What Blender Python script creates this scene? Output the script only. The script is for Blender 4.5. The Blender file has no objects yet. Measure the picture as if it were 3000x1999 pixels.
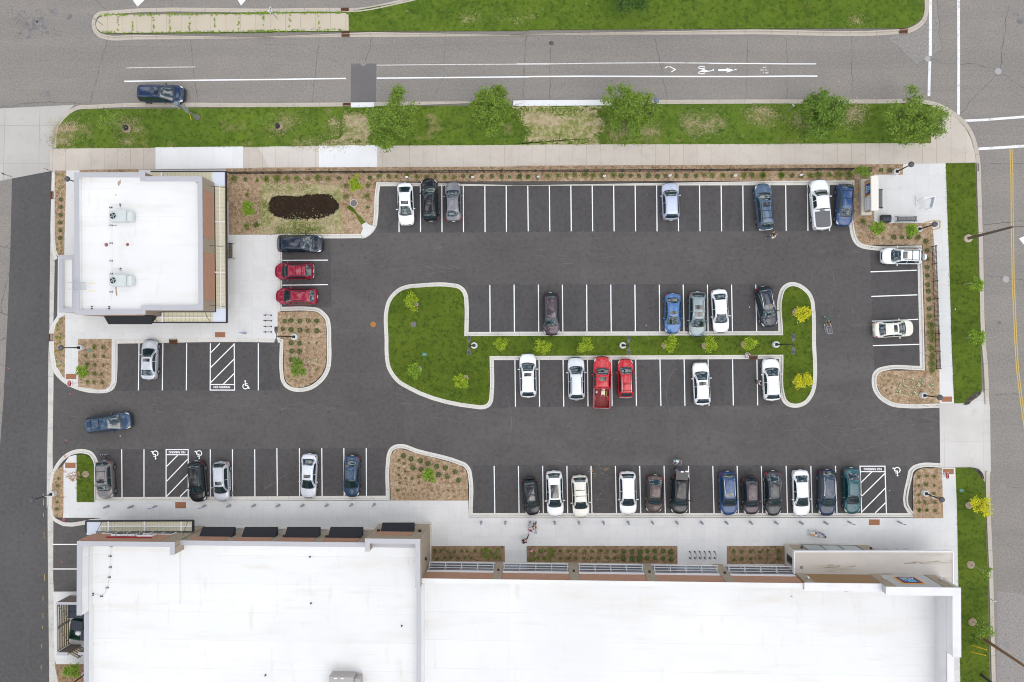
import bpy, math, random
from mathutils import Vector, Matrix
R = math.radians
SC = bpy.context.scene
COL = SC.collection
rnd = random.Random(7)

# ------------------------------------------------------------------ camera, sky, sun, exposure
HCAM = 90.3                      # flying height above the car park, metres
FPX = 2333.0                     # focal length in photo pixels (3000 wide)
CX, CY, NX, NY = 1500.0, 999.5, 1600.0, 1018.0   # photo centre, point straight below the drone
a_, b_ = (NX - CX) / FPX, (NY - CY) / FPX
cf = Vector((-a_, b_, -1)).normalized()
cr = (Vector((1, 0, 0)) - cf * cf.x).normalized()
cd = cf.cross(cr)
cam_d = bpy.data.cameras.new("drone_camera")
cam = bpy.data.objects.new("drone_camera", cam_d)
COL.objects.link(cam)
cam_d.sensor_width = 36.0
cam_d.lens = 36.0 * FPX / 3000.0
cam_d.clip_start, cam_d.clip_end = 1.0, 4000.0
mw = Matrix.Identity(4)
for i in range(3):
    mw[i][0], mw[i][1], mw[i][2] = cr[i], -cd[i], -cf[i]
mw[2][3] = HCAM
cam.matrix_world = mw
SC.camera = cam
SC.view_settings.view_transform = 'Standard'
SC.view_settings.look = 'None'
SC.view_settings.exposure = 0.0
SC.view_settings.gamma = 1.0
SC.view_settings.use_curve_mapping = False
SC.cycles.filter_width = 1.0
SC.cycles.use_denoising = True
SC.cycles.denoiser = 'OPENIMAGEDENOISE'
SC.cycles.denoising_input_passes = 'RGB_ALBEDO_NORMAL'
SC.cycles.denoising_prefilter = 'ACCURATE'

SUN_EL, SUN_AZ = R(64), R(140)   # azimuth clockwise from +Y
world = bpy.data.worlds.new("World")
SC.world = world
world.use_nodes = True
wn, wl = world.node_tree.nodes, world.node_tree.links
wn.clear()
sky = wn.new('ShaderNodeTexSky'); sky.sky_type = 'NISHITA'; sky.sun_disc = False
sky.sun_elevation = SUN_EL; sky.sun_rotation = SUN_AZ
sky.air_density = 1.0; sky.dust_density = 1.5; sky.ozone_density = 1.0
tc = wn.new('ShaderNodeTexCoord')
cn = wn.new('ShaderNodeTexNoise'); cn.inputs['Scale'].default_value = 4.6
cn.inputs['Detail'].default_value = 9; cn.inputs['Roughness'].default_value = 0.62
cn.inputs['Distortion'].default_value = 0.5
cmp_ = wn.new('ShaderNodeMapping'); cmp_.inputs['Location'].default_value = (3.7, 1.3, 0.4)
wl.new(tc.outputs['Generated'], cmp_.inputs[0]); wl.new(cmp_.outputs[0], cn.inputs['Vector'])
cmr = wn.new('ShaderNodeMapRange'); cmr.inputs['From Min'].default_value = 0.465; cmr.inputs['From Max'].default_value = 0.535
wl.new(cn.outputs['Fac'], cmr.inputs['Value'])
cn2 = wn.new('ShaderNodeTexNoise'); cn2.inputs['Scale'].default_value = 9; cn2.inputs['Detail'].default_value = 7
wl.new(tc.outputs['Generated'], cn2.inputs['Vector'])
ccol = wn.new('ShaderNodeValToRGB')
ccol.color_ramp.elements[0].position = 0.36; ccol.color_ramp.elements[0].color = (4.6, 4.9, 5.4, 1)
ccol.color_ramp.elements[1].position = 0.64; ccol.color_ramp.elements[1].color = (24.0, 23.8, 23.4, 1)
wl.new(cn2.outputs['Fac'], ccol.inputs['Fac'])
cmix = wn.new('ShaderNodeMix'); cmix.data_type = 'RGBA'
wl.new(cmr.outputs['Result'], cmix.inputs['Factor'])
wl.new(sky.outputs['Color'], cmix.inputs[6]); wl.new(ccol.outputs['Color'], cmix.inputs[7])
bg = wn.new('ShaderNodeBackground'); bg.inputs['Strength'].default_value = 0.142
wl.new(cmix.outputs[2], bg.inputs['Color'])
wo = wn.new('ShaderNodeOutputWorld'); wl.new(bg.outputs[0], wo.inputs[0])

sun_d = bpy.data.lights.new("sun", 'SUN'); sun_d.energy = 0.7; sun_d.angle = R(38); sun_d.color = (1.0, 0.96, 0.9)
sun = bpy.data.objects.new("sun", sun_d); COL.objects.link(sun)
sdir = Vector((math.sin(SUN_AZ) * math.cos(SUN_EL), math.cos(SUN_AZ) * math.cos(SUN_EL), math.sin(SUN_EL)))
sun.rotation_euler = sdir.to_track_quat('Z', 'Y').to_euler()
sun.location = sdir * 200

# ------------------------------------------------------------------ measuring helpers
KP = 800.0 / 2353.0
X0, Y0 = [0, 750, 1500, 2200], [0, 480, 980, 1479]

def at(px, py, z=0.0):
    """world point at height z that the survey photo shows at pixel (px,py)"""
    v = cr * ((px - CX) / FPX) + cd * ((py - CY) / FPX) + cf
    t = (z - HCAM) / v.z
    return Vector((v.x * t, v.y * t, z))

def Q(s):
    out, t, lt, ly = [], '00', '00', -1.0
    for tok in s.split():
        if ':' in tok:
            t, tok = tok.split(':')
        x, y = map(float, tok.split(','))
        if out and t != lt and {y, ly} == {0.0, 1529.0}: lt, ly = t, y; continue   # same spot on two tiles
        out.append((X0[int(t[1])] + x * KP, Y0[int(t[0])] + y * KP)); lt, ly = t, y
    return out

def W(s, z=0.0):
    return [at(x, y, z) for x, y in Q(s)]

def P(t, x, y, z=0.0):
    return at(X0[int(t[1])] + x * KP, Y0[int(t[0])] + y * KP, z)

M1 = KP / 25.85                  # metres per tile pixel on the ground

def area2(p):
    return sum(p[i].x * p[(i + 1) % len(p)].y - p[(i + 1) % len(p)].x * p[i].y for i in range(len(p)))

def smooth_line(p, closed=False, sub=5, sharp=55):
    n = len(p); T = []
    for i in range(n):
        if not closed and i in (0, n - 1):
            T.append(None); continue
        u, w = p[i] - p[i - 1], p[(i + 1) % n] - p[i]
        if u.length < 1e-6 or w.length < 1e-6 or u.angle(w) > R(sharp):
            T.append(None)
        else:
            T.append((u.normalized() * w.length + w.normalized() * u.length).normalized())
    out = []
    for i in range(n if closed else n - 1):
        A, B = p[i], p[(i + 1) % n]; d = B - A; L = d.length
        ta = (T[i] or d.normalized()) * L; tb = (T[(i + 1) % n] or d.normalized()) * L
        m = 1 if ta.angle(d) < R(1.5) and tb.angle(d) < R(1.5) else sub
        for k in range(m):
            s = k / m; s2, s3 = s * s, s * s * s
            out.append(A * (2 * s3 - 3 * s2 + 1) + ta * (s3 - 2 * s2 + s) + B * (-2 * s3 + 3 * s2) + tb * (s3 - s2))
    if not closed:
        out.append(p[-1])
    return out

def offset(p, d, closed=False):
    """shift a polyline d metres to its left"""
    n = len(p); out = []
    for i in range(n):
        if closed or 0 < i < n - 1:
            u, w = (p[i] - p[i - 1]).xy, (p[(i + 1) % n] - p[i]).xy
        elif i == 0:
            u = w = (p[1] - p[0]).xy
        else:
            u = w = (p[-1] - p[-2]).xy
        u = u.normalized(); w = w.normalized()
        n1, n2 = Vector((-u.y, u.x)), Vector((-w.y, w.x))
        m = (n1 + n2) / max(0.35, 1 + n1.dot(n2))
        out.append(Vector((p[i].x + m.x * d, p[i].y + m.y * d, p[i].z)))
    return out

# ------------------------------------------------------------------ mesh builder
class MB:
    def __init__(s):
        s.v, s.f, s.uv = [], [], None
    def add(s, vs, fs):
        o = len(s.v); s.v += [tuple(v) for v in vs]; s.f += [tuple(i + o for i in f) for f in fs]; return s
    def quad(s, *p):
        return s.add(p, [tuple(range(len(p)))])
    def poly(s, p, z):
        p = list(p)
        if area2(p) < 0: p.reverse()
        return s.add([(q.x, q.y, z) for q in p], [tuple(range(len(p)))])
    def prism(s, p, z0, z1, top=True, bottom=True):
        p = list(p)
        if area2(p) < 0: p.reverse()
        n = len(p)
        vs = [(q.x, q.y, z0) for q in p] + [(q.x, q.y, z1) for q in p]
        fs = [(i, (i + 1) % n, n + (i + 1) % n, n + i) for i in range(n)]
        if top: fs.append(tuple(range(n, 2 * n)))
        if bottom: fs.append(tuple(range(n - 1, -1, -1)))
        return s.add(vs, fs)
    def ring(s, po, pi, z0, z1):
        """closed band between outer and inner outline (same vertex count), z0..z1"""
        n = len(po)
        vs = [(q.x, q.y, z1) for q in po] + [(q.x, q.y, z1) for q in pi] + [(q.x, q.y, z0) for q in pi] + [(q.x, q.y, z0) for q in po]
        fs = []
        for i in range(n):
            j = (i + 1) % n
            fs += [(i, j, n + j, n + i), (n + i, n + j, 2 * n + j, 2 * n + i), (2 * n + i, 2 * n + j, 3 * n + j, 3 * n + i), (3 * n + i, 3 * n + j, j, i)]
        return s.add(vs, fs)
    def box(s, c, sz, rz=0.0, M=None):
        hx, hy, hz = sz[0] / 2, sz[1] / 2, sz[2] / 2
        m = M or Matrix.Rotation(rz, 3, 'Z'); c = Vector(c)
        vs = [c + m @ Vector((x * hx, y * hy, z * hz)) for z in (-1, 1) for x, y in ((-1, -1), (1, -1), (1, 1), (-1, 1))]
        return s.add(vs, [(3, 2, 1, 0), (4, 5, 6, 7), (0, 1, 5, 4), (1, 2, 6, 5), (2, 3, 7, 6), (3, 0, 4, 7)])
    def bbox(s, c, sz, b=0.03, rz=0.0):
        """box with bevelled upper and vertical edges"""
        m = Matrix.Rotation(rz, 3, 'Z'); c = Vector(c); hx, hy, hz = sz[0] / 2, sz[1] / 2, sz[2] / 2
        rings = []
        for k, z in ((0, -hz), (0, hz - b), (b, hz)):
            x, y = hx - k, hy - k
            rings.append([c + m @ Vector((u, w, z)) for u, w in ((-x + b, -y), (x - b, -y), (x, -y + b), (x, y - b), (x - b, y), (-x + b, y), (-x, y - b), (-x, -y + b))])
        return s.loft(rings)
    def loft(s, rings, caps=True):
        n = len(rings[0]); vs = [q for r in rings for q in r]; fs = []
        for k in range(len(rings) - 1):
            for i in range(n):
                j = (i + 1) % n
                fs.append((k * n + i, k * n + j, (k + 1) * n + j, (k + 1) * n + i))
        if caps:
            fs.append(tuple(range(n - 1, -1, -1))); fs.append(tuple((len(rings) - 1) * n + i for i in range(n)))
        return s.add(vs, fs)
    def tube(s, p0, p1, r0, r1=None, n=8):
        p0, p1 = Vector(p0), Vector(p1); r1 = r0 if r1 is None else r1
        q = (p1 - p0).to_track_quat('Z', 'Y').to_matrix()
        return s.loft([[p + q @ Vector((r * math.cos(2 * math.pi * i / n), r * math.sin(2 * math.pi * i / n), 0)) for i in range(n)] for p, r in ((p0, r0), (p1, r1))])
    def path(s, pts, r, n=6):
        for i in range(len(pts) - 1): s.tube(pts[i], pts[i + 1], r, r, n)
        return s
    def lathe(s, c, prof, n=16, caps=True):
        c = Vector(c)
        return s.loft([[c + Vector((r * math.cos(2 * math.pi * i / n), r * math.sin(2 * math.pi * i / n), z)) for i in range(n)] for r, z in prof], caps)
    def ball(s, c, r, n=10, m=6):
        c = Vector(c); r = r if isinstance(r, (tuple, list)) else (r, r, r)
        rings = []
        for k in range(m + 1):
            t = -math.pi / 2 + math.pi * (k * 0.96 + 0.02 * m) / m
            rings.append([c + Vector((r[0] * math.cos(t) * math.cos(2 * math.pi * i / n), r[1] * math.cos(t) * math.sin(2 * math.pi * i / n), r[2] * math.sin(t))) for i in range(n)])
        return s.loft(rings)
    def build(s, name, m, parent=None, org=None, smooth=False):
        me = bpy.data.meshes.new(name)
        o_ = Vector(org) if org is not None else Vector((0, 0, 0))
        me.from_pydata([(v[0] - o_.x, v[1] - o_.y, v[2] - o_.z) for v in s.v], [], s.f)
        if s.uv:
            l = me.uv_layers.new(name="uv")
            for i, lo in enumerate(me.loops): l.data[i].uv = s.uv[lo.vertex_index]
        me.materials.append(m)
        if smooth:
            for p in me.polygons: p.use_smooth = True
        ob = bpy.data.objects.new(name, me); COL.objects.link(ob)
        if parent is not None: ob.parent = parent
        elif org is not None: ob.location = o_
        return ob

def tag(o, label=None, cat=None, group=None, kind=None):
    if label: o['label'] = label
    if cat: o['category'] = cat
    if group: o['group'] = group
    if kind: o['kind'] = kind
    return o

def thing(name, label, cat, loc, rz=0.0, group=None):
    o = bpy.data.objects.new(name, None); COL.objects.link(o)
    o.empty_display_size = 0.3; o.location = loc; o.rotation_euler = (0, 0, rz)
    return tag(o, label, cat, group)

KIDS = {}
def dup(o, loc, rz=0.0, label=None, group=None, scale=None):
    c = o.copy(); COL.objects.link(c); c.location = loc; c.rotation_euler = (0, 0, rz)
    if scale is not None: c.scale = scale
    tag(c, label, None, group)
    if o.name not in KIDS: KIDS[o.name] = list(o.children)
    for ch in KIDS[o.name]:
        d = ch.copy(); COL.objects.link(d); d.parent = c
        if ch.name not in KIDS: KIDS[ch.name] = list(ch.children)
        for g in KIDS[ch.name]:
            e = g.copy(); COL.objects.link(e); e.parent = d
    return c

# ------------------------------------------------------------------ materials
def mat(name, col, rough=0.75, metal=0.0, layers=(), bump=None, coat=0.0, spec=0.5, coords='pos', joints=None, bricks=None, island=None, emit=None):
    m = bpy.data.materials.new(name); m.use_nodes = True
    nt = m.node_tree; N, L = nt.nodes, nt.links
    b = N['Principled BSDF']
    b.inputs['Base Color'].default_value = (*col, 1); b.inputs['Roughness'].default_value = rough
    b.inputs['Metallic'].default_value = metal; b.inputs['Specular IOR Level'].default_value = spec
    if coat:
        b.inputs['Coat Weight'].default_value = coat; b.inputs['Coat Roughness'].default_value = 0.04
    if coords == 'pos':
        vec = N.new('ShaderNodeNewGeometry').outputs['Position']
    elif coords == 'uv':
        vec = N.new('ShaderNodeTexCoord').outputs['UV']
    else:
        vec = N.new('ShaderNodeTexCoord').outputs['Object']
    cur = None
    def rgb(c):
        n = N.new('ShaderNodeRGB'); n.outputs[0].default_value = (*c, 1); return n.outputs[0]
    if island:
        g = N.new('ShaderNodeNewGeometry'); r = N.new('ShaderNodeValToRGB')
        el = r.color_ramp.elements
        el[0].color = (*island[0], 1); el[1].color = (*island[-1], 1)
        for i, c in enumerate(island[1:-1]):
            e = el.new((i + 1) / (len(island) - 1)); e.color = (*c, 1)
        L.new(g.outputs['Random Per Island'], r.inputs['Fac']); cur = r.outputs['Color']
    if bricks:
        sx = N.new('ShaderNodeSeparateXYZ'); L.new(vec, sx.inputs[0])
        ad = N.new('ShaderNodeMath'); ad.operation = 'ADD'; L.new(sx.outputs[0], ad.inputs[0]); L.new(sx.outputs[1], ad.inputs[1])
        cb = N.new('ShaderNodeCombineXYZ'); L.new(ad.outputs[0], cb.inputs[0]); L.new(sx.outputs[2], cb.inputs[1])
        br = N.new('ShaderNodeTexBrick'); L.new(cb.outputs[0], br.inputs['Vector'])
        br.inputs['Color1'].default_value = (*bricks[0], 1); br.inputs['Color2'].default_value = (*bricks[1], 1); br.inputs['Mortar'].default_value = (*bricks[2], 1)
        br.inputs['Scale'].default_value = 1; br.inputs['Brick Width'].default_value = bricks[3]; br.inputs['Row Height'].default_value = bricks[4]
        br.inputs['Mortar Size'].default_value = bricks[5]
        cur = br.outputs['Color']
    if joints:
        br = N.new('ShaderNodeTexBrick'); br.offset = 0.0
        mp = N.new('ShaderNodeMapping'); L.new(vec, mp.inputs[0]); mp.inputs['Location'].default_value = (joints[2], joints[3], 0); mp.inputs['Rotation'].default_value = (0, 0, R(joints[4]))
        L.new(mp.outputs[0], br.inputs['Vector'])
        br.inputs['Scale'].default_value = 1; br.inputs['Brick Width'].default_value = joints[0]; br.inputs['Row Height'].default_value = joints[1]
        br.inputs['Mortar Size'].default_value = joints[5]; br.inputs['Mortar Smooth'].default_value = 0.2; br.inputs['Bias'].default_value = 0
        k = joints[6]
        br.inputs['Color1'].default_value = (*[c * 0.965 for c in col], 1); br.inputs['Color2'].default_value = (*[min(1, c * 1.03) for c in col], 1)
        br.inputs['Mortar'].default_value = (*[c * k for c in col], 1)
        cur = br.outputs['Color']
    for ly in layers:
        sc, det, lo, hi, c, fac = ly[:6]
        n = N.new('ShaderNodeTexNoise'); n.inputs['Scale'].default_value = sc; n.inputs['Detail'].default_value = det
        n.inputs['Roughness'].default_value = 0.6
        if len(ly) > 6:
            mp = N.new('ShaderNodeMapping'); mp.inputs['Scale'].default_value = ly[6]; L.new(vec, mp.inputs[0]); L.new(mp.outputs[0], n.inputs['Vector'])
            if len(ly) > 7: mp.inputs['Rotation'].default_value = (0, 0, R(ly[7]))
        else:
            L.new(vec, n.inputs['Vector'])
        r = N.new('ShaderNodeMapRange'); r.inputs['From Min'].default_value = lo; r.inputs['From Max'].default_value = hi
        r.inputs['To Max'].default_value = fac; L.new(n.outputs['Fac'], r.inputs['Value'])
        x = N.new('ShaderNodeMix'); x.data_type = 'RGBA'
        L.new(r.outputs['Result'], x.inputs['Factor'])
        L.new(cur if cur is not None else rgb(col), x.inputs[6]); x.inputs[7].default_value = (*c, 1)
        cur = x.outputs[2]
    if cur is not None: L.new(cur, b.inputs['Base Color'])
    if bump:
        n = N.new('ShaderNodeTexNoise'); n.inputs['Scale'].default_value = bump[0]; n.inputs['Detail'].default_value = 6
        L.new(vec, n.inputs['Vector'])
        bp = N.new('ShaderNodeBump'); bp.inputs['Strength'].default_value = bump[1]; bp.inputs['Distance'].default_value = bump[2]
        L.new(n.outputs['Fac'], bp.inputs['Height']); L.new(bp.outputs[0], b.inputs['Normal'])
    return m

MT = {}
def std(name, col, rough=0.6, metal=0.0, **k):
    if name not in MT: MT[name] = mat(name, col, rough, metal, coords='obj', **k)
    return MT[name]

A_OLD = mat('street_asphalt', (0.2218, 0.2025, 0.1839), .92, layers=[(.09, 4, .4, .62, (0.1904, 0.1768, 0.1648), .9), (.35, 5, .45, .7, (0.2497, 0.2224, 0.1942), .6), (.2, 5, .46, .64, (0.1693, 0.1594, 0.1506), .75, (.12, 1.8, 1)),
        (3.6, 4, .42, .64, (0.2709, 0.2473, 0.2180), .4), (3.0, 4, .5, .68, (0.1609, 0.1494, 0.1387), .4), (7, 3, .45, .66, (0.3217, 0.2905, 0.2457), .5), (6, 3, .5, .7, (0.1270, 0.1179, 0.1093), .45), (.7, 3, .70, .76, (0.1270, 0.1187, 0.1110), .5)], bump=(9, .4, .02))
A_NEW = mat('car_park_asphalt', (0.0750, 0.0699, 0.0663), .9, layers=[(.07, 5, .4, .62, (0.0939, 0.0877, 0.0821), .9), (.22, 5, .46, .68, (0.0614, 0.0572, 0.0556), .75), (.14, 6, .5, .68, (0.1129, 0.1045, 0.0958), .75, (.3, 1.5, 1), 12), (.3, 7, .55, .72, (0.1039, 0.0957, 0.0872), .6, (1, .22, 1), -35),
        (2.4, 4, .42, .64, (0.0949, 0.0877, 0.0830), .55), (2.0, 4, .5, .68, (0.0578, 0.0531, 0.0522), .6), (1.3, 3, .66, .72, (0.0379, 0.0345, 0.0350), .65), (.5, 7, .63, .77, (0.1490, 0.1364, 0.1197), .6, (.5, 1.6, 1), 8), (6, 3, .5, .75, (0.1174, 0.1090, 0.1009), .5)], bump=(9, .3, .015))
A_BAY = mat('bay_asphalt', (0.0643, 0.0599, 0.0590), .9, layers=[(.12, 5, .4, .65, (0.0771, 0.0720, 0.0700), .9), (.5, 5, .48, .68, (0.0477, 0.0437, 0.0439), .75, (1.4, .6, 1)), (2.4, 4, .42, .64, (0.0771, 0.0711, 0.0691), .6), (2.0, 4, .5, .68, (0.0431, 0.0396, 0.0408), .65), (1.4, 3, .66, .72, (0.0257, 0.0234, 0.0257), .65), (.5, 7, .66, .8, (0.1102, 0.1008, 0.0931), .5), (6, 3, .5, .75, (0.0918, 0.0846, 0.0816), .5)], bump=(9, .3, .015))
A_LANE = mat('lane_asphalt', (0.0699, 0.0662, 0.0647), .9, layers=[(.1, 4, .4, .65, (0.0908, 0.0856, 0.0834), .8), (.25, 4, .5, .7, (0.0654, 0.0618, 0.0618), .6, (2.2, .3, 1)), (2.4, 4, .42, .64, (0.0967, 0.0908, 0.0893), .6), (2.0, 4, .5, .68, (0.0595, 0.0558, 0.0566), .6), (1.2, 3, .68, .74, (0.0410, 0.0387, 0.0387), .5)], bump=(9, .3, .015))
A_PATCH = mat('asphalt_patch', (.135, .126, .126), .9, layers=[(.4, 4, .4, .7, (.155, .145, .143), .8), (1.4, 5, .6, .72, (.2, .185, .17), .6, (.35, 2, 1)), (6, 3, .5, .7, (.1, .094, .094), .5)], bump=(9, .3, .01))
C_NEW = mat('new_concrete', (.625, .618, .605), .85, layers=[(.22, 5, .45, .7, (.56, .55, .535), .55), (1.1, 5, .55, .75, (.48, .465, .44), .4), (9, 3, .5, .75, (.5, .49, .475), .3)], joints=(1.52, 1.52, .3, .2, 0.5, .012, .83), bump=(20, .1, .005))
C_WHITE = mat('fresh_concrete', (.70, .70, .70), .85, layers=[(.5, 4, .45, .75, (.62, .62, .61), .5)], joints=(2.1, 30, .4, 0, 0, .012, .8))
C_TAN = mat('weathered_sidewalk', (.50, .445, .38), .9, layers=[(.16, 4, .4, .65, (.55, .50, .44), .8), (.9, 5, .5, .75, (.38, .34, .295), .5), (8, 3, .5, .75, (.36, .32, .28), .4)], joints=(1.55, 30, .2, 0, 0.3, .025, .62), bump=(15, .15, .006))
C_KERB = mat('kerb_concrete', (.60, .58, .535), .88, coords='uv', layers=[(.6, 4, .45, .72, (.52, .49, .44), .6), (2.5, 4, .62, .78, (.36, .28, .2), .35), (10, 3, .5, .75, (.48, .455, .41), .35)], joints=(2.4, 30, 0, 0, 0, .02, .55))
C_KERBT = mat('street_kerb_concrete', (.47, .42, .355), .9, coords='uv', layers=[(.5, 4, .45, .72, (.40, .355, .3), .6), (1.5, 5, .58, .75, (.30, .255, .21), .5, (.3, 3, 1)), (10, 3, .5, .75, (.36, .32, .27), .4)], joints=(2.9, 30, 0, 0, 0, .025, .5))
C_APRON = mat('driveway_concrete', (.45, .43, .40), .9, layers=[(.18, 5, .42, .66, (.39, .37, .345), .8), (.7, 5, .55, .74, (.33, .31, .295), .5), (8, 3, .5, .75, (.38, .36, .33), .4)], joints=(4.2, 4.4, .7, 1.6, 1, .03, .6))
C_DRIVE = mat('entrance_concrete', (.55, .53, .50), .9, layers=[(.2, 5, .42, .66, (.48, .455, .42), .8), (.6, 6, .55, .74, (.40, .37, .33), .5), (8, 3, .5, .75, (.46, .44, .41), .4)], joints=(4.2, 4.6, 1.9, .4, 1, .02, .7))
C_MED = mat('median_concrete', (.50, .435, .34), .9, layers=[(.2, 4, .42, .66, (.45, .39, .30), .7), (8, 3, .5, .75, (.41, .355, .28), .4)], joints=(1.75, 30, .2, 0, 0, .03, .6))
GRASS = mat('lawn_grass', (0.0882, 0.1435, 0.0146), .95, layers=[(.12, 4, .4, .62, (0.1014, 0.1560, 0.0146), .9), (.45, 5, .46, .66, (0.0573, 0.1040, 0.0114), .8), (.25, 5, .5, .66, (0.1102, 0.1612, 0.0208), .6, (.2, 1.5, 1)), (1.6, 4, .48, .66, (0.1378, 0.1820, 0.0260), .6), (2.4, 4, .5, .66, (0.0331, 0.0686, 0.0083), .7), (7, 4, .52, .75, (0.0287, 0.0624, 0.0073), .7), (1.1, 6, .68, .75, (0.3307, 0.2600, 0.1352), .65)], bump=(8, .9, .06), spec=.15)
GRASS_D = mat('turf_grass', (0.0756, 0.1145, 0.0108), .95, layers=[(.15, 4, .4, .62, (0.1007, 0.1382, 0.0130), .9), (.5, 5, .46, .66, (0.0550, 0.0907, 0.0097), .8), (.22, 4, .48, .62, (0.1088, 0.1512, 0.0151), .6, (.15, 1.6, 1)), (1.8, 4, .48, .66, (0.1088, 0.1566, 0.0216), .6), (2.6, 4, .5, .66, (0.0275, 0.0562, 0.0076), .7), (8, 4, .52, .75, (0.0229, 0.0497, 0.0065), .7), (.9, 6, .70, .78, (0.1946, 0.1728, 0.0540), .5)], bump=(8, .9, .06), spec=.15)
GRASS_B = mat('boulevard_grass', (0.0895, 0.1493, 0.0165), .95, layers=[(.13, 4, .4, .62, (0.1256, 0.1854, 0.0185), .9), (.5, 5, .46, .68, (0.0655, 0.1154, 0.0134), .8), (.33, 6, .57, .70, (0.2948, 0.2266, 0.1133), .8), (1.6, 4, .48, .66, (0.1310, 0.1751, 0.0309), .6), (2.4, 4, .5, .66, (0.0306, 0.0639, 0.0082), .7), (7, 4, .52, .75, (0.0262, 0.0566, 0.0072), .7)], bump=(8, .9, .06), spec=.15)
GRASS_DRY = mat('dry_grass', (.37, .295, .18), .95, layers=[(.4, 6, .44, .56, (.15, .185, .03), .9, (.45, 1.6, 1)), (1.4, 5, .5, .64, (.13, .17, .03), .75), (2.6, 4, .46, .62, (.47, .39, .25), .6), (3, 4, .52, .66, (.17, .14, .07), .55), (9, 3, .5, .72, (.42, .35, .21), .5)], bump=(8, .9, .05), spec=.15)
STRAW = mat('straw_seeded_soil', (.38, .31, .18), .95, layers=[(.5, 5, .44, .58, (.22, .23, .07), .85), (1.3, 5, .52, .64, (.11, .165, .022), .85), (2.6, 4, .46, .62, (.50, .43, .28), .65), (3, 4, .52, .66, (.17, .14, .06), .6), (9, 3, .5, .7, (.19, .15, .07), .5)], bump=(8, .9, .05), spec=.15)
MULCH = mat('wood_chip_mulch', (.33, .225, .135), .95, layers=[(.3, 4, .42, .65, (.38, .27, .17), .8), (1.4, 5, .5, .70, (.22, .14, .08), .7), (2.6, 4, .48, .64, (.50, .385, .27), .7), (3.2, 4, .52, .66, (.13, .08, .045), .75), (6, 4, .5, .68, (.50, .38, .26), .6), (10, 4, .54, .7, (.11, .065, .035), .7)], bump=(9, 1.0, .06), spec=.15)
MULCH_D = mat('dark_bark_mulch', (.235, .15, .085), .95, layers=[(.4, 4, .42, .65, (.30, .20, .12), .8), (1.8, 5, .5, .70, (.165, .10, .055), .7), (2.6, 4, .48, .64, (.36, .26, .165), .65), (3.2, 4, .52, .66, (.09, .052, .028), .75), (8, 4, .5, .68, (.38, .28, .18), .6)], bump=(9, 1.0, .06), spec=.15)
MUD = mat('wet_mud', (.022, .013, .0075), .85, layers=[(.6, 5, .45, .7, (.034, .021, .011), .8), (4, 4, .52, .68, (.055, .036, .02), .6), (1.3, 6, .7, .76, (.10, .10, .03), .5)], bump=(8, .6, .04), spec=.15)
PAINT = mat('road_paint', (.80, .80, .80), .8, layers=[(3, 5, .6, .74, (.5, .49, .48), .6), (14, 4, .64, .72, (.25, .24, .24), .55)])
PAINT_X = mat('crossing_paint', (.72, .72, .715), .85, layers=[(1.6, 6, .54, .68, (.42, .40, .385), .75), (7, 4, .56, .68, (.3, .29, .28), .6)])
PAINT_OLD = mat('worn_road_paint', (.66, .65, .63), .85, layers=[(2.2, 6, .5, .66, (.36, .34, .33), .8), (9, 4, .56, .68, (.28, .26, .25), .8)])
PAINT_Y = mat('yellow_road_paint', (.55, .38, .07), .85, layers=[(2.2, 6, .5, .7, (.38, .30, .15), .8)])
CRACK = mat('crack_tar', (.10, .096, .095), .85, layers=[(.9, 4, .42, .6, (.185, .172, .165), .9)])
# ------------------------------------------------------------------ ground, roads, kerbs, lawns
def sheet(name, pts, z, m, thick=0.12, smooth=False, sub=5):
    p = [Vector((q.x, q.y, z)) for q in pts]
    if smooth: p = smooth_line(p, True, sub)
    o = MB().prism(p, z - thick, z).build(name, m)
    return tag(o, kind='structure')

def strip(mb, pts, w, z):
    l, r_ = offset(pts, w / 2), offset(pts, -w / 2)
    for i in range(len(pts) - 1):
        mb.quad((r_[i].x, r_[i].y, z), (r_[i + 1].x, r_[i + 1].y, z), (l[i + 1].x, l[i + 1].y, z), (l[i].x, l[i].y, z))

def kerb(pts, m, g=0.30, k=0.17, closed=False, name='kerb', h=0.15):
    """gutter and raised kerb along a line, interior on the right; returns the kerb's back edge"""
    p = smooth_line(pts, closed)
    prof = [(0.0, -0.05), (0.0, 0.014), (g, 0.006), (g + 0.02, h - 0.012), (g + 0.04, h), (g + k, h), (g + k + 0.002, 0.0)]
    mb = MB(); mb.uv = []
    rows = [offset(p, -d, closed) for d, _ in prof]
    n = len(p); L = [0.0]
    for i in range(1, n): L.append(L[-1] + (p[i] - p[i - 1]).length)
    for (d, z), row in zip(prof, rows):
        for i, q in enumerate(row):
            mb.v.append((q.x, q.y, z)); mb.uv.append((L[i], d + z))
    mc = n if closed else n - 1
    for a in range(len(prof) - 1):
        for i in range(mc):
            j = (i + 1) % n
            mb.f.append((a * n + i, a * n + j, (a + 1) * n + j, (a + 1) * n + i))
    tag(mb.build(name, m), kind='structure')
    return rows[-2]

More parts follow.
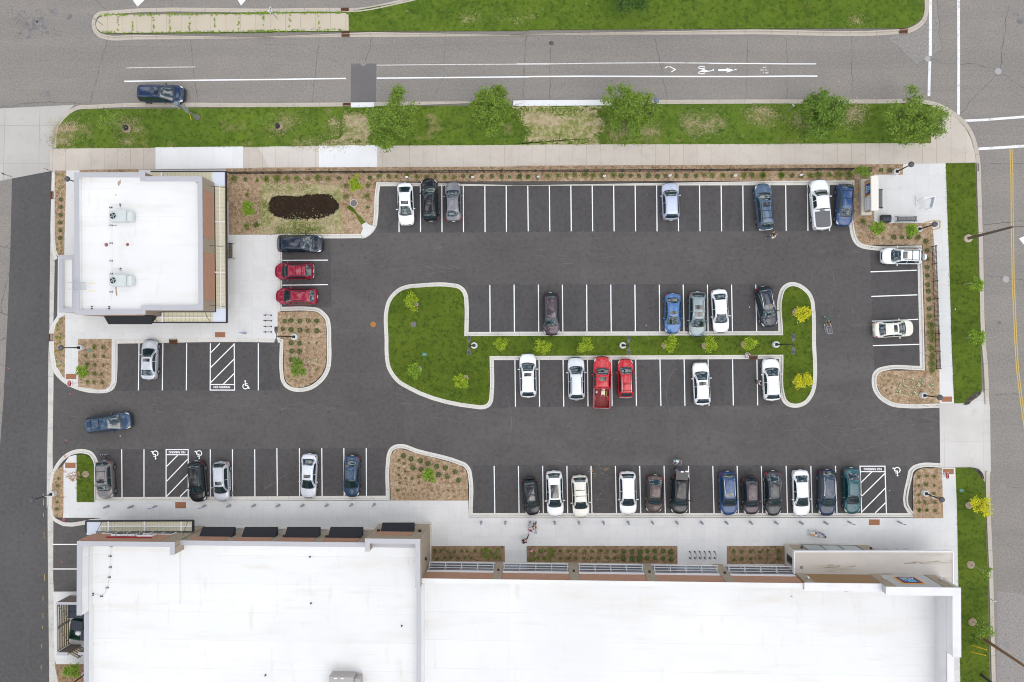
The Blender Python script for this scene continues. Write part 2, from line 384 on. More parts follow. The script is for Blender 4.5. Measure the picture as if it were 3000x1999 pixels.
big = MB(); big.quad((-900, -900, -.14), (900, -900, -.14), (900, 900, -.14), (-900, 900, -.14))
tag(big.build('ground', GRASS), kind='structure')
rp = [at(-2200, -1700), at(5200, -1700), at(5200, 3600), at(-2200, 3600)]
tag(MB().prism(rp, -.12, 0.0).build('road', A_OLD), kind='structure')
sheet('car_park_surface', [at(x, y) for x, y in ((155, 518), (2745, 518), (2757, 1575), (420, 1575), (420, 1740), (156, 1740))], .004, A_NEW, .01)
for s_ in ('11:1065,192 2353,190 12:2353,186 13:848,184 846,582 12:2353,583 0,588 11:2353,590 1046,596', '11:225,645 640,645 652,1238 225,1235', '11:1832,1042 2353,1040 12:0,1040 2240,1034 2295,1060 2295,1444 11:1832,1450', '21:2050,224 22:0,222 2294,213 2280,600 2200,612 0,628 21:2035,632',
           '13:1025,745 1435,742 1452,1529 23:1455,270 1120,274 1062,300', '20:1012,82 2340,72 21:205,72 208,482 20:990,488', '20:855,990 2353,985 21:1122,976 1118,1392 20:852,1403', '21:1868,1128 2353,1128 23:1345,1130 33:1354,74 31:1868,74'):
    sheet('bay_surface', W(s_), .0075, A_BAY, .004)
sheet('lane_surface', W('10:105,75 250,64 448,68 440,500 428,1100 425,1529 20:418,200 412,700 405,1200 405,1529 30:410,0 418,900 425,1529 440,2600 -60,2600 -60,1529 20:-10,1300 0,960 30,560 50,170 10:55,1529 62,1400 90,700'), .004, A_LANE, .01)
sheet('pavement_patch', W('01:818,549 1038,549 1033,884 816,884'), .004, A_PATCH, .01)
sheet('pavement_patch', W('03:1175,335 1270,297 1345,290 1440,250 1528,150 1540,0 1600,0 1640,430 1550,480 1430,560'), .004, mat('coarse_asphalt_patch', (.22, .205, .195), .92, layers=[(5, 3, .42, .66, (.33, .30, .265), .7), (4, 3, .5, .7, (.12, .115, .11), .5)], bump=(9, .4, .02)), .01)
sheet('road_repair', W('33:2125,748 2360,772 2360,2300 2120,2300'), .004, mat('east_street_patch', (.24, .222, .212), .92, layers=[(6, 3, .42, .66, (.36, .325, .29), .7), (4, 3, .5, .7, (.13, .125, .12), .5)], bump=(9, .4, .02)), .01)
vg = MB(); vg.uv = None
sheet('valley_gutter', W('10:448,70 487,66 478,400 470,830 472,860 460,1380 20:420,160 462,325 458,700 452,1000 455,1165 432,1300 30:428,0 452,120 460,150 458,640 465,760 475,1400 500,1529 520,2000 430,2000 418,900 413,0 20:403,1500 404,1200 414,700 416,320 418,160 10:426,1440 428,1100 438,500'), .008, mat('valley_gutter_concrete', (.53, .51, .47), .9, layers=[(.9, 6, .48, .7, (.36, .34, .32), .75), (4, 4, .58, .72, (.15, .145, .14), .6), (10, 3, .5, .75, (.44, .42, .39), .4)], joints=(30, 3.0, 0, .4, 0, .02, .55)), .012)

# kerb lines (outer gutter edge, interior on the right hand)
isl = W('11:1110,1250 1130,1180 1175,1115 1240,1065 1310,1042 1400,1033 1690,1030 1750,1042 1800,1080 1825,1135 1832,1200 1832,1450 12:0,1448 2295,1442 13:237,1130 255,1080 300,1035 350,1020 410,1030 470,1065 520,1120 545,1180 553,1240 560,1529 23:567,400 560,460 530,540 480,600 420,628 365,632 310,615 270,575 252,520 240,212 22:0,222 21:2050,222 2048,520 2040,580 2010,625 1950,646 1880,640 1300,470 1220,420 1160,350 1125,280 1113,210 1108,40')
inner = kerb(isl, C_KERB, closed=True)
tag(MB().prism(inner, -.02, .135).build('island_lawn', GRASS_D), kind='structure')
kerb(W('23:1625,632 1320,635 1230,625 1150,590 1090,540 1050,470 1040,400 1050,340 1090,295 1150,275 1455,272 1450,0 13:1450,1529 1432,742 1010,740 960,730 905,700 868,640 850,560 850,183 12:2353,186 0,190 11:2353,190 1070,195 1062,250 1048,490 1035,550 1000,600 940,640 870,642 225,640 225,1233 480,1235 540,1245 590,1280 630,1330 645,1400 648,1529 21:650,200 640,290 610,360 560,420 490,470 420,492 350,495 300,485 250,455 215,400 205,340 205,72 20:2353,70 1014,80 1010,340 1003,420 980,470 930,500 860,508 740,498 640,468 570,432 510,385 462,325 432,200 422,60 10:424,1440 440,1390'), C_KERB)
kerb(W('30:880,150 475,150 445,120 428,60 20:425,1529 425,1300 440,1215 458,1165 485,1115 540,1050 600,1010 670,990 740,992 790,1010 830,1060 848,1110 850,1200 850,1403 2353,1395 21:1118,1390 1120,1100 1130,1030 1150,985 1190,955 1240,945 1400,990 1760,1088 1810,1110 1850,1160 1865,1230 1868,1529 31:1868,72 32:0,72 33:1355,72 23:1345,1529 1348,1220 1360,1170 1400,1130 1460,1110 1632,1110'), C_KERB)
kerb(W('10:470,830 445,745 437,650 438,400 447,65'), C_KERB)
kerb(W('00:455,1280 458,1160 480,1080 525,1015 590,955 660,915 780,905 2353,890 01:1210,878 2353,872 02:0,868 1200,862 03:0,858 1150,857 1480,858 1620,890 1710,935 1800,1000 1880,1085 1930,1180 1960,1290 1978,1410 13:1985,200 2000,700 2005,960 2022,1529 23:2040,250 2055,600'), C_KERBT, g=.34)
kerb(W('23:2062,1180 2060,1300 2066,1529 33:2085,500 2100,1100 2110,1529 2130,2600'), C_KERBT, g=.34)
kerb(W('03:1560,-700 1532,0 1528,120 1500,195 1440,250 1345,290 1270,297 0,298 02:0,302 01:2353,312 1000,320 0,326 00:2353,330 1160,343 920,343 850,320 810,280 790,215 795,170 820,125 860,102 920,95 2353,75 01:735,70 800,72 1240,0 1700,-120 2353,-330'), C_KERBT, g=.34)

# lawns and pavements
sheet('verge_lawn', W('00:920,290 870,275 840,240 832,215 845,170 880,145 920,138 2353,115 01:735,110 820,100 1250,25 1700,-90 2353,-290 03:1500,-700 1490,0 1487,100 1462,165 1415,208 1330,246 0,250 02:0,262 01:2353,268 1000,274 0,280 00:2353,283 1160,292'), .135, GRASS)
sheet('median_pavement', W('00:920,290 875,280 840,250 832,215 845,175 880,140 920,132 2353,125 01:0,122 770,118 800,135 802,268 760,272 0,272 00:2353,275 1160,288'), .150, C_MED, .05)
sheet('verge_lawn', W('00:482,1284 488,1170 505,1100 545,1045 600,992 660,960 740,948 900,945 2353,930 01:0,928 820,922 2210,914 02:8,912 2353,899 03:0,897 1150,895 1560,900 1548,1236 0,1244 02:2353,1244 0,1249 01:2353,1251 0,1266 00:2353,1269'), .135, GRASS_B)
def ragged(name, s, z, m, amp=.14, step=.45):
    p = [Vector((q.x, q.y, z)) for q in W(s)]; out = []
    for i in range(len(p)):
        A, B = p[i], p[(i + 1) % len(p)]; n = max(1, int((B - A).length / step))
        for k in range(n): out.append(A.lerp(B, k / n) + Vector((rnd.uniform(-amp, amp), rnd.uniform(-amp, amp), 0)))
    return tag(MB().prism(out, z - .02, z).build(name, m), kind='structure')
ragged('dry_verge', '01:735,945 860,940 990,960 1040,1080 1020,1180 1000,1248 560,1258 545,1225 640,1205 715,1200 728,1050', .139, GRASS_DRY)
ragged('dry_verge', '02:12,922 780,922 830,1000 860,1110 800,1180 830,1242 10,1247 01:2245,1247 2290,1150 2230,1050', .139, GRASS_DRY)
sheet('sidewalk', W('00:436,1284 482,1284 2353,1269 01:0,1266 2353,1251 02:0,1249 2353,1244 03:0,1244 1548,1236 1556,900 1600,905 1685,960 1770,1025 1845,1108 1892,1205 1922,1310 1936,1407 1668,1412 1305,1420 0,1424 02:2353,1424 0,1434 01:2353,1440 0,1450 00:2353,1453 440,1474'), .132, C_TAN)
sheet('rinsed_sidewalk', W('00:2230,1271 2353,1269 01:0,1266 544,1260 544,1442 115,1446'), .1345, mat('rinsed_concrete', (.56, .52, .465), .9, layers=[(.4, 5, .45, .66, (.50, .455, .40), .7), (1.6, 5, .52, .7, (.62, .585, .535), .6), (8, 3, .5, .75, (.45, .41, .365), .4)], joints=(1.55, 30, .2, 0, 0.3, .025, .62)), .02)
sheet('replaced_sidewalk_slab', W('00:1345,1273 2097,1266 2097,1453 1345,1461'), .137, C_WHITE, .05)
sheet('replaced_sidewalk_slab', W('01:545,1258 1047,1253 1047,1444 545,1448'), .137, C_WHITE, .05)
sheet('replaced_kerb', W('01:820,889 1020,886 1020,928 820,930'), .156, C_WHITE, .05)
sheet('replaced_kerb', W('01:2215,871 2353,870 02:0,868 850,864 850,912 0,919 01:2215,922'), .156, C_WHITE, .05)
sheet('driveway', W('00:-900,960 0,936 640,905 590,955 525,1015 480,1080 458,1160 455,1284 438,1284 440,1475 100,1540 0,1560 -900,1600'), .016, C_APRON, .02)
sheet('plaza_pavement', W('10:470,60 1972,52 1975,614 11:212,612 212,1529 21:212,46 20:1000,50 1000,400 940,488 860,488 740,478 640,448 570,410 520,370 475,300 445,180 438,0 10:440,1460 455,1380 500,1310 505,800 462,740 455,640 458,300 464,60'), .130, C_NEW)
sheet('planting_bed', W('00:1950,1455 2353,1451 01:0,1448 2353,1438 02:0,1432 2353,1422 03:0,1422 1307,1418 13:1307,98 1058,98 1058,514 1555,512 1570,600 1577,705 1617,1529 23:1620,0 1624,598 1320,600 1235,590 1165,558 1115,508 1078,430 1075,375 1095,335 1140,312 1500,310 13:1496,1529 1475,700 1010,702 950,695 905,655 884,570 882,148 12:2353,150 0,153 11:2353,153 1033,157 1018,480 1005,525 985,528 965,510 925,545 915,600 880,610 0,612 10:1975,614 1972,330 1948,300'), .142, MULCH)
sheet('east_sidewalk', W('03:1305,1417 1672,1411 13:1690,540 1707,1000 1722,1529 23:1729,0 1744,592 1621,594 1616,0 13:1613,1529 1573,705 1566,600 1555,514 1058,514 1058,97 1305,97'), .147, C_NEW)
sheet('verge_lawn', W('03:1669,1410 1930,1405 13:1932,200 1950,800 1960,1100 1972,1529 23:1972,0 1985,480 1960,500 1890,560 1825,592 1743,592 1727,0 13:1720,1529 1705,1000 1688,540'), .138, GRASS_D)
sheet('verge_lawn', W('23:1756,1148 1900,1146 1960,1190 2008,1270 2012,1529 33:2015,0 2034,600 2052,1529 2070,2600 1820,2600 1799,1529 1769,0'), .138, GRASS_D)
sheet('entrance_apron', W('23:1624,592 1830,592 1985,478 2050,560 2060,640 2066,1180 2010,1275 1905,1146 1631,1152'), .018, C_DRIVE, .03)
SOIL = mat('bare_grey_soil', (.06, .052, .045), .95, layers=[(2.5, 5, .45, .62, (.14, .12, .10), .8), (1.2, 5, .5, .65, (.03, .027, .024), .7)], bump=(8, .9, .06), spec=.15)
ragged('bare_soil', '23:1832,612 1850,560 1910,510 1982,485 1975,515 1920,560 1870,600', .146, SOIL, .05, .3)
ragged('bare_soil', '23:1905,1148 1960,1158 1995,1200 2006,1255 1985,1240 1950,1190', .146, SOIL, .05, .3)
sheet('shopfront_pavement', W('20:548,1130 600,1052 660,1036 665,1042 667,1438 2353,1434 21:1166,1430 1830,1430 31:1832,110 32:0,110 33:1395,112 1653,113 23:1638,1150 1759,1150 33:1772,0 1803,1529 1810,2100 30:1000,2100 1000,149 866,149 866,111 545,111'), .132, C_NEW)
sheet('service_pavement', W('30:460,748 1000,748 1000,1376 487,1376 474,1300 465,800'), .10, C_NEW)
sheet('planting_bed', W('30:485,1372 1000,1372 1000,2100 545,2100 510,1529'), .12, MULCH_D)
for s_, m_ in (('10:478,62 577,62 562,600 559,790 512,800 490,745 478,640 478,300', MULCH), ('10:692,55 1198,50 1198,100 692,100', MULCH),
           ('10:567,1303 567,1529 20:562,378 535,348 495,275 472,165 470,0 10:470,1450 490,1380 530,1325', MULCH),
           ('20:680,40 967,40 965,400 950,450 910,474 850,476 760,462 680,450', MULCH),
           ('11:190,1276 480,1273 530,1283 575,1318 603,1365 608,1420 610,1529 21:610,200 600,272 572,340 522,395 462,435 400,456 345,458 297,443 262,405 243,340 243,30 190,28', MULCH),
           ('21:1163,1430 1155,1100 1168,1035 1198,993 1240,982 1392,1024 1752,1122 1805,1158 1826,1230 1830,1430', MULCH),
           ('20:552,1130 552,1529 30:547,112 470,102 462,60 456,0 20:455,1300 468,1205 490,1165', MULCH),
           ('23:1390,1290 1395,1215 1422,1176 1470,1151 1641,1150 1650,1529 33:1652,114 1394,114', MULCH),
           ('31:1506,355 2143,353 2146,508 1506,508', MULCH_D), ('32:126,353 1424,353 1424,507 128,508', MULCH_D), ('32:1850,354 2353,354 33:285,352 287,507 32:1850,508', MULCH_D)):
    sheet('planting_bed', W(s_), .156, m_, .04)
sheet('island_lawn', W('20:667,1034 740,1034 795,1068 815,1130 820,1443 667,1443'), .152, GRASS_D, .04)
ragged('seeded_basin', '11:40,170 400,185 740,180 735,440 760,600 40,605', .150, STRAW, .1)
o = sheet('mud_basin', W('11:125,400 130,340 150,300 200,283 350,288 500,270 620,272 660,297 695,340 708,375 660,430 560,465 420,475 280,475 180,450'), .156, MUD, .02, True)
ragged('grass_swale', '11:775,370 820,362 945,505 912,528 860,440', .1535, GRASS_D, .05, .3)
ragged('bare_soil', '11:705,330 790,340 790,380 720,385', .1545, MULCH_D, .08, .3)
sheet('swale_outlet', W('11:912,528 950,505 985,530 1035,545 1000,600 940,640 905,605 925,560'), .1575, C_NEW, .03)

# straw and turf tufts that blur the edge between dry and green ground
def edge_tufts(name, s, m, n, sig, z, side):
    p = W(s); c = sum(p, Vector()) / len(p); mb = MB(); rg = random.Random(n)
    for _ in range(n):
        i = rg.randrange(len(p)); q = p[i].lerp(p[(i + 1) % len(p)], rg.random()); d = abs(rg.gauss(0, sig)) * side
        q = q + (q - c).normalized() * d; a = rg.random() * 6.283; L, w = rg.uniform(.10, .26), rg.uniform(.03, .07)
        e, f = Vector((math.cos(a) * L, math.sin(a) * L, 0)), Vector((-math.sin(a) * w, math.cos(a) * w, 0)); h = z + rg.uniform(.004, .03)
        mb.quad(*[(v.x, v.y, h) for v in (q - e, q + f, q + e, q - f)])
    tag(mb.build(name, m), kind='stuff')
def tuft_patch(name, t, cx, cy, rx, ry, blobs, m, z=.139, per=70, seed=1, sg=.42):
    """loose straw or turf: clusters of flat tufts spread over an oval"""
    mb = MB(); rg = random.Random(seed)
    for _ in range(blobs):
        a, k = rg.random() * 6.283, math.sqrt(rg.random()); c = P(t, cx + math.cos(a) * k * rx, cy + math.sin(a) * k * ry); sx = sg * rg.uniform(.5, 1.5)
        for _ in range(int(per * rg.uniform(.4, 1.5))):
            q = c + Vector((rg.gauss(0, sx * 1.4), rg.gauss(0, sx), 0)); a2 = rg.random() * 6.283; L, w = rg.uniform(.04, .12), rg.uniform(.015, .035)
            e, f = Vector((math.cos(a2) * L, math.sin(a2) * L, 0)), Vector((-math.sin(a2) * w, math.cos(a2) * w, 0)); h = z + rg.uniform(.002, .03)
            mb.quad(*[(v.x, v.y, h) for v in (q - e, q + f, q + e, q - f)])
    tag(mb.build(name, m), kind='stuff')
edge_tufts('green_tufts', '01:735,945 860,940 990,960 1040,1080 1020,1180 1000,1238 560,1238 545,1225 640,1205 715,1200 728,1050', GRASS_B, 900, .3, .141, -1)
edge_tufts('green_tufts', '02:12,935 780,935 830,1000 860,1110 800,1180 820,1236 10,1236 01:2245,1236 2290,1150 2230,1050', GRASS_B, 1500, .45, .141, -1)
for i_, a_ in enumerate((('02', 1640, 1070, 200, 95, 26), ('02', 2190, 1010, 140, 60, 15), ('03', 60, 1030, 90, 70, 9), ('03', 930, 1010, 110, 90, 11), ('02', 1160, 1150, 90, 60, 14), ('03', 470, 1050, 80, 60, 12), ('02', 900, 1120, 60, 90, 16), ('01', 700, 1120, 60, 90, 12), ('00', 540, 1170, 45, 90, 26), ('00', 640, 1120, 40, 50, 10), ('00', 1130, 1080, 90, 60, 14), ('00', 1130, 1210, 60, 30, 5), ('01', 300, 1010, 60, 40, 6), ('01', 220, 1090, 70, 50, 8), ('02', 120, 155, 120, 25, 2), ('01', 2000, 165, 300, 25, 4), ('01', 560, 1230, 250, 14, 14), ('03', 850, 190, 300, 40, 3))):
    tuft_patch('straw_tufts', *a_[:5], a_[5], GRASS_DRY, seed=60 + i_)
edge_tufts('mud_clods', '11:125,400 130,340 150,300 200,283 350,288 500,270 620,272 660,297 695,340 708,375 660,430 560,465 420,475 280,475 180,450', MUD, 260, .07, .158, 1)
tuft_patch('green_tufts', '11', 390, 565, 330, 30, 16, GRASS_B, .155, 60, 90); tuft_patch('green_tufts', '11', 300, 205, 250, 22, 7, GRASS_B, .155, 50, 91); tuft_patch('green_tufts', '11', 70, 430, 22, 170, 8, GRASS_B, .155, 50, 92); tuft_patch('straw_tufts', '11', 400, 525, 330, 50, 14, STRAW, .158, 60, 93)

# cracks and joints in the old streets
ck = MB()
def crack(s, w, jit=.10, z=.0055):
    p = W(s); out = []
    for i in range(len(p) - 1):
        n = max(2, int((p[i + 1] - p[i]).length / .5))
        for k in range(n): out.append(p[i].lerp(p[i + 1], k / n) + Vector((rnd.uniform(-jit, jit), rnd.uniform(-jit, jit), 0)) * (1 if k else .3))
    out.append(p[-1])
    strip(ck, out, w * .75, z)
for s_, w_ in (('00:920,345 870,540 780,890', .10), ('00:1640,345 1662,550 1705,890', .09), ('01:545,330 520,540 485,885', .08), ('01:1008,320 940,520', .10), ('01:1638,312 1618,630', .08), ('01:1607,672 1520,860', .07),
        ('01:2330,315 2310,560 2305,830', .06), ('02:125,310 100,640 95,850', .05), ('02:330,410 325,860', .09), ('02:1230,335 1270,520 1335,850', .09), ('02:2035,350 2015,855', .07), ('03:300,330 315,540 305,855', .07),
        ('03:872,320 872,830', .09), ('03:2225,40 2190,200 2150,600', .13), ('03:2120,640 1980,780 1800,980', .07), ('03:2165,640 2353,760', .08), ('03:1540,500 1640,545 1950,555 2110,600', .09), ('03:1178,338 1290,430 1430,560 1640,430 1600,0', .06),
        ('03:1975,1410 2353,1408', .08), ('13:2010,525 2250,505 2353,490', .10), ('13:2030,960 2190,990 2353,1005', .08), ('23:2065,522 2353,512', .10), ('23:2195,1310 2353,1318', .05), ('33:2100,250 2353,460', .05),
        ('10:0,712 88,733 50,710 92,675', .10), ('10:85,920 40,1100 12,1200 15,1280 65,1300', .12), ('10:12,1280 0,1290', .1), ('10:55,1495 0,1529', .1), ('20:50,30 0,50', .09), ('20:40,270 0,262', .08), ('20:35,415 5,500 25,565', .08), ('20:25,690 0,672', .1),
        ('00:0,925 330,885 760,885', .12), ('00:820,0 920,80', .07), ('00:1475,0 1478,75', .08), ('01:295,40 297,70', .05), ('00:300,1280 330,1150 375,945', .05), ('00:490,1035 450,950', .05),
        ('00:940,400 1200,405 1600,410', .05), ('01:0,380 400,390 700,545', .04), ('01:1650,382 1800,375', .05)):
    crack(s_, w_)
for k in range(26):                              # the web of old cracks by the corner of the far street
    x, y = rnd.gauss(270, 110), rnd.gauss(200, 65)
    pts = []
    for _ in range(5):
        pts.append((x, y)); x += rnd.uniform(-60, 60); y += rnd.uniform(-35, 35)
    crack('00:' + ' '.join('%f,%f' % q for q in pts), .05, .12)
for s_ in ('22:1410,290 1340,400 1330,540 1370,700', '21:2165,540 2200,700 2205,800 2170,930', '22:330,1075 480,1100 570,1200', '22:620,1090 575,1130 580,1200', '23:540,890 640,975 780,1020 950,1000 1180,930', '20:2285,1215 2280,1330 2353,1285', '21:75,1180 80,1325 250,1215', '13:620,1035 760,1035 880,1000'):
    crack(s_, .045, .03, .0095)
tag(ck.build('road_cracks', CRACK), kind='structure')
stn = MB()
TAR = mat('tar_stain', (.055, .052, .052), .85, layers=[(2, 5, .42, .6, (.09, .085, .083), .9)])
TARL = mat('old_tar_stain', (.14, .132, .13), .85, layers=[(1.6, 6, .42, .6, (.225, .21, .203), .95)])
stl = MB()
def blotch(t, x, y, r, n=11, z=.0095, sq=1.0):
    c = P(t, x, y)
    pts = [c + Vector((math.cos(6.283 * i / n) * r * rnd.uniform(.6, 1.15), math.sin(6.283 * i / n) * r * sq * rnd.uniform(.6, 1.15), 0)) for i in range(n)]
    (stl if t in ('00', '03') else stn).poly(pts, z)
for a in (('00', 270, 220, .9), ('00', 345, 180, .6), ('00', 240, 305, .45), ('00', 470, 105, .5), ('00', 590, 145, .45), ('00', 400, 270, .55), ('00', 190, 110, .4), ('02', 340, 375, .33), ('11', 1125, 440, .13), ('21', 2165, 525, .3), ('20', 345, 0, .01), ('10', 350, 1135, .4), ('22', 622, 1088, .2), ('31', 0, 0, .01), ('30', 75, 250, .16), ('30', 200, 245, .2), ('03', 2280, 125, .4), ('03', 2320, 180, .5), ('00', 400, 820, .6), ('12', 1175, 540, .12), ('12', 350, 395, .1)):
    blotch(*a, z=.0125 if a[0] not in ('00', '03') else .0062)
for k in range(150):                             # small tyre scuffs and drips on the car park
    x, y = rnd.uniform(950, 2650), rnd.choice((rnd.uniform(700, 840), rnd.uniform(700, 840), rnd.uniform(1195, 1330), rnd.uniform(860, 960)))
    c = at(x, y); r = rnd.uniform(.05, .13); n = 7
    stn.poly([c + Vector((math.cos(6.283 * i / n) * r * rnd.uniform(.6, 1.2), math.sin(6.283 * i / n) * r * rnd.uniform(.6, 1.2), 0)) for i in range(n)], (.0086 if y < 0 else .0055) + .00002 * k)
for t, x0, x1, y0, y1, n in (('11', 1080, 2340, 230, 420, 22), ('12', 20, 2060, 230, 420, 34), ('12', 40, 2060, 1180, 1420, 40), ('22', 30, 2090, 240, 420, 34), ('20', 1020, 2300, 110, 330, 22), ('20', 870, 2330, 1150, 1380, 26), ('21', 30, 940, 1150, 1380, 16), ('22', 70, 2200, 1350, 1520, 34), ('13', 1070, 1420, 780, 1500, 16)):
    for k in range(n):
        c = P(t, rnd.uniform(x0, x1), rnd.uniform(y0, y1)); r = rnd.uniform(.05, .15) * (1.7 if rnd.random() < .12 else 1)
        stn.poly([c + Vector((math.cos(6.283 * i / 8) * r * rnd.uniform(.5, 1.2), math.sin(6.283 * i / 8) * r * rnd.uniform(.5, 1.2), 0)) for i in range(8)], .0092 + .00001 * k)
tag(stn.build('asphalt_stains', TAR), kind='structure'); tag(stl.build('old_street_stains', TARL), kind='structure')

ds = MB(); drg = random.Random(12)
def dust(t, x0, y0, x1, y1, n, sp, ang, L0=.3, L1=1.4):
    for _ in range(n):
        k = drg.random(); c = P(t, x0 + (x1 - x0) * k, y0 + (y1 - y0) * k) + Vector((drg.gauss(0, sp), drg.gauss(0, sp * .5), 0)); a = R(ang + drg.gauss(0, 9)); L, w = drg.uniform(L0, L1) / 2, drg.uniform(.02, .06)
        u, v = Vector((math.cos(a), math.sin(a), 0)), Vector((-math.sin(a), math.cos(a), 0)); z = .0088 + drg.random() * .0008
        ds.add([(q.x, q.y, z) for q in (c - u * L, c - u * L * .4 - v * w, c + u * L * .5 - v * w * .8, c + u * L, c + u * L * .4 + v * w, c - u * L * .5 + v * w * .9)], [(0, 1, 2, 3, 4, 5)])
dust('23', 850, 720, 1620, 640, 60, 1.0, 3); dust('23', 300, 860, 1600, 760, 80, 1.6, 4); dust('22', 580, 880, 1000, 880, 26, .8, 8, .15, .6); dust('22', 1300, 890, 2000, 900, 26, .9, 0, .2, .9); dust('22', 2150, 800, 2230, 660, 12, .6, 62, .2, .9); dust('22', 625, 640, 630, 780, 10, .15, 80, .1, .3); dust('13', 900, 740, 1010, 735, 14, .25, 5, .15, .5)
dust('11', 1250, 960, 1750, 900, 26, .9, -8, .5, 2.2); dust('11', 900, 800, 1300, 760, 24, 1.3, 25, .5, 2.4); dust('21', 250, 620, 700, 600, 20, 1.2, 4, .5, 2.0); dust('21', 1300, 560, 1800, 700, 20, 1.1, -14, .5, 2.0); dust('20', 600, 640, 2200, 620, 26, 1.3, 2, .5, 2.2); dust('12', 300, 760, 2100, 760, 40, 1.6, 0, .4, 2.0); dust('13', 700, 900, 700, 1400, 14, 1.2, 88, .4, 1.6)
tag(ds.build('dust_streaks', mat('pale_dust', (.12, .113, .107), .95, layers=[(3, 5, .42, .62, (.085, .08, .078), .9)])), kind='structure')

# ------------------------------------------------------------------ painted markings
pm, po, py, px_ = MB(), MB(), MB(), MB()
def ln(mb, s, w=.115, z=.0102):
    strip(mb, W(s), w, z)
for a, b in ((1230, 1233), (1416, 1418), (1601, 1603), (1786, 1788), (1972, 1974), (2156, 2158)): ln(pm, '11:%d,192 %d,590' % (a, b))
for a in (137, 323, 508, 692, 877, 1062, 1247, 1432, 1617, 1803, 1990): ln(pm, '12:%d,188 %d,583' % (a - 1, a + 3))
for a in (299, 486, 673): ln(pm, '13:%d,183 %d,580' % (a, a + 5))
ln(pm, '11:228,833 620,831'); ln(pm, '11:228,1047 620,1042')
for a in (2015,): ln(pm, '11:%d,1045 %d,1450' % (a, a + 3))
for a, b in ((18, 21), (227, 230), (434, 438), (643, 646), (851, 855), (1059, 1063), (1269, 1273), (1475, 1482), (1684, 1690), (1892, 1900), (2100, 2108)): ln(pm, '12:%d,1042 %d,1447' % (a, b))
for a, b in ((25, 30), (233, 238), (440, 446), (650, 655), (858, 863), (1066, 1072), (1275, 1283), (1483, 1490), (1690, 1698), (1900, 1907), (2110, 2117)): ln(pm, '22:%d,216 %d,%d' % (a, b, 624 - a // 160))
ln(pm, '13:1030,932 1428,918'); ln(pm, '13:1037,1144 1434,1130'); ln(pm, '13:1042,1357 1440,1341'); ln(pm, '23:1050,97 1450,86')
for a, b in ((1198, 1193), (1404, 1399), (1609, 1606), (1813, 1811), (2018, 2022), (2226, 2226)): ln(pm, '20:%d,77 %d,483' % (a, b))
for a, b in ((1049, 1052), (1241, 1241), (1432, 1431), (1622, 1622), (1812, 1814), (2003, 2005), (2195, 2197)): ln(pm, '20:%d,990 %d,1401' % (a, b))
for a, b in ((180, 184), (374, 376), (567, 570), (757, 760), (950, 952)): ln(pm, '21:%d,980 %d,1391' % (a, b))
for a, b in ((2052, 2058),): ln(pm, '21:%d,1133 %d,1540' % (a, b))
for a, b in ((55, 61), (264, 270), (473, 480), (681, 689), (891, 900), (1100, 1110), (1310, 1321), (1521, 1530), (1730, 1741), (1940, 1951), (2148, 2160)): ln(pm, '22:%d,1133 %d,1539' % (a, b))
for a, b in ((303, 315), (516, 528), (728, 741), (940, 954), (1154, 1167)): ln(pm, '23:%d,1133 %d,1539' % (a, b))
ln(pm, '30:458,342 700,342'); ln(pm, '30:458,554 700,554')
def hatch(t, xl, xr, ytop, ybot, ybar0, ybar1, diag):
    """no-parking box: two bars round the wording and diagonal stripes"""
    ln(pm, '%s:%f,%f %f,%f' % (t, xl, ybar0, xr, ybar0), z=.0106); ln(pm, '%s:%f,%f %f,%f' % (t, xl, ybar1, xr, ybar1), z=.0106)
    for x1, y1, x2, y2 in diag: ln(pm, '%s:%f,%f %f,%f' % (t, x1, y1, x2, y2), w=.12, z=.011)
hatch('20', 1808, 2026, 77, 480, 432, 480, ((1816, 158, 1895, 78), (1816, 285, 2020, 82), (1816, 415, 2018, 212), (1925, 428, 2018, 338)))
hatch('20', 1427, 1627, 990, 1400, 993, 1037, ((1437, 1137, 1530, 1043), (1437, 1265, 1618, 1075), (1435, 1397, 1620, 1205), (1552, 1398, 1620, 1330)))
hatch('23', 935, 1160, 1133, 1539, 1136, 1183, ((948, 1277, 1040, 1187), (952, 1397, 1152, 1200), (958, 1527, 1157, 1325), (1072, 1537, 1160, 1450)))
# bicycle lane, crossings, centre line
ln(pm, '00:1070,702 1680,693 2353,686 01:400,682 775,677', .15, .0062); ln(pm, '01:1040,675 1617,670 2353,663 02:160,661 600,658 1290,660 2000,661 2353,658 03:300,657 573,657', .15, .0062)
ln(po, '00:1085,587 1300,582 1680,578', .09, .0062); ln(po, '01:1040,563 1700,557 2245,554', .09, .0062); ln(pm, '01:2245,553 02:40,553 330,552', .11, .0062)
ln(po, '02:330,552 800,545 1270,542 1700,545', .11, .0062); ln(pm, '02:1700,546 2353,552 03:300,552 563,552', .11, .0062)
ln(px_, '03:1547,-200 1546,300 1545,485', .33, .0066); ln(px_, '03:1542,530 1536,700 1534,830', .30, .0066); ln(px_, '03:1788,-200 1790,500 1788,990', .30, .0066)
ln(px_, '03:1838,1042 2000,1035 2353,1008 2800,980', .27, .0066); ln(px_, '03:1945,1285 2120,1275 2353,1260 2800,1235', .30, .0066)
for d in (0, 17): ln(py, '03:%d,1280 %d,1529 13:%d,0 %d,500 %d,1000 %d,1529 23:%d,300 %d,600 %d,900 %d,1300' % (2232 + d, 2240 + d, 2236 + d, 2243 + d, 2251 + d, 2274 + d, 2288 + d, 2325 + d, 2368 + d, 2440 + d), .10, .0062)
mk = MB()
for s_ in ('00:1140,-3 1250,-3 1185,58', '00:2045,-3 2122,-3 2077,48', '13:2310,645 2353,625 2420,720 2353,698'): mk.poly(W(s_), .0066)
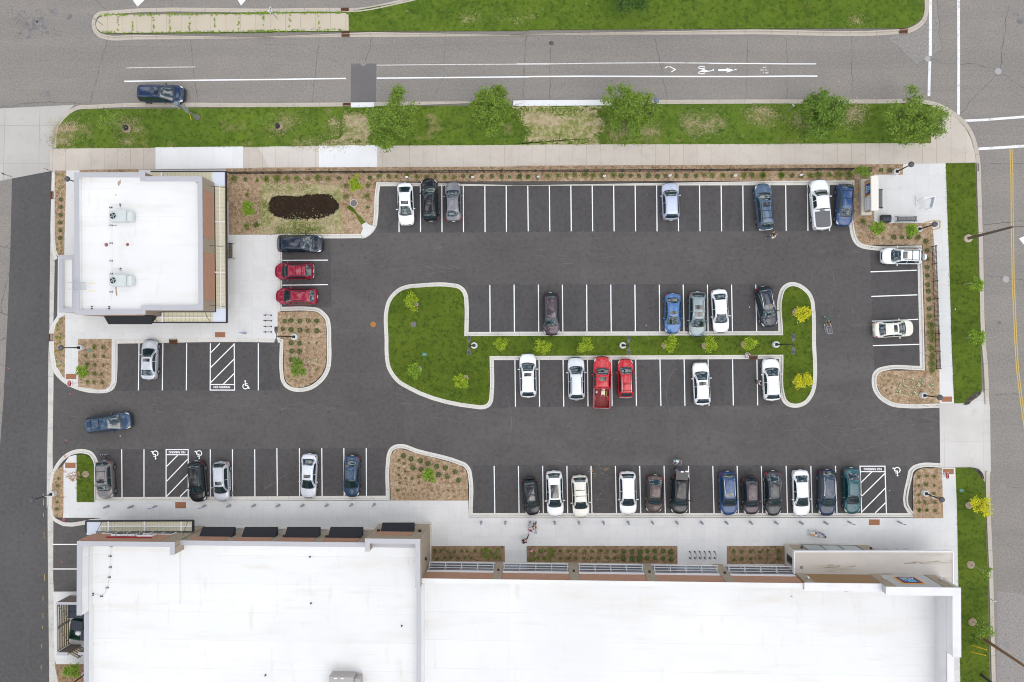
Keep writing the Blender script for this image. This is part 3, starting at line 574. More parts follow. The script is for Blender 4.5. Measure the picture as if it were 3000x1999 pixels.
for s_ in ('02:1778,597 1852,597 1845,585 1912,606 1850,629 1855,614 1778,614', '02:1620,605 1655,598 1690,612 1740,604 1700,618 1665,622 1640,612'): mk.poly(W(s_), .0066)
def arc(mb, c, rx, ry, a0, a1, w, z, n=16, rot=0.0):
    for i in range(n):
        p = []
        for t, k in ((a0 + (a1 - a0) * i / n, 1), (a0 + (a1 - a0) * (i + 1) / n, 1), (a0 + (a1 - a0) * (i + 1) / n, -1), (a0 + (a1 - a0) * i / n, -1)):
            x, y = math.cos(t) * (rx + k * w / 2), math.sin(t) * (ry + k * w / 2)
            p.append((c.x + x * math.cos(rot) - y * math.sin(rot), c.y + x * math.sin(rot) + y * math.cos(rot), z))
        mb.quad(*p)
for yy in (583, 627): arc(mk, P('02', 1635, yy), .36, .14, .2, 6.1, .09, .0068)
mk.poly([P('02', 1734, 604) + Vector((.09 * math.cos(t), .11 * math.sin(t), 0)) for t in [i * .628 for i in range(10)]], .0068)
ln(mk, '02:1318,588 1345,572', .1, .0066); ln(mk, '02:1352,573 1410,600', .1, .0066); ln(mk, '02:1410,598 1372,622', .1, .0068); ln(mk, '02:1912,604 1935,598', .09, .0068)
wk = MB()
for s_ in ('02:2140,605 2170,605', '02:2160,585 2190,578', '02:2180,605 2195,603', '02:2178,630 2210,622', '02:2165,632 2172,628', '02:2185,636 2205,634'): ln(wk, s_, .09, .0066)
tag(wk.build('worn_lane_symbol', PAINT_OLD), kind='structure')
def wheelchair(t, x, y, flip):
    c = P(t, x, y); k = -1.0 if flip else 1.0
    f = lambda u, w: c + Vector((u * k, w * k, 0))
    head = f(-.06, .46); mk.poly([head + Vector((.1 * math.cos(q * .628), .1 * math.sin(q * .628), 0)) for q in range(10)], .0112)
    strip(mk, [f(-.06, .36), f(-.03, -.02), f(.22, -.04), f(.34, -.36)], .12, .0113); strip(mk, [f(-.05, .2), f(.2, .18)], .09, .0116); strip(mk, [f(.3, -.38), f(.5, -.34)], .1, .0118)
    arc(mk, f(-.04, -.14), .3, .3, (2.0 if not flip else 2.0 + math.pi), (6.0 if not flip else 6.0 + math.pi), .11, .0114, 14)
wheelchair('20', 2118, 437, False); wheelchair('20', 1337, 1037, True); wheelchair('20', 1713, 1035, True); wheelchair('23', 1258, 1180, True)
tag(pm.build('painted_lines', PAINT), kind='structure'); tag(px_.build('crossing_lines', PAINT_X), kind='structure'); tag(po.build('worn_painted_lines', PAINT_OLD), kind='structure'); tag(py.build('yellow_centre_lines', PAINT_Y), kind='structure'); tag(mk.build('painted_symbols', PAINT), kind='structure')

def text(body, size, M, m, name, parent=None, ext=.004, ax='CENTER', sx=1.0, kind=None, bold=0.0):
    cu = bpy.data.curves.new(name, 'FONT'); cu.body = body; cu.size = size; cu.extrude = ext; cu.align_x = ax; cu.align_y = 'CENTER'; cu.offset = bold
    ob = bpy.data.objects.new(name, cu); COL.objects.link(ob)
    cu.materials.append(m)
    if parent is not None: ob.parent = parent
    bpy.context.view_layer.update()
    me = bpy.data.meshes.new_from_object(ob); bpy.data.objects.remove(ob); bpy.data.curves.remove(cu)
    ob = bpy.data.objects.new(name, me); COL.objects.link(ob)
    if not me.materials: me.materials.append(m)
    if parent is not None: ob.parent = parent
    ob.matrix_local = M @ Matrix.Diagonal((sx, 1, 1, 1))
    if kind: ob['kind'] = kind
    return ob
def frame(o, right, up):
    r_, u = Vector(right).normalized(), Vector(up).normalized(); n = r_.cross(u)
    m = Matrix((( r_.x, u.x, n.x, o[0]), (r_.y, u.y, n.y, o[1]), (r_.z, u.z, n.z, o[2]), (0, 0, 0, 1)))
    return m
for t, x, y, f in (('20', 1912, 455, 1), ('20', 1525, 1015, -1), ('23', 1049, 1160, -1)):
    p = P(t, x, y, .011); text('NO PARKING', .36, frame(p, (f, 0, 0), (0, f, 0)), PAINT, 'no_parking_wording', ext=0.001, sx=.9, kind='structure', bold=.012)
rm = MB()
for s_ in ('30:535,118 540,150', '30:546,115 550,148', '30:557,120 560,150', '30:500,770 503,800', '30:510,768 512,802', '30:520,772 522,798', '20:555,1172 558,1195', '20:566,1168 568,1192', '20:575,1172 576,1190', '20:552,1390 556,1412', '20:565,1388 570,1410', '20:560,1040 563,1060', '20:570,1040 574,1062', '20:598,505 612,520', '20:65,285 82,300', '30:525,485 540,500', '20:560,905 575,922', '10:635,1380 638,1395', '10:645,1378 648,1394'): ln(rm, s_, .06, .158 if s_[:2] in ('30', '20') and float(s_.split(':')[1].split(',')[0]) > 540 and float(s_.split(',')[1].split()[0]) > 1030 else .0112)
tag(rm.build('red_utility_marks', mat('red_marker_paint', (.55, .12, .11), .85, layers=[(5, 4, .5, .7, (.4, .2, .18), .8)])), kind='structure')
ym = MB()
for s_ in ('20:372,1372 373,1400', '20:375,1420 376,1475', '30:375,68 376,105', '30:380,225 380,290', '30:383,600 385,655', '30:371,790 371,830', '30:370,935 371,975', '30:366,1045 367,1070', '30:360,1200 361,1235', '30:354,1380 355,1420'): ln(ym, s_, .06, .0062)
tag(ym.build('yellow_utility_marks', mat('yellow_marker_paint', (.45, .31, .06), .85, layers=[(3, 4, .45, .7, (.2, .16, .1), .9)])), kind='structure')

# pavement furniture let into the ground
RUST = std('rusted_iron', (.13, .055, .025), .8, .2); IRON = std('cast_iron', (.17, .15, .145), .7, .3); DARK = std('dark_void', (.008, .008, .008), .9)
TACT = std('rust_tactile_plate', (.30, .125, .06), .8, layers=[(5, 4, .5, .7, (.22, .095, .05), .7)])
def grate(t, x0, y0, x1, y1, label, m=RUST):
    a, b = P(t, x0, y1), P(t, x1, y0); z0 = .02
    r = thing('storm_drain', label, 'storm drain', ((a.x + b.x) / 2, (a.y + b.y) / 2, 0), 0, 'storm drains in the kerbs')
    w, h = abs(b.x - a.x), abs(b.y - a.y); zt = .165
    f = MB()
    for cx, cy, sx, sy in ((0, h / 2 - .03, w, .06), (0, -h / 2 + .03, w, .06), (-w / 2 + .03, 0, .06, h - .12), (w / 2 - .03, 0, .06, h - .12)): f.box((cx, cy, zt / 2), (sx, sy, zt))
    f.build('frame', m, r)
    g = MB(); n = 9; hor = w >= h
    for i in range(n):
        u = (i + .5) / n - .5
        if hor: g.box((u * (w - .12), 0, zt - .02), ((w - .12) / n * .5, h - .12, .03))
        else: g.box((0, u * (h - .12), zt - .02), (w - .12, (h - .12) / n * .5, .03))
    g.build('grate', m, r)
    MB().box((0, 0, .06), (w - .12, h - .12, .12)).build('pit', DARK, r)
for a in (('01', 735, 72, 800, 104, 'rusted storm drain in the far kerb where the median meets the lawn'), ('01', 740, 270, 807, 319, 'rusted storm drain at the end of the tan concrete median'), ('01', 752, 890, 817, 921, 'rusted storm drain beside the white replaced kerb and the dark asphalt patch'),
          ('03', 1277, 247, 1345, 291, 'rusted storm drain by the rounded corner of the upper lawn'), ('03', 1925, 1412, 1958, 1479, 'dark storm drain in the kerb of the side street', IRON), ('10', 440, 240, 469, 305, 'rusted storm drain beside the lane and the strip of yellow flowers'),
          ('10', 426, 1465, 466, 1529, 'rusted storm drain in the lane kerb below the small shop'), ('20', 1462, 38, 1530, 87, 'rusted storm drain at the head of the bays below the small shop'), ('22', 2043, 178, 2114, 216, 'rusted storm drain in the island kerb next to the sitting person')):
    grate(*a)
for t, x0, y0, x1, y1, z, lb in (('10', 1857, 1452, 1945, 1496, .132, 'rust-red tactile plate on the pavement below the small shop'), ('20', 573, 340, 663, 385, .132, 'rust-red tactile plate beside the red stop sign by the lane'), ('20', 568, 1104, 657, 1150, .132, 'rust-red tactile plate next to the little lawn with the bare tree'),
        ('20', 1515, 1443, 1608, 1497, .132, 'rust-red tactile plate in front of the left shop below the hatched bay'), ('23', 1637, 535, 1727, 580, .147, 'rust-red tactile plate at the upper edge of the right entrance'), ('23', 1650, 1158, 1742, 1203, .132, 'rust-red tactile plate under the dark stop sign'), ('33', 1012, 125, 1105, 173, .132, 'worn brown tactile plate between the two blue parking signs')):
    tag(sheet('tactile_plate', W('%s:%d,%d %d,%d %d,%d %d,%d' % (t, x0, y0, x1, y0, x1, y1, x0, y1)), z + .008, TACT, .03), lb, 'tactile plate', 'tactile plates at the crossings', 'thing')
def manhole(t, x, y, r, label, m, z=.0, ring=None):
    p = P(t, x, y); o = thing('manhole_cover', label, 'manhole cover', (p.x, p.y, z), 0, 'manhole covers')
    r *= M1
    MB().lathe((0, 0, 0), [(r, -.02), (r, .012), (r * .86, .012), (r * .84, .007)], 20).build('rim', ring or m, o)
    d = MB().lathe((0, 0, 0), [(r * .83, -.01), (r * .83, .010)], 20)
    for k in range(-2, 3): d.box((0, k * r * .28, .013), (r * 1.1, r * .09, .006))
    d.build('lid', m, o)
LID = std('grey_iron_lid', (.24, .225, .22), .7, .2); LIDL = std('pale_iron_lid', (.36, .35, .35), .7, .2); ORG = std('orange_rusted_lid', (.36, .15, .035), .8)
for a in (('01', 925, 548, 24, 'manhole cover at the top edge of the dark asphalt patch', LID), ('01', 1617, 645, 24, 'manhole cover touching the bicycle lane line', LID), ('03', 1523, 508, 24, 'pale manhole cover in the gap of the crossing line', LIDL), ('03', 2131, 615, 27, 'manhole cover in the middle of the street junction where cracks meet', LIDL),
          ('11', 1010, 1385, 25, 'orange rusted manhole cover in the car park lane', ORG, .005), ('11', 1358, 1385, 25, 'brown manhole cover in the island lawn', IRON, .135), ('11', 845, 343, 35, 'manhole cover in a concrete ring beside the mud basin', IRON, .16, C_DRIVE), ('13', 2198, 997, 27, 'pale manhole cover in the side street near the yellow line', LIDL),
          ('13', 2140, 1370, 16, 'small dark oval cover in the side street', IRON), ('23', 2170, 1310, 26, 'grey manhole cover in the side street below the right entrance', LID), ('33', 2203, 1202, 27, 'grey manhole cover in the side street beside the brown utility pole', LID)):
    manhole(*a)
UG = std('green_utility_lid', (.10, .24, .19), .6)
for t, x, y, sx, sy, z, lb in (('21', 1453, 172, .48, .36, .137, 'green utility box lid in the island lawn'), ('20', 775, 140, .3, .44, .16, 'grey-green utility box lid beside the lamp footing by the lane'), ('23', 1810, 1343, .44, .34, .14, 'green utility box lid in the lawn by the lower right lamp'), ('20', 532, 235, .24, .24, .16, 'small green valve lid among the yellow flowers'), ('23', 1468, 390, .24, .24, .145, 'small teal valve lid in the bed of white flowers'), ('23', 1552, 435, .26, .28, .145, 'teal valve lid beside the white flowers at the sidewalk'), ('13', 925, 297, .5, .55, .145, 'grey utility box lid beside the monument sign')):
    p = P(t, x, y); o = MB(); o.bbox((p.x, p.y, z + .01), (sx, sy, .06), .02); tag(o.build('utility_box', UG if 'grey u' not in lb else LID, org=(p.x, p.y, z)), lb, 'utility box')
# ------------------------------------------------------------------ buildings
TANB = mat('tan_brick', (.33, .255, .18), .9, bricks=((.36, .28, .195), (.27, .205, .14), (.40, .36, .30), .30, .10, .012))
REDB = mat('red_brick', (.42, .19, .105), .9, bricks=((.46, .215, .12), (.36, .155, .085), (.44, .34, .27), .22, .085, .010))
STONE = mat('cast_stone', (.60, .55, .47), .85, layers=[(.8, 5, .45, .7, (.52, .47, .40), .6)])
CAP = mat('metal_coping', (.41, .405, .425), .45, .15, layers=[(.7, 4, .45, .7, (.42, .415, .43), .6)])
CAPL = mat('pale_metal_coping', (.62, .61, .62), .45, .1, layers=[(.5, 5, .5, .7, (.54, .53, .54), .6)])
ROOF = mat('white_roof_membrane', (.715, .712, .70), .75, layers=[(.05, 4, .42, .62, (.675, .672, .668), .9), (.12, 5, .46, .66, (.655, .64, .615), .6), (.35, 6, .52, .70, (.62, .585, .53), .5, (.35, 1.8, 1)), (.6, 6, .60, .75, (.56, .50, .42), .4, (1.6, .35, 1)), (.5, 6, .60, .75, (.57, .51, .43), .4, (.3, 2.4, 1)), (4, 4, .64, .76, (.56, .52, .45), .35)], joints=(60, 3.05, 4, 1.1, 0, .04, .90))
WHITEM = std('white_metal', (.78, .78, .79), .5, .1); GREYM = std('grey_metal', (.42, .43, .45), .45, .4); BLACKM = std('black_metal', (.018, .018, .022), .5, .2)
AWN = mat('black_awning_fabric', (.014, .015, .019), .85, layers=[(14, 3, .5, .75, (.035, .036, .042), .6)])
PANEL = mat('cream_canopy_deck', (.62, .58, .42), .6, layers=[(2.0, 3, .45, .7, (.66, .62, .47), .7), (5, 3, .5, .7, (.54, .50, .35), .5)])
BLUEP = std('pale_blue_flashing', (.60, .64, .72), .5, .1)
GLASS = mat('shop_glass', (.03, .038, .042), .06, spec=.8)
GLASSP = mat('pale_shop_glass', (.30, .33, .32), .08, spec=.8)
WOODP = mat('brown_wall_panel', (.28, .165, .075), .7, layers=[(1.5, 4, .45, .7, (.24, .14, .065), .7, (.3, 1, 6))])
LGREYP = mat('light_grey_panel', (.45, .45, .455), .6)
CANOPYR = mat('canopy_roof', (.50, .455, .405), .8, layers=[(.3, 5, .45, .68, (.57, .53, .485), .8, (.6, 2, 1)), (.45, 6, .57, .68, (.30, .235, .16), .75, (.35, 2.6, 1)), (2, 4, .5, .75, (.50, .46, .41), .5)])

def wall_panel(mb, A, B, z0, z1, t=.03, back=0.0):
    d = (B - A).xy; n = Vector((d.y, -d.x)).normalized(); m = (A.xy + B.xy) / 2 + n * (t / 2 - back)
    mb.box((m.x, m.y, (z0 + z1) / 2), (d.length, t, z1 - z0), math.atan2(d.y, d.x)); return mb
def ccw(p):
    p = list(p)
    if area2(p) < 0: p.reverse()
    return p
def shell(root, outline, ztop, roofz, capw, wm, cm, rm=None):
    o = ccw(outline); i = offset(o, capw, True)
    MB().ring(o, i, 0, ztop).build('wall', wm, root)
    MB().ring(offset(o, -.03, True), offset(o, capw + .02, True), ztop + .003, ztop + .07).build('parapet_cap', cm, root)
    MB().prism(offset(o, capw + .01, True), roofz - .2, roofz).build('roof', rm or ROOF, root)
    MB().ring(offset(o, capw + .002, True), offset(o, capw + .018, True), roofz - .1, ztop + .001).build('upstand', ROOF, root)
    return o
def glazing(root, A, B, z0, z1, n=3, fm=None, gm=None, t=.05):
    """a shop window: one framed pane row"""
    f = MB(); d = B - A
    for k in range(n + 1):
        c = A.lerp(B, k / n); e = d.normalized() * .035
        wall_panel(f, c - e, c + e, z0, z1, t + .03)
    wall_panel(f, A, B, z1 - .06, z1, t + .025); wall_panel(f, A, B, z0, z0 + .06, t + .025)
    w = f.build('window', fm or GREYM, root)
    wall_panel(MB(), A + d.normalized() * .02, B - d.normalized() * .02, z0 + .02, z1 - .02, t).build('pane', gm or GLASS, w)
    return w

# --- the small shop beside the lane
shop = thing('shop_building', 'small flat white-roofed shop with brick end wall and wrap-around canopy beside the lane', 'shop', (0, 0, 0))
zs = 6.4
so = shell(shop, [P('10', *q, zs) for q in ((643, 78), (1250, 76), (1250, 112), (1742, 112), (1751, 1262), (1253, 1262), (1253, 1298), (650, 1302))], zs, 5.9, .47, TANB, CAP)
xe = P('10', 1742, 112, zs).x; ye0, ye1 = P('10', 1742, 112, zs).y, P('10', 1751, 1262, zs).y
xe1 = P('10', 1751, 1262, zs).x
def ewall(y):
    k = (y - ye0) / (ye1 - ye0); return Vector((xe + (xe1 - xe) * k, y, 0))
for a, b in ((217, 628), (757, 1170)):
    ya, yb = P('10', 1745, a, zs).y, P('10', 1745, b, zs).y
    wall_panel(MB(), ewall(yb), ewall(ya), 3.5, 6.25, .045).build('brick_panel', REDB, shop)
    glazing(shop, ewall(yb + .2), ewall(ya - .2), .6, 3.0, 4)
ys = P('10', 900, 1300, zs).y
xw, xm = P('10', 650, 1300, zs).x, P('10', 1253, 1298, zs).x
wall_panel(MB(), Vector((xw + 2.2, ys, 0)), Vector((xm - 1.0, ys, 0)), 3.2, 6.2, .05).build('brick_panel', REDB, shop)
glazing(shop, Vector((xw + 2.6, ys, 0)), Vector((xm - 1.2, ys, 0)), .1, 2.9, 4)
yn = P('10', 900, 77, zs).y
wall_panel(MB(), Vector((P('10', 1240, 77, zs).x, yn, 0)), Vector((xw + .6, yn, 0)), 3.0, 6.2, .05).build('brick_panel', REDB, shop)
MB().ring(offset(so, -.06, True), offset(so, .1, True), 0, .75).build('plinth', STONE, shop)
an = ccw([P('10', *q, 4.4) for q in ((510, 790), (655, 790), (655, 1281), (510, 1281))])
ai = offset(an, .42, True)
MB().ring(an, ai, 0, 4.4).build('annex_wall', TANB, shop); MB().ring(offset(an, -.03, True), offset(an, .44, True), 4.403, 4.46).build('annex_cap', CAP, shop)
MB().ring(offset(an, .422, True), offset(an, .438, True), 3.85, 4.401).build('annex_upstand', ROOF, shop); MB().prism(offset(an, .43, True), 3.8, 4.0).build('annex_roof', ROOF, shop)
wd = MB(); wall_panel(wd, Vector((an[0].x, -1, 0)), Vector((an[0].x, -2, 0)), 0, 2.1, .05)
# canopy round the east and south sides
zc = 3.25
cn_ = thing('canopy', None, None, (0, 0, 0)); cn_.parent = shop; del cn_
cpo = bpy.data.objects['canopy']
fr = MB(); ow = [P('10', *q, zc) for q in ((1298, 66), (1945, 66), (1953, 1369), (1310, 1369))]
fr.path(ow, .01)
fr = MB()
def bar(mb, A, B, w, h, z):
    d = (B - A).xy; m = (A.xy + B.xy) / 2; mb.box((m.x, m.y, z), (d.length, w, h), math.atan2(d.y, d.x))
for a, b in ((0, 1), (1, 2), (2, 3)): bar(fr, ow[a], ow[b], .12, .32, zc - .1 + .004 * a)
inn = [P('10', *q, zc) for q in ((1305, 110), (1848, 112), (1858, 1276), (1400, 1276))]
bar(fr, inn[1] + Vector((0, -1.2, 0)), inn[2], .10, .30, zc - .09)
bar(fr, inn[2], inn[3], .10, .30, zc - .085); bar(fr, P('10', 1400, 1276, zc), P('10', 1397, 1312, zc), .1, .3, zc - .08); bar(fr, P('10', 1310, 1312, zc), P('10', 1310, 1369, zc), .1, .3, zc - .075)
fr.build('frame', BLACKM, cpo)
def deck(mb, t, x0, y0, x1, y1, z=zc - .05):
    mb.prism([P(t, x0, y0, z), P(t, x1, y0, z), P(t, x1, y1, z), P(t, x0, y1, z)], z - .03, z)
dk = MB(); deck(dk, '10', 1853, 190, 1942, 1245); deck(dk, '10', 1405, 1281, 1840, 1363, zc - .054); deck(dk, '10', 1315, 1316, 1400, 1363, zc - .058); deck(dk, '10', 1305, 72, 1830, 150, zc - .05)
dk.build('deck', PANEL, cpo)
rb = MB(); z_ = zc - .02
for k in range(30):
    y = 196 + k * 36.2; bar(rb, P('10', 1853, y, z_), P('10', 1942, y, z_), .035, .03, z_)
for k in range(12):
    x = 1415 + k * 36.2; bar(rb, P('10', x, 1281, z_), P('10', x, 1363, z_), .035, .03, z_)
for k in range(13):
    x = 1410 + k * 33; bar(rb, P('10', x, 74, z_), P('10', x, 150, z_), .035, .03, z_)
rb.build('deck_rib', std('cream_rib', (.50, .46, .31), .6), cpo)
pu = MB(); z_ = zc + .03
bar(pu, P('10', 1893, 190, z_), P('10', 1902, 1245, z_), .10, .1, z_); bar(pu, P('10', 1315, 1322, z_), P('10', 1838, 1322, z_), .09, .1, z_); bar(pu, P('10', 1393, 112, z_), P('10', 1393, 74, z_), .16, .1, z_)
for y in (500, 935): bar(pu, P('10', 1853, y, z_), P('10', 1942, y, z_), .12, .105, z_)
bar(pu, P('10', 1400, 1283, z_), P('10', 1400, 1363, z_), .16, .105, z_)
pu.build('purlin', WHITEM, cpo)
for q_ in ((1830, 70, 1942, 190), (1838, 1245, 1948, 1365)):
    fl = MB(); deck(fl, '10', *q_, zc - .03); fl.build('corner_flashing', BLUEP, cpo)
for y in (192, 704, 1218): 
    MB().tube(P('10', 1806, y, 5.0), P('10', 1938, y + 14, zc + .06), .022).build('tie_rod', BLACKM, cpo)
for x0, x1 in ((1318, 1355), (1762, 1806)): MB().tube(P('10', x0, 1310 if x0 < 1500 else 1270, 4.8), P('10', x1, 1362, zc + .06), .022).build('tie_rod', BLACKM, cpo)
aw = MB(); aw.quad(P('10', 893, 1312, 4.6), P('10', 1305, 1312, 4.6), P('10', 1308, 1383, 3.1), P('10', 933, 1383, 3.1)); q = [P('10', 933, 1383, 3.1), P('10', 1308, 1383, 3.1)]
aw.quad(q[0], q[1], q[1] - Vector((0, 0, .25)), q[0] - Vector((0, 0, .25))); aw.quad(P('10', 1305, 1312, 4.6), q[1], P('10', 1305, 1312, 4.6) - Vector((0, 0, 1.5))); aw.quad(P('10', 893, 1312, 4.6), q[0], P('10', 893, 1312, 4.6) - Vector((0, 0, 1.5)))
aw.build('awning', AWN, shop)
for z0, s_ in ((5.9, '10:1012,160 1045,132 1040,170 1020,195 1016,180'), (5.9, '10:992,1062 1006,1062 1012,1135 1000,1140 994,1090'), (5.9, '10:975,528 1012,528 1010,537 980,538'), (5.9, '10:990,268 1003,262 1000,280'), (5.9, '10:1683,152 1702,152 1702,172 1692,166')):
    MB().prism([Vector((v.x, v.y, 0)) for v in W(s_, z0)], z0, z0 + .004).build('dirt_stain', mat('roof_dirt', (.30, .22, .15), .9, layers=[(2, 5, .4, .6, (.55, .47, .36), .7)]), shop)
wl_ = MB()
for y in (1029, 1096): wl_.prism([P('10', 760, y - 3, 5.9), P('10', 822, y - 3, 5.9), P('10', 822, y + 3, 5.9), P('10', 760, y + 3, 5.9)], 5.902, 5.905)
wl_.build('yellow_warning_strip', std('yellow_strip', (.75, .56, .12), .7), shop)
ld = MB(); za = 7.3
for y in (1022, 1080):
    ld.tube(P('10', 580, y, za - .1), P('10', 740, y + 4, za), .03); ld.tube(P('10', 630, y + 3, 4.0), P('10', 628, y, za - .1), .03); ld.tube(P('10', 730, y + 3, 5.9), P('10', 740, y + 4, za), .03)
for k in range(9): ld.tube(P('10', 628, 1025, 4.2 + k * .3), P('10', 628, 1081, 4.2 + k * .3), .02)
for k in range(3): ld.tube(P('10', 700 + k * 16, 1025, 6.6 - k * .22), P('10', 700 + k * 16, 1084, 6.6 - k * .22), .02)
ld.box(P('10', 658, 1055, 6.52), (.82, .68, .05)); ld.build('roof_ladder', GREYM, shop)

def roof_unit(t, x0, y0, x1, x2, y1, zr, h, label, name='rooftop_unit'):
    a, b = P(t, x0, y1, zr + h), P(t, x1, y0, zr + h); c = P(t, x2, y0, zr + h * .8)
    o = thing(name, label, 'air conditioner', ((a.x + b.x) / 2, (a.y + b.y) / 2, zr), 0, 'rooftop air conditioners')
    w, d = b.x - a.x, b.y - a.y; m = std('unit_grey_green', (.52, .555, .54), .5, .1)
    MB().bbox((0, 0, h / 2 + .05), (w, d, h - .1), .03).build('cabinet', m, o)
    hd = MB(); e = c.x - b.x; hd.bbox((w / 2 + e / 2, -.02, h * .42), (e, d * .86, h * .7), .03); hd.box((w / 2 + e + .02, -.02, h * .5), (.05, d * .5, h * .3)); hd.build('intake_hood', std('unit_pale', (.58, .61, .595), .5, .1), o)
    MB().box((0, 0, .05), (w + .3, d * .9, .1)).build('base_curb', ROOF, o)
    f = MB().lathe((-w / 2 + .46, 0, h), [(.37, 0), (.40, .05), (.34, .05), (.33, 0.02)], 20, False); fo = f.build('fan_guard', m, o)
    MB().lathe((-w / 2 + .46, 0, h), [(.33, .004), (.33, .012)], 18).build('fan_well', DARK, fo)
    bl = MB()
    for k in range(4):
        t_ = k * math.pi / 2 + .4; bl.box((-w / 2 + .46 + .17 * math.cos(t_), .17 * math.sin(t_), h + .03), (.26, .13, .02), t_)
    bl.build('fan_blades', std('fan_metal', (.35, .36, .38), .4, .6), fo)
    MB().box((w / 2 + .35, -d / 2 + .1, h * .62), (.12, .08, .06)).build('warning_label', std('yellow_label', (.8, .6, .1), .6), o)
roof_unit('10', 937, 399, 1082, 1131, 497, 5.9, 1.1, 'grey-green rooftop air conditioner on the small shop, nearer the street')
roof_unit('10', 937, 957, 1082, 1131, 1054, 5.9, 1.1, 'grey-green rooftop air conditioner on the small shop, beside the roof ladder')
PB = []
def pipe_block(t, x, y, zr, lab, rz=0.0):
    p = P(t, x, y, zr); o = thing('pipe_support', lab, 'pipe support', (p.x, p.y, zr), rz, lab.split(' on ')[0] + 's on roofs')
    MB().bbox((-.08, 0, .06), (.13, .15, .12), .02).build('rubber_block', BLACKM, o); MB().bbox((.09, 0, .06), (.13, .15, .12), .02).build('rubber_block', BLACKM, o); MB().box((0, 0, .125), (.06, .18, .03)).build('strap', GREYM, o)
for x, y, rz in ((957, 378, 0), (1037, 357, 1.57), (959, 532, 0), (959, 685, 0), (959, 837, 0), (1040, 910, 1.57), (960, 948, 0), (959, 1105, 0), (793, 1240, 1.57), (943, 1240, 1.57)):
    pipe_block('10', x, y, 5.9, 'small black gas pipe support block on the white roof of the small shop', rz)
pp = MB()
for s_ in ('10:957,378 955,355 1037,357', '10:1033,358 1034,398', '10:959,500 959,950', '10:957,948 957,908 1040,910', '10:1035,910 1036,957', '10:959,1055 958,1180', '10:690,1240 943,1240'): pp.path(W(s_, 6.04), .025)
tag(pp.build('gas_pipe', WHITEM), 'thin white gas pipe running along the small shop roof', 'pipe')
for x, y, r, lb in ((917, 699, .2, 'larger red-brown roof drain on the small shop roof'), (1100, 697, .17, 'smaller red-brown roof drain on the small shop roof')):
    p = P('10', x, y, 5.9); tag(MB().lathe((p.x, p.y, 5.9), [(r, 0), (r, .04), (r * .7, .14), (r * .35, .16), (r * .3, .2), (.02, .2)], 14).build('roof_drain', std('drain_red', (.28, .10, .085), .6), org=(p.x, p.y, 5.9), smooth=False), lb, 'roof drain')

# --- the left shop block of the long building
blk = thing('shop_building', 'long brick shop block with five black awnings and a wide white flat roof', 'shop', (0, 0, 0))
XW = P('30', 733, 1200, 6.4).x; YN = P('30', 1900, 314, 6.55).y; YT = P('30', 1000, 318, 7.8).y; XE = P('31', 1410, 400, 7.8).x; YC = P('31', 1100, 294, 7.8).y
YB = -62.0; XP = P('31', 1440, 1000, 6.9).x
XR = P('30', 1505, 350, 7.8).x; XC = P('31', 942, 320, 7.8).x
V = lambda x, y, z=0: Vector((x, y, z))
bo = shell(blk, [V(XW, YN), V(XE, YN), V(XE, YB), V(XW, YB)], 6.5, 5.6, .46, TANB, CAP)
yw_end = P('30', 640, 950, 7.8).y
def false_front(root, pieces, z, wm, cm):
    w, c = MB(), MB()
    for x0, y0, x1, y1 in pieces:
        w.prism([V(x0, y0), V(x1, y0), V(x1, y1), V(x0, y1)], 0, z); c.prism([V(x0 - .03, y0 - .03), V(x1 + .03, y0 - .03), V(x1 + .03, y1 + .03), V(x0 - .03, y1 + .03)], z + .003, z + .07)
    w.build('raised_wall', wm, root); c.build('parapet_cap', cm, root)
false_front(blk, [(XW - .04, YT - .46, XR, YT)], 7.8, TANB, CAP); false_front(blk, [(XW - .04, yw_end, XW + .44, YT - .5)], 7.796, TANB, CAP); false_front(blk, [(XR - .46, YT - 1.3, XR, YT - .5)], 7.796, TANB, CAP)
false_front(blk, [(XC, YC - .46, XE + .05, YC)], 7.8, TANB, CAP); false_front(blk, [(XC, YC - 1.3, XC + .46, YC - .5)], 7.796, TANB, CAP); false_front(blk, [(XE - .41, P('31', 1400, 717, 7.8).y, XE + .05, YC - .5)], 7.796, TANB, CAP)
MB().box((XW + .455, (yw_end + YT - .5) / 2, 6.7), (.02, YT - .5 - yw_end, 2.1)).build('upstand', ROOF, blk); MB().box(((XW + XR) / 2, YT - .475, 6.7), (XR - XW - 1.0, .02, 2.1)).build('upstand', ROOF, blk); MB().box((XE - .42, (P('31', 1400, 717, 7.8).y + YC - .5) / 2, 6.6), (.02, YC - .5 - P('31', 1400, 717, 7.8).y, 2.1)).build('upstand', ROOF, blk)
stp = MB(); stp.ring(offset(ccw([V(XE - .3, YN - .2), V(XW + 5, YN - .2), V(XW + 5, YN + .0), V(XE - .3, YN)]), -.05, True), offset(ccw([V(XE - .3, YN - .2), V(XW + 5, YN - .2), V(XW + 5, YN), V(XE - .3, YN)]), .02, True), 0, .8); 
MB().box(((XR + XC) / 2, YN + .03, .4), (XC - XR - .02, .1, .8)).build('plinth', STONE, blk); MB().box(((XC + XE) / 2 + .05, YC + .03, .4), (XE - XC + .14, .1, .8)).build('plinth', STONE, blk); MB().box((XE + .09, (YC - 5.5), .4), (.1, 10.9, .8)).build('plinth', STONE, blk)
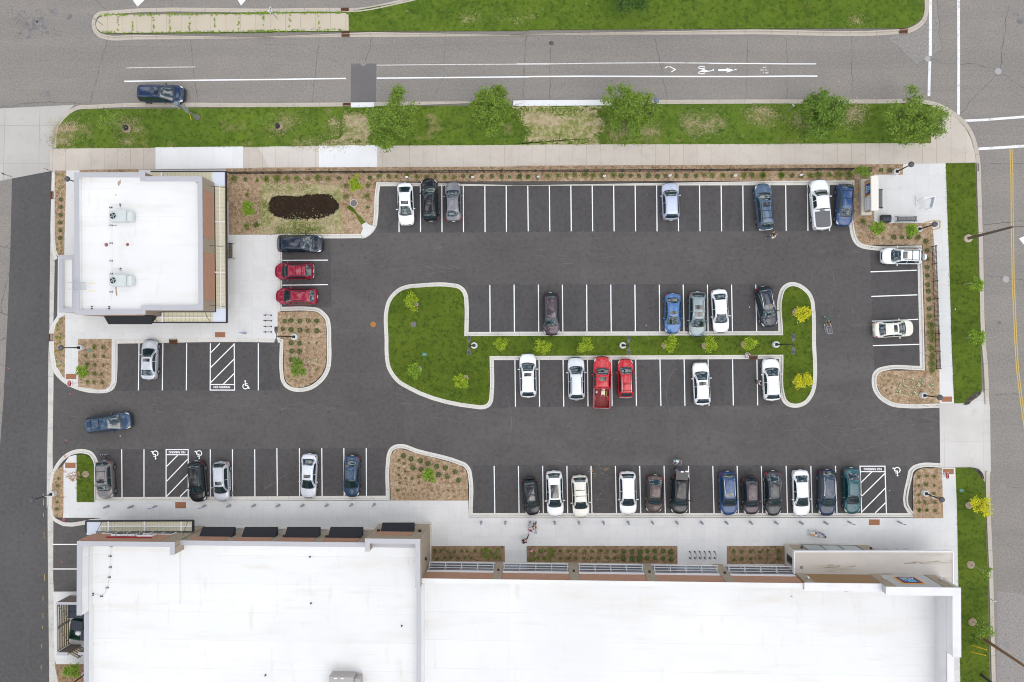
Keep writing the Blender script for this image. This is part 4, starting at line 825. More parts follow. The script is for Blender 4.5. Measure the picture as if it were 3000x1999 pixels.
def awning(root, t, x0, x1, yo, yi, zi=4.85, zo=3.9):
    a, b, c, d = P(t, x0, yo, zo), P(t, x1, yo, zo), P(t, x1 - 8, yi, zi), P(t, x0 - 18, yi, zi); c.x = b.x; d.x = a.x
    k = Vector((0, 0, .22)); m = MB(); m.quad(d, c, b, a); m.quad(a, b, b - k, a - k); m.quad(a, a - k, d - Vector((0, 0, zi - zo + .2)), d); m.quad(b, c, c - Vector((0, 0, zi - zo + .2)), b - k)
    m.build('awning', AWN, root)
def shop_bay(t, x0, x1, Y, yo, yi):
    a, b = P(t, x0, yo, 3.2).x, P(t, x1, yo, 3.2).x
    awning(blk, t, x0, x1, yo, yi)
    wall_panel(MB(), V(b + .1, Y), V(a - .1, Y), 4.6, 6.3, .05).build('brick_panel', REDB, blk); glazing(blk, V(b, Y), V(a, Y), .5, 3.9, 3)
for x0, x1 in ((1745, 2025), (2108, 2391)): shop_bay('30', x0, x1, YN, 195, 281)
for x0, x1 in ((268, 553), (641, 922)): shop_bay('31', x0, x1, YN, 195, 281)
shop_bay('31', 1089, 1365, YC, 157, 244)
wall_panel(MB(), V(P('30', 1450, 270, 5.6).x, YT), V(P('30', 760, 270, 5.6).x, YT), 4.7, 7.5, .05).build('brick_panel', REDB, blk)
glazing(blk, V(P('30', 1500, 250, 4).x, YT), V(P('30', 900, 250, 4).x, YT), .4, 4.5, 6, WHITEM)
for t, x, y in (('31', 245, 247), ('31', 611, 247), ('31', 1057, 214), ('31', 1412, 214)):
    p = P(t, x, y, 4.5); MB().box((p.x, YN + .12 if y > 230 else YC + .12, 4.5), (.3, .24, .3)).build('wall_light', BLACKM, blk)
MB().box((XE + .14, P('31', 1470, 467, 4.5).y, 4.5), (.22, .26, .3)).build('wall_light', BLACKM, blk)
rz_ = [P('30', *q, 5.75) for q in ((676, 352), (1548, 352), (1548, 862), (768, 862), (768, 900), (676, 945))]
MB().prism(rz_, 5.59, 5.78).build('raised_roof', ROOF, blk)
# canopy over the left shop front
c2 = bpy.data.objects.new('canopy', None); COL.objects.link(c2); c2.parent = blk
zc = 3.4; f2 = MB(); oo = [P('30', *q, zc) for q in ((740, 237), (740, 142), (1662, 138), (1662, 232))]
for a, b in ((0, 1), (1, 2), (2, 3)): bar(f2, oo[a], oo[b], .14, .34, zc - .1 + .004 * a)
bar(f2, P('30', 830, 235, zc), P('30', 1662, 233, zc), .1, .3, zc - .095); f2.build('frame', BLACKM, c2)
d2 = MB(); deck(d2, '30', 864, 145, 1653, 229, zc - .05); d2.build('deck', PANEL, c2)
d3 = MB(); deck(d3, '30', 747, 146, 864, 262, zc - .03); d3.build('corner_flashing', BLUEP, c2)
r2 = MB(); z_ = zc - .02
for k in range(34): x = 870 + k * 23.2; bar(r2, P('30', x, 145, z_), P('30', x, 229, z_), .03, .03, z_)
r2.build('deck_rib', std('cream_rib', (.5, .46, .31), .6), c2)
u2 = MB(); z_ = zc + .03; bar(u2, P('30', 864, 186, z_), P('30', 1653, 186, z_), .1, .1, z_)
for x in (935, 1247, 1562): bar(u2, P('30', x, 145, z_), P('30', x, 229, z_), .16, .105, z_)
u2.build('purlin', WHITEM, c2)
for x0, x1 in ((820, 880), (1575, 1620)): MB().tube(P('30', x0, 262, 4.7), P('30', x1, 142, zc + .06), .022).build('tie_rod', BLACKM, c2)
sgn = thing('shop_sign', 'dark shop lettering with white edges over a red bar on the left shop front', 'shop sign', (P('30', 1130, 275, 5.7).x, YT + .06, 5.7))
MB().box((.1, .06, .62), (4.9, .1, .30)).build('red_bar', std('sign_red', (.32, .02, .025), .5), sgn)
lm, wm_ = std('letter_navy', (.03, .03, .06), .4), std('letter_white', (.8, .8, .8), .5)
text('Sunxer', 1.25, frame((-.35, .17, -.02), (-1, 0, 0), (0, 0, 1)), wm_, 'letter_edges', sgn, ext=.10, bold=.05); text('Sunxer', 1.25, frame((-.35, .29, -.02), (-1, 0, 0), (0, 0, 1)), lm, 'letters', sgn, ext=.02)
em = MB(); em.box((1.75, .15, .0), (1.5, .2, .9)); eo = em.build('emblem', wm_, sgn); MB().box((1.75, .262, 0), (1.36, .02, .76)).build('emblem_face', std('emblem_grey', (.38, .30, .32), .5), eo); text('GB', .75, frame((1.75, .29, 0), (-1, 0, 0), (0, 0, 1)), wm_, 'emblem_letters', eo, ext=.01)
for x, y in ((960, 357), (950, 443), (952, 537), (943, 624), (925, 714), (877, 787)): pipe_block('30', x, y, 5.78, 'small black conduit support block on the wide left roof', .1)
pipe_block('30', 804, 771, 5.78, 'small black conduit support block on the wide left roof', 1.57)
cb_ = MB(); cb_.path(smooth_line(W('30:957,357 948,443 951,537 940,624 924,714 885,785 850,782 815,771 725,776', 5.92)), .018); tag(cb_.build('roof_conduit', std('grey_conduit', (.55, .55, .56), .5)), 'thin grey conduit snaking over the wide left roof', 'conduit')
for t, x, y in (('31', 467, 447), ('31', 475, 848), ('31', 1257, 1042), ('31', 84, 1467)):
    p = P(t, x, y, 5.6); tag(MB().lathe((p.x, p.y, 5.6), [(.09, 0), (.07, .05), (.055, .3), (.04, .3), (.04, .2)], 10).build('vent_pipe', BLACKM, org=(p.x, p.y, 5.6)), 'short black vent pipe standing on the wide left roof', 'vent pipe', 'vent pipes on the wide left roof')
p0, p1 = P('31', 627, 1484, 7.2), P('31', 840, 1700, 7.2)
hv = thing('rooftop_unit', 'big taupe rooftop air conditioner at the bottom edge on the wide left roof', 'air conditioner', ((p0.x + p1.x) / 2, (p0.y + p1.y) / 2, 5.6), 0, 'rooftop air conditioners')
UT = std('unit_taupe', (.36, .335, .32), .5, .1); w, d = p1.x - p0.x, p0.y - p1.y
MB().bbox((0, 0, .85), (w, d, 1.5), .03).build('cabinet', UT, hv); MB().bbox((w / 2 + .32, -.1, .75), (.62, d - .3, 1.2), .03).build('intake_hood', UT, hv); MB().box((0, 0, .06), (w + .2, d, .12)).build('base_curb', ROOF, hv)
for x in (-.6, .1): MB().box((x, d / 2 - .15, 1.605), (.3, .12, .01)).build('white_label', WHITEM, hv)

# --- the supermarket
mk_ = thing('supermarket_building', 'large white-roofed supermarket with trellised brick front and entrance canopy', 'supermarket', (0, 0, 0))
YA = P('32', 1000, 659, 6.78).y; ZA = 6.78; XA1 = P('33', 462, 655, 7.05).x; XA2 = P('33', 1165, 680, 8.1).x; XAE = P('33', 1803, 700, 8.1).x
YS1 = YA + .14; ZR = 4.4
MB().prism([V(XE + .02, YA - .45), V(XA1, YA - .45), V(XA1, YA), V(XE + .06, YA)], 0, ZA).build('front_wall', TANB, mk_)
MB().prism([V(XE + .06, YA - .47), V(XA1, YA - .47), V(XA1, YA + .03), V(XE + .06, YA + .03)], ZA + .003, ZA + .07).build('parapet_cap', ROOF, mk_)
MB().prism([V(XE + .02, YB), V(XAE - .7, YB), V(XAE - .7, YA - .46), V(XE + .02, YA - .46)], ZR - .3, ZR).build('roof', ROOF, mk_)
MB().prism([V(XE - .44, YB), V(XE + .02, YB), V(XE + .02, P('31', 1400, 720, 7.8).y), V(XE - .44, P('31', 1400, 720, 7.8).y)], 5.7, 6.9).build('party_wall', ROOF, mk_)
MB().prism([V(XE - .46, YB), V(XE + .04, YB), V(XE + .04, P('31', 1400, 720, 7.8).y), V(XE - .46, P('31', 1400, 720, 7.8).y)], 6.903, 6.97).build('parapet_cap', CAP, mk_)
MB().prism([V(XE + .021, YB), V(XE + .04, YB), V(XE + .04, YA - .48), V(XE + .021, YA - .48)], ZR, 6.89).build('upstand', ROOF, mk_)
MB().prism([V(XA1, YS1 - .75), V(XA2, YS1 - .75), V(XA2, YS1), V(XA1, YS1)], 0, 7.05).build('front_wall', WOODP, mk_)
MB().prism([V(XA1 - .04, YS1 - .8), V(XA2 - .01, YS1 - .8), V(XA2 - .01, YS1 + .04), V(XA1 - .04, YS1 + .04)], 7.053, 7.14).build('parapet_cap', CAPL, mk_)
ye_end = P('33', 1800, 1310, 8.1).y
MB().prism([V(XA2, YS1 - .75), V(XAE, YS1 - .75), V(XAE, YS1), V(XA2, YS1)], 0, 8.1).build('front_wall', LGREYP, mk_)
MB().prism([V(XAE - .75, ye_end), V(XAE, ye_end), V(XAE, YS1 - .76), V(XAE - .75, YS1 - .76)], 0, 8.1).build('side_wall', CAPL, mk_)
cc = MB(); cc.prism([V(XA2 - .04, YS1 - .8), V(XAE + .04, YS1 - .8), V(XAE + .04, YS1 + .04), V(XA2 - .04, YS1 + .04)], 8.103, 8.19); cc.prism([V(XAE - .8, ye_end - .04), V(XAE + .04, ye_end - .04), V(XAE + .04, YS1 - .81), V(XAE - .8, YS1 - .81)], 8.103, 8.187); cc.build('parapet_cap', CAPL, mk_)
MB().prism([V(XAE - .7, YB), V(XAE - .1, YB), V(XAE - .1, ye_end - .06), V(XAE - .7, ye_end - .06)], 0, 6.9).build('side_wall', STONE, mk_)
MB().prism([V(XAE - .75, YB), V(XAE - .06, YB), V(XAE - .06, ye_end - .06), V(XAE - .75, ye_end - .06)], 6.903, 6.98).build('parapet_cap', CAPL, mk_)
MB().prism([V(XAE - .77, YB), V(XAE - .752, YB), V(XAE - .752, YS1 - .83), V(XAE - .77, YS1 - .83)], ZR, 6.85).build('upstand', CAPL, mk_)
for x0_, x1_, y_, z_ in ((XE + .05, XA1 - .05, YA - .462, ZA), (XA1 + .02, XA2 - .06, YS1 - .765, 7.05), (XA2 + .02, XAE - .80, YS1 - .765, 8.1)):
    MB().box(((x0_ + x1_) / 2, y_, (ZR - .1 + z_ - .02) / 2), (x1_ - x0_, .02, z_ - .02 - ZR + .1)).build('upstand', ROOF, mk_)
bx = [P('31', 1500, 510, 0).x, P('31', 2070, 510, 0).x, P('31', 2142, 510, 0).x, P('32', 482, 510, 0).x, P('32', 562, 510, 0).x, P('32', 1104, 510, 0).x, P('32', 1187, 510, 0).x, P('32', 1725, 510, 0).x, P('32', 1806, 510, 0).x, XA1 + .1]
zt = 3.05
for k in range(5):
    a, b = bx[2 * k] + .02, bx[2 * k + 1] - .02
    if k == 0: a = XE + .25
    wall_panel(MB(), V(b, YA), V(a, YA), 4.45, 6.6, .04).build('brick_panel', REDB, mk_)
    wall_panel(MB(), V(b, YA), V(a, YA), 3.78, 4.43, .08).build('header_band', WHITEM, mk_); wall_panel(MB(), V(b, YA), V(a, YA), 3.5, 3.76, .06).build('sill_band', std('maroon_band', (.16, .05, .045), .6), mk_)
    glazing(mk_, V(b - .05, YA), V(a + .05, YA), .95, 3.48, 4, GREYM, std('blue_grey_glazing', (.13, .15, .175), .15))
    wall_panel(MB(), V(b, YA), V(a, YA), 0, .93, .07).build('plinth', STONE, mk_)
    tr = MB(); yo = YA + .72
    for y, h in ((yo, .14), (YA + .42, .07), (YA + .14, .09)): tr.box(((a + b) / 2, y, zt), (b - a, .075, h))
    for j in range(5): x = a + .1 + (b - a - .2) * j / 4; tr.box((x, YA + .38, zt - .01), (.07, .66, .10)); tr.tube((x, YA + .04, zt + .75), (x, YA + .66, zt + .05), .02)
    tr.build('sunshade_trellis', std('pale_grey_metal', (.60, .62, .65), .4, .2), mk_)
for k in range(4):
    a, b = bx[2 * k + 1], bx[2 * k + 2]; MB().box(((a + b) / 2, YA + .06, 3.33), (b - a, .12, 6.66)).build('pilaster', TANB, mk_); MB().box(((a + b) / 2, YA + .22, 3.9), (.22, .2, .2)).build('wall_light', BLACKM, mk_)
# entrance porch and canopy
zc = 3.8; q0, q1 = P('33', 372, 405, zc), P('33', 1740, 405, zc)
co = bpy.data.objects.new('entrance_canopy', None); COL.objects.link(co); co.parent = mk_
MB().prism([V(q0.x, q0.y), V(q1.x, q1.y), V(q1.x, YS1 - 3.0), V(XAE + .01, YS1 - 3.0), V(XAE + .01, YS1 + .01), V(q0.x, YS1 + .01)], 3.35, zc).build('slab', CANOPYR, co)
ed = MB(); bar(ed, V(q0.x, q0.y), V(q1.x, q1.y), .10, .56, 3.62); bar(ed, V(q0.x, q0.y - .06), V(q0.x, YS1 + .01), .10, .55, 3.62); bar(ed, V(q1.x, q1.y - .06), V(q1.x, YS1 - 3), .12, .55, 3.62); ed.build('edge_trim', WHITEM, co)
p = P('33', 436, 539, zc); MB().lathe((p.x, p.y, zc), [(.17, 0), (.17, .06), (.1, .14), (.02, .16)], 14).build('roof_drain', std('drain_grey', (.22, .21, .2), .5, .4), co)
SMR = mat('canopy_grime', (.27, .22, .15), .9, layers=[(1.6, 6, .40, .60, (.46, .41, .345), .95, (.6, 2.2, 1))])
for s_ in ('33:545,548 640,540 700,528 760,520 775,530 740,540 640,548', '33:650,520 700,514 720,524 680,532', '33:800,540 860,528 905,520 900,530 850,540', '33:1310,510 1370,492 1440,490 1430,502 1370,508', '33:1440,496 1540,492 1630,484 1640,488 1560,498 1450,503'):
    MB().prism(smooth_line([Vector((v.x, v.y, 0)) for v in W(s_, zc)], True), zc + .001, zc + .005).build('grime_streak', SMR, co)
vx0, vx1, vy = P('33', 290, 330, 0).x, P('33', 985, 330, 0).x, P('33', 600, 332, 0).y
ve = bpy.data.objects.new('entrance_porch', None); COL.objects.link(ve); ve.parent = mk_
MB().prism([V(vx0, YS1 + .02), V(vx0, vy), V(vx1, vy), V(vx1, YS1 + .02)], 0, 3.34).build('wall', STONE, ve)
wx = [vx0 + .08, vx0 + 1.45, vx0 + 3.6, vx0 + 5.6, vx0 + 7.6, vx1 - .05]
for a, b in ((wx[0], wx[1]), (vx1 - 1.35, vx1 - .02)): wall_panel(MB(), V(b, vy), V(a, vy), .9, 3.33, .05).build('pilaster', TANB, ve); MB().box((b - .4, vy + .15, 2.6), (.2, .2, .2)).build('wall_light', BLACKM, ve)
glazing(ve, V(vx1 - 1.4, vy), V(wx[1] + .05, vy), .95, 3.3, 3, BLACKM, GLASSP)
glazing(ve, V(vx0, vy - .9), V(vx0, YS1 + .6), .95, 3.2, 1, GREYM, GLASS)
rl = MB(); z_ = 1.0; y_ = P('33', 1200, 389, z_).y; rl.tube((vx1 + .1, y_, z_), (P('33', 1362, 389, z_).x, y_, z_), .03)
for k in range(5): x = vx1 + .15 + (P('33', 1362, 389, z_).x - vx1 - .2) * k / 4; rl.tube((x, y_, .13), (x, y_, z_), .025)
tag(rl.build('handrail', GREYM), 'grey steel handrail before the supermarket entrance', 'handrail')
for xa, xb, zt_ in ((P('33', 385, 578, 3.85).x, P('33', 468, 578, 3.85).x, 7.0), (P('33', 1022, 578, 3.85).x, P('33', 1105, 578, 3.85).x, 7.0), (P('33', 1498, 578, 3.85).x, P('33', 1582, 578, 3.85).x, 8.05)):
    if 6.9 < zt_ < 7.1 and xb > XA2 - .5: zt_ = 8.05
    MB().box(((xa + xb) / 2, YS1 + .03, (zt_ + 3.8) / 2), (xb - xa, .10, zt_ - 3.8)).build('pilaster', TANB, mk_)
    MB().tube(((xa + xb) / 2 + .15, YS1 + .26, 5.6), ((xa + xb) / 2 + .15, YS1 + .26, 6.1), .11, n=10).build('wall_light', std('bright_steel', (.62, .62, .62), .3, .7), mk_)
SB, SY, SR, SC_, SW_ = std('sign_navy', (.012, .022, .13), .4), std('sign_yellow', (.80, .46, .03), .4), std('sign_orange_red', (.45, .06, .02), .4), std('sign_light_blue', (.12, .50, .78), .4), std('sign_white', (.82, .82, .84), .4)
def emblem(root, o, right, up, w, h):
    """square shop emblem: layered border, light blue stripes, wordmark"""
    r_, u = Vector(right), Vector(up); n = r_.cross(u).normalized(); o = Vector(o)
    def plate(k, d, m, name):
        c = o + n * d; a, b = r_ * (w / 2 - k), u * (h / 2 - k); e = n * .02
        mb = MB(); mb.loft([[c - a - b, c + a - b, c + a + b, c - a + b], [c - a - b + e, c + a - b + e, c + a + b + e, c - a + b + e]]); return mb.build(name, m, root)
    s = min(w, h); plate(0, 0, SY, 'yellow_border'); plate(.06 * s, .021, SR, 'red_border'); plate(.11 * s, .042, SB, 'emblem_face')
    sb = MB(); f = lambda x, y: o + n * .066 + r_ * (x * w) + u * (y * h)
    for k in range(3):
        x = -.20 + .115 * k; sb.quad(f(x, -.06), f(x + .08, -.06), f(x + .08, .30), f(x, .30))
    sb.quad(f(.16, -.06), f(.30, -.06), f(.16, .22)); sb.build('stripes', SC_, root)
    text('ALDI', .24 * h, frame(o + n * .066 - u * (.21 * h), right, up), SW_, 'wordmark', root, ext=.004, sx=1.15 * w / h, bold=.008)
es = thing('emblem_sign', 'square navy emblem sign with yellow border on the supermarket front wall', 'sign', (P('33', 1390, 640, 6.5).x, YS1 + .02, 0))
pa, pb_ = P('33', 1243, 606, 5.0), P('33', 1440, 606, 5.0)
emblem(es, (0, .0, 5.75), (-1, 0, 0), (0, 0, 1), pb_.x - pa.x, 2.5)
for s_ in ('33:803,753 815,740 828,740 843,753',):
    MB().prism(W(s_, ZR), ZR + .004, ZR + .006).build('dirt_stain', bpy.data.materials['roof_dirt'], mk_)
p = P('33', 350, 790, ZR); tag(MB().lathe((p.x, p.y, ZR), [(.06, 0), (.05, .3), (.03, .3)], 8).build('vent_pipe', GREYM, org=(p.x, p.y, ZR)), 'thin grey vent pipe on the supermarket roof', 'vent pipe')

# --- bin yard beside the left block
yard = thing('bin_yard_wall', 'walled bin yard with grey copings and slatted timber gates beside the lane', 'enclosure', (0, 0, 0))
zt = 2.6; B_ = lambda x, y, z=zt: P('30', x, y, z)
BR = mat('dark_brick', (.17, .14, .12), .9, bricks=((.19, .155, .13), (.14, .115, .1), (.25, .22, .2), .3, .1, .012))
for x0, y0, x1, y1 in ((487, 841, 900, 864), (490, 1274, 582, 1298), (676, 1274, 900, 1298)):
    a, b = B_(x0, y0), B_(x1, y1); MB().prism([V(a.x, a.y), V(b.x, a.y), V(b.x, b.y), V(a.x, b.y)], 0, zt - .06).build('wall', BR, yard); MB().prism([V(a.x - .03, a.y + .03), V(b.x, a.y + .03), V(b.x, b.y - .03), V(a.x - .03, b.y - .03)], zt - .057, zt).build('coping', CAP, yard)
SLAT = mat('gate_board', (.36, .27, .13), .85, layers=[(2, 4, .4, .65, (.25, .18, .085), .8, (1, 1, 5))]); SLATD = mat('gate_frame_steel', (.33, .31, .28), .6, .3)
def gate(A, B, nm='gate'):
    g = bpy.data.objects.new(nm, None); COL.objects.link(g); g.parent = yard
    d = B - A; L = d.length; e = d.normalized(); n = Vector((-e.y, e.x, 0)); s = MB(); r = MB()
    for k in range(8):
        c = A + e * (.15 + (L - .3) * k / 7)
        z0 = .15
    for k in range(6):
        z = .35 + k * .4; m = (A + B) / 2; s.box((m.x, m.y, z), (L, .05, .24), math.atan2(e.y, e.x))
    s.build('boards', SLAT, g)
    q = lambda t, z: A + e * (L * t) - n * .06 * (1 if n.x < 0 else -1) + Vector((0, 0, z))
    for a, b in ((q(0, .15), q(1, 2.4)), (q(0.01, .1), q(0.01, 2.55)), (q(.99, .1), q(.99, 2.55)), (q(0, 2.5), q(1, 2.5))): r.tube(a, b, .06, n=4)
    r.build('brace', SLATD, g)
gx = B_(486, 870).x
gate(V(gx + .02, B_(486, 1268).y), V(gx + .0, B_(486, 1066).y)); gate(V(gx, B_(486, 1060).y), V(gx - .05, B_(486, 868).y)); gate(B_(585, 1285).xy.to_3d(), B_(665, 1330).xy.to_3d())
GD, LIDB = std('dumpster_green', (.025, .085, .055), .6), std('dumpster_lid', (.022, .028, .045), .5)
def dumpster(t, x0, y0, x1, y1, rz, label, lids=(1, 1)):
    a, b = P(t, x0, y1, 1.4), P(t, x1, y0, 1.4); w, d = b.x - a.x, b.y - a.y
    o = thing('dumpster', label, 'dumpster', ((a.x + b.x) / 2, (a.y + b.y) / 2, .1), rz, 'dumpsters in the bin yard')
    m = MB(); po = [V(-w / 2, -d / 2), V(w / 2, -d / 2), V(w / 2, d / 2), V(-w / 2, d / 2)]; m.ring(po, offset(po, .06, True), .1, 1.3); m.prism(offset(po, .05, True), .1, .5); m.build('bin', GD, o)
    for k, on in enumerate(lids):
        l = MB(); cy = d / 4 * (1 if k else -1); 
        if on:
            l.box((0, cy, 1.34), (w - .02, d / 2 - .04, .05))
            for j in range(6): l.box((-w / 2 + .15 + j * (w - .3) / 5, cy, 1.38), (.06, d / 2 - .16, .04))
            l.build('lid', LIDB, o)
        else:
            l.ball((0, cy, .62), (.42, .34, .25), 8, 5); l.build('rubbish_bag', WHITEM, o)
dumpster('30', 590, 866, 800, 978, 0, 'navy-lidded dumpster against the upper wall of the bin yard'); dumpster('30', 600, 1000, 705, 1165, -.16, 'green dumpster with one open lid and white bags in the bin yard', (0, 1)); dumpster('30', 705, 990, 830, 1180, -.16, 'dark-lidded dumpster half hidden by the left roof edge in the bin yard', (1, 0))
# ------------------------------------------------------------------ trees and planting
def leafmat(name, cols):
    return mat(name, cols[0], .65, island=cols, coords='obj', spec=.3)
LF_G = leafmat('leaf_mid_green', [(.075, .14, .018), (.14, .225, .024), (.22, .32, .034), (.105, .18, .02)])
LF_D = leafmat('leaf_dark_green', [(.035, .085, .014), (.065, .13, .018), (.10, .18, .022)])
LF_M = leafmat('leaf_deep_green', [(.065, .13, .016), (.115, .20, .022), (.18, .28, .03)])
LF_L = leafmat('leaf_light_green', [(.10, .19, .014), (.18, .30, .02), (.28, .40, .035)])
LF_YG = leafmat('leaf_yellow_green', [(.15, .23, .012), (.26, .36, .015), (.37, .46, .02)])
LF_Y = leafmat('leaf_yellow', [(.36, .38, .01), (.55, .54, .012), (.70, .64, .03)])
LF_B = leafmat('leaf_dead_brown', [(.34, .20, .09), (.46, .30, .15), (.26, .15, .07)])
LF_GR = leafmat('leaf_grey_green', [(.09, .13, .06), (.16, .21, .10), (.22, .26, .14)])
FLW = leafmat('flower_cream', [(.70, .70, .48), (.80, .80, .66), (.62, .66, .36)])
FLY = leafmat('flower_yellow', [(.60, .50, .02), (.75, .66, .05), (.10, .17, .02)])
BARK = std('bark', (.16, .12, .09), .9); BARKP = std('pale_bark', (.34, .30, .25), .9)

def leaf(mb, p, s, rg, flat=.6, asp=.45):
    d = Vector((rg.gauss(0, 1), rg.gauss(0, 1), rg.gauss(0, flat))).normalized()
    n = Vector((rg.gauss(0, .6), rg.gauss(0, .6), 1)); e = d.cross(n).normalized() * s * asp * .5; d = d * s * .5
    mb.quad(p - d, p + e, p + d, p - e)

def make_tree(name, cat, label, base, z0, crown_c, rx, ry, rz, n, ls, leafm, seed, group=None, trunk_r=.09, clumps=22, sparse=.45, bark=BARK):
    """tree standing at base; crown centred at crown_c (world) with half axes rx, ry, rz"""
    rg = random.Random(seed); b = Vector((base.x, base.y, z0)); t = thing(name, label, cat, b, 0, group)
    c = Vector(crown_c) - b; tk = MB(); top = Vector((c.x, c.y, c.z + rz * .35)); mid = Vector((c.x * .35, c.y * .35, max(.3, (c.z - rz) * .9)))
    tk.tube((0, 0, -.05), mid, trunk_r, trunk_r * .75, 8); tk.tube(mid, top, trunk_r * .75, trunk_r * .2, 7)
    cr_ = MB(); tips = []
    for k in range(clumps):
        u = rg.random() * 6.283; w = rg.uniform(-.75, 1); r_ = math.sqrt(max(0, 1 - w * w)) * rg.uniform(.55, 1.0)
        bump_ = 1 + .22 * math.sin(3 * u + seed) * rg.random() + (.22 if rg.random() < .3 else 0)
        tip = c + Vector((math.cos(u) * r_ * rx * bump_, math.sin(u) * r_ * ry * bump_, w * rz * .85)); tips.append(tip)
        a = mid.lerp(top, rg.uniform(.1, .75)); k_ = a.lerp(tip, .5) + Vector((0, 0, -.06 * rz)); tk.tube(a, k_, trunk_r * .34, trunk_r * .22, 5); tk.tube(k_, tip, trunk_r * .22, trunk_r * .06, 5)
    tk.build('trunk', bark, t)
    sg = sparse * (rx + ry) / 2 * .5
    for i in range(n):
        tip = tips[rg.randrange(len(tips))]
        if rg.random() < .22: tip = tip.lerp(c, rg.random() * .9)
        leaf(cr_, tip + Vector((rg.gauss(0, sg), rg.gauss(0, sg), rg.gauss(0, sg * .6))), ls * rg.uniform(.6, 1.3), rg)
    cr_.build('crown', leafm, t)
    return t
MULCHR = std('tree_mulch', (.30, .215, .15), .95, layers=[(9, 4, .45, .6, (.46, .37, .28), .8), (14, 3, .55, .7, (.12, .08, .05), .8)], bump=(16, .9, .06))
ring_mb = []
def mulch_ring(t, x, y, r, label, z=.14):
    p = P(t, x, y, z); rr = r * M1; rg = random.Random(int(x * 7 + y)); pts = []
    m = MB(); n = 18
    m.loft([[Vector((p.x + math.cos(6.283 * i / n) * rr * k * rg.uniform(.9, 1.1), p.y + math.sin(6.283 * i / n) * rr * k * rg.uniform(.9, 1.1), z + h)) for i in range(n)] for k, h in ((1, 0), (.85, .07), (.5, .11), (.12, .08))])
    return tag(m.build('mulch_ring', MULCHR, org=(p.x, p.y, z)), label, 'mulch mound', 'mulch mounds at young trees')
# five large street trees on the verge: crown centre (tile px), half sizes in tile px
for i, (t, x, y, hx, hy, lb) in enumerate((('01', 1160, 1060, 205, 270, 'leafy green street tree reaching over the fresh white sidewalk slab'), ('01', 2020, 950, 165, 200, 'leafy green street tree between the dry verge and the leftmost street tree'), ('02', 1000, 1000, 200, 245, 'leafy green street tree standing beside the black street lamp with the blue top'),
        ('03', 590, 1000, 195, 230, 'darker green street tree with a small sign beside it, second from the corner'), ('03', 1440, 1000, 235, 215, 'bright green street tree at the street corner by the crossing'))):
    zc = 4.6; c = P(t, x, y, zc); b = Vector((c.x, c.y, 0)); k = M1 * (HCAM - zc) / HCAM
    make_tree('street_tree', 'tree', lb, b, .13, c, hx * k * .9, hy * k * .9, 2.3, 8200, .25, LF_M if i == 3 else LF_G, 11 + i, 'street trees on the verge', .13, 46, .235)
c = P('02', 1050, -70, 5.0); make_tree('street_tree', 'tree', 'dense dark green tree at the top edge above the far lawn', c.xy.to_3d(), .13, c, 1.9, 1.9, 2.2, 7000, .22, LF_D, 21, None, .13, 26, .4)
c = P('03', 560, -60, 4.0); make_tree('street_tree', 'tree', 'small green tree cut by the top edge of the lawn near the side street', c.xy.to_3d(), .13, c, .95, .75, 1.2, 1500, .2, LF_G, 22, None, .07, 14, .4)
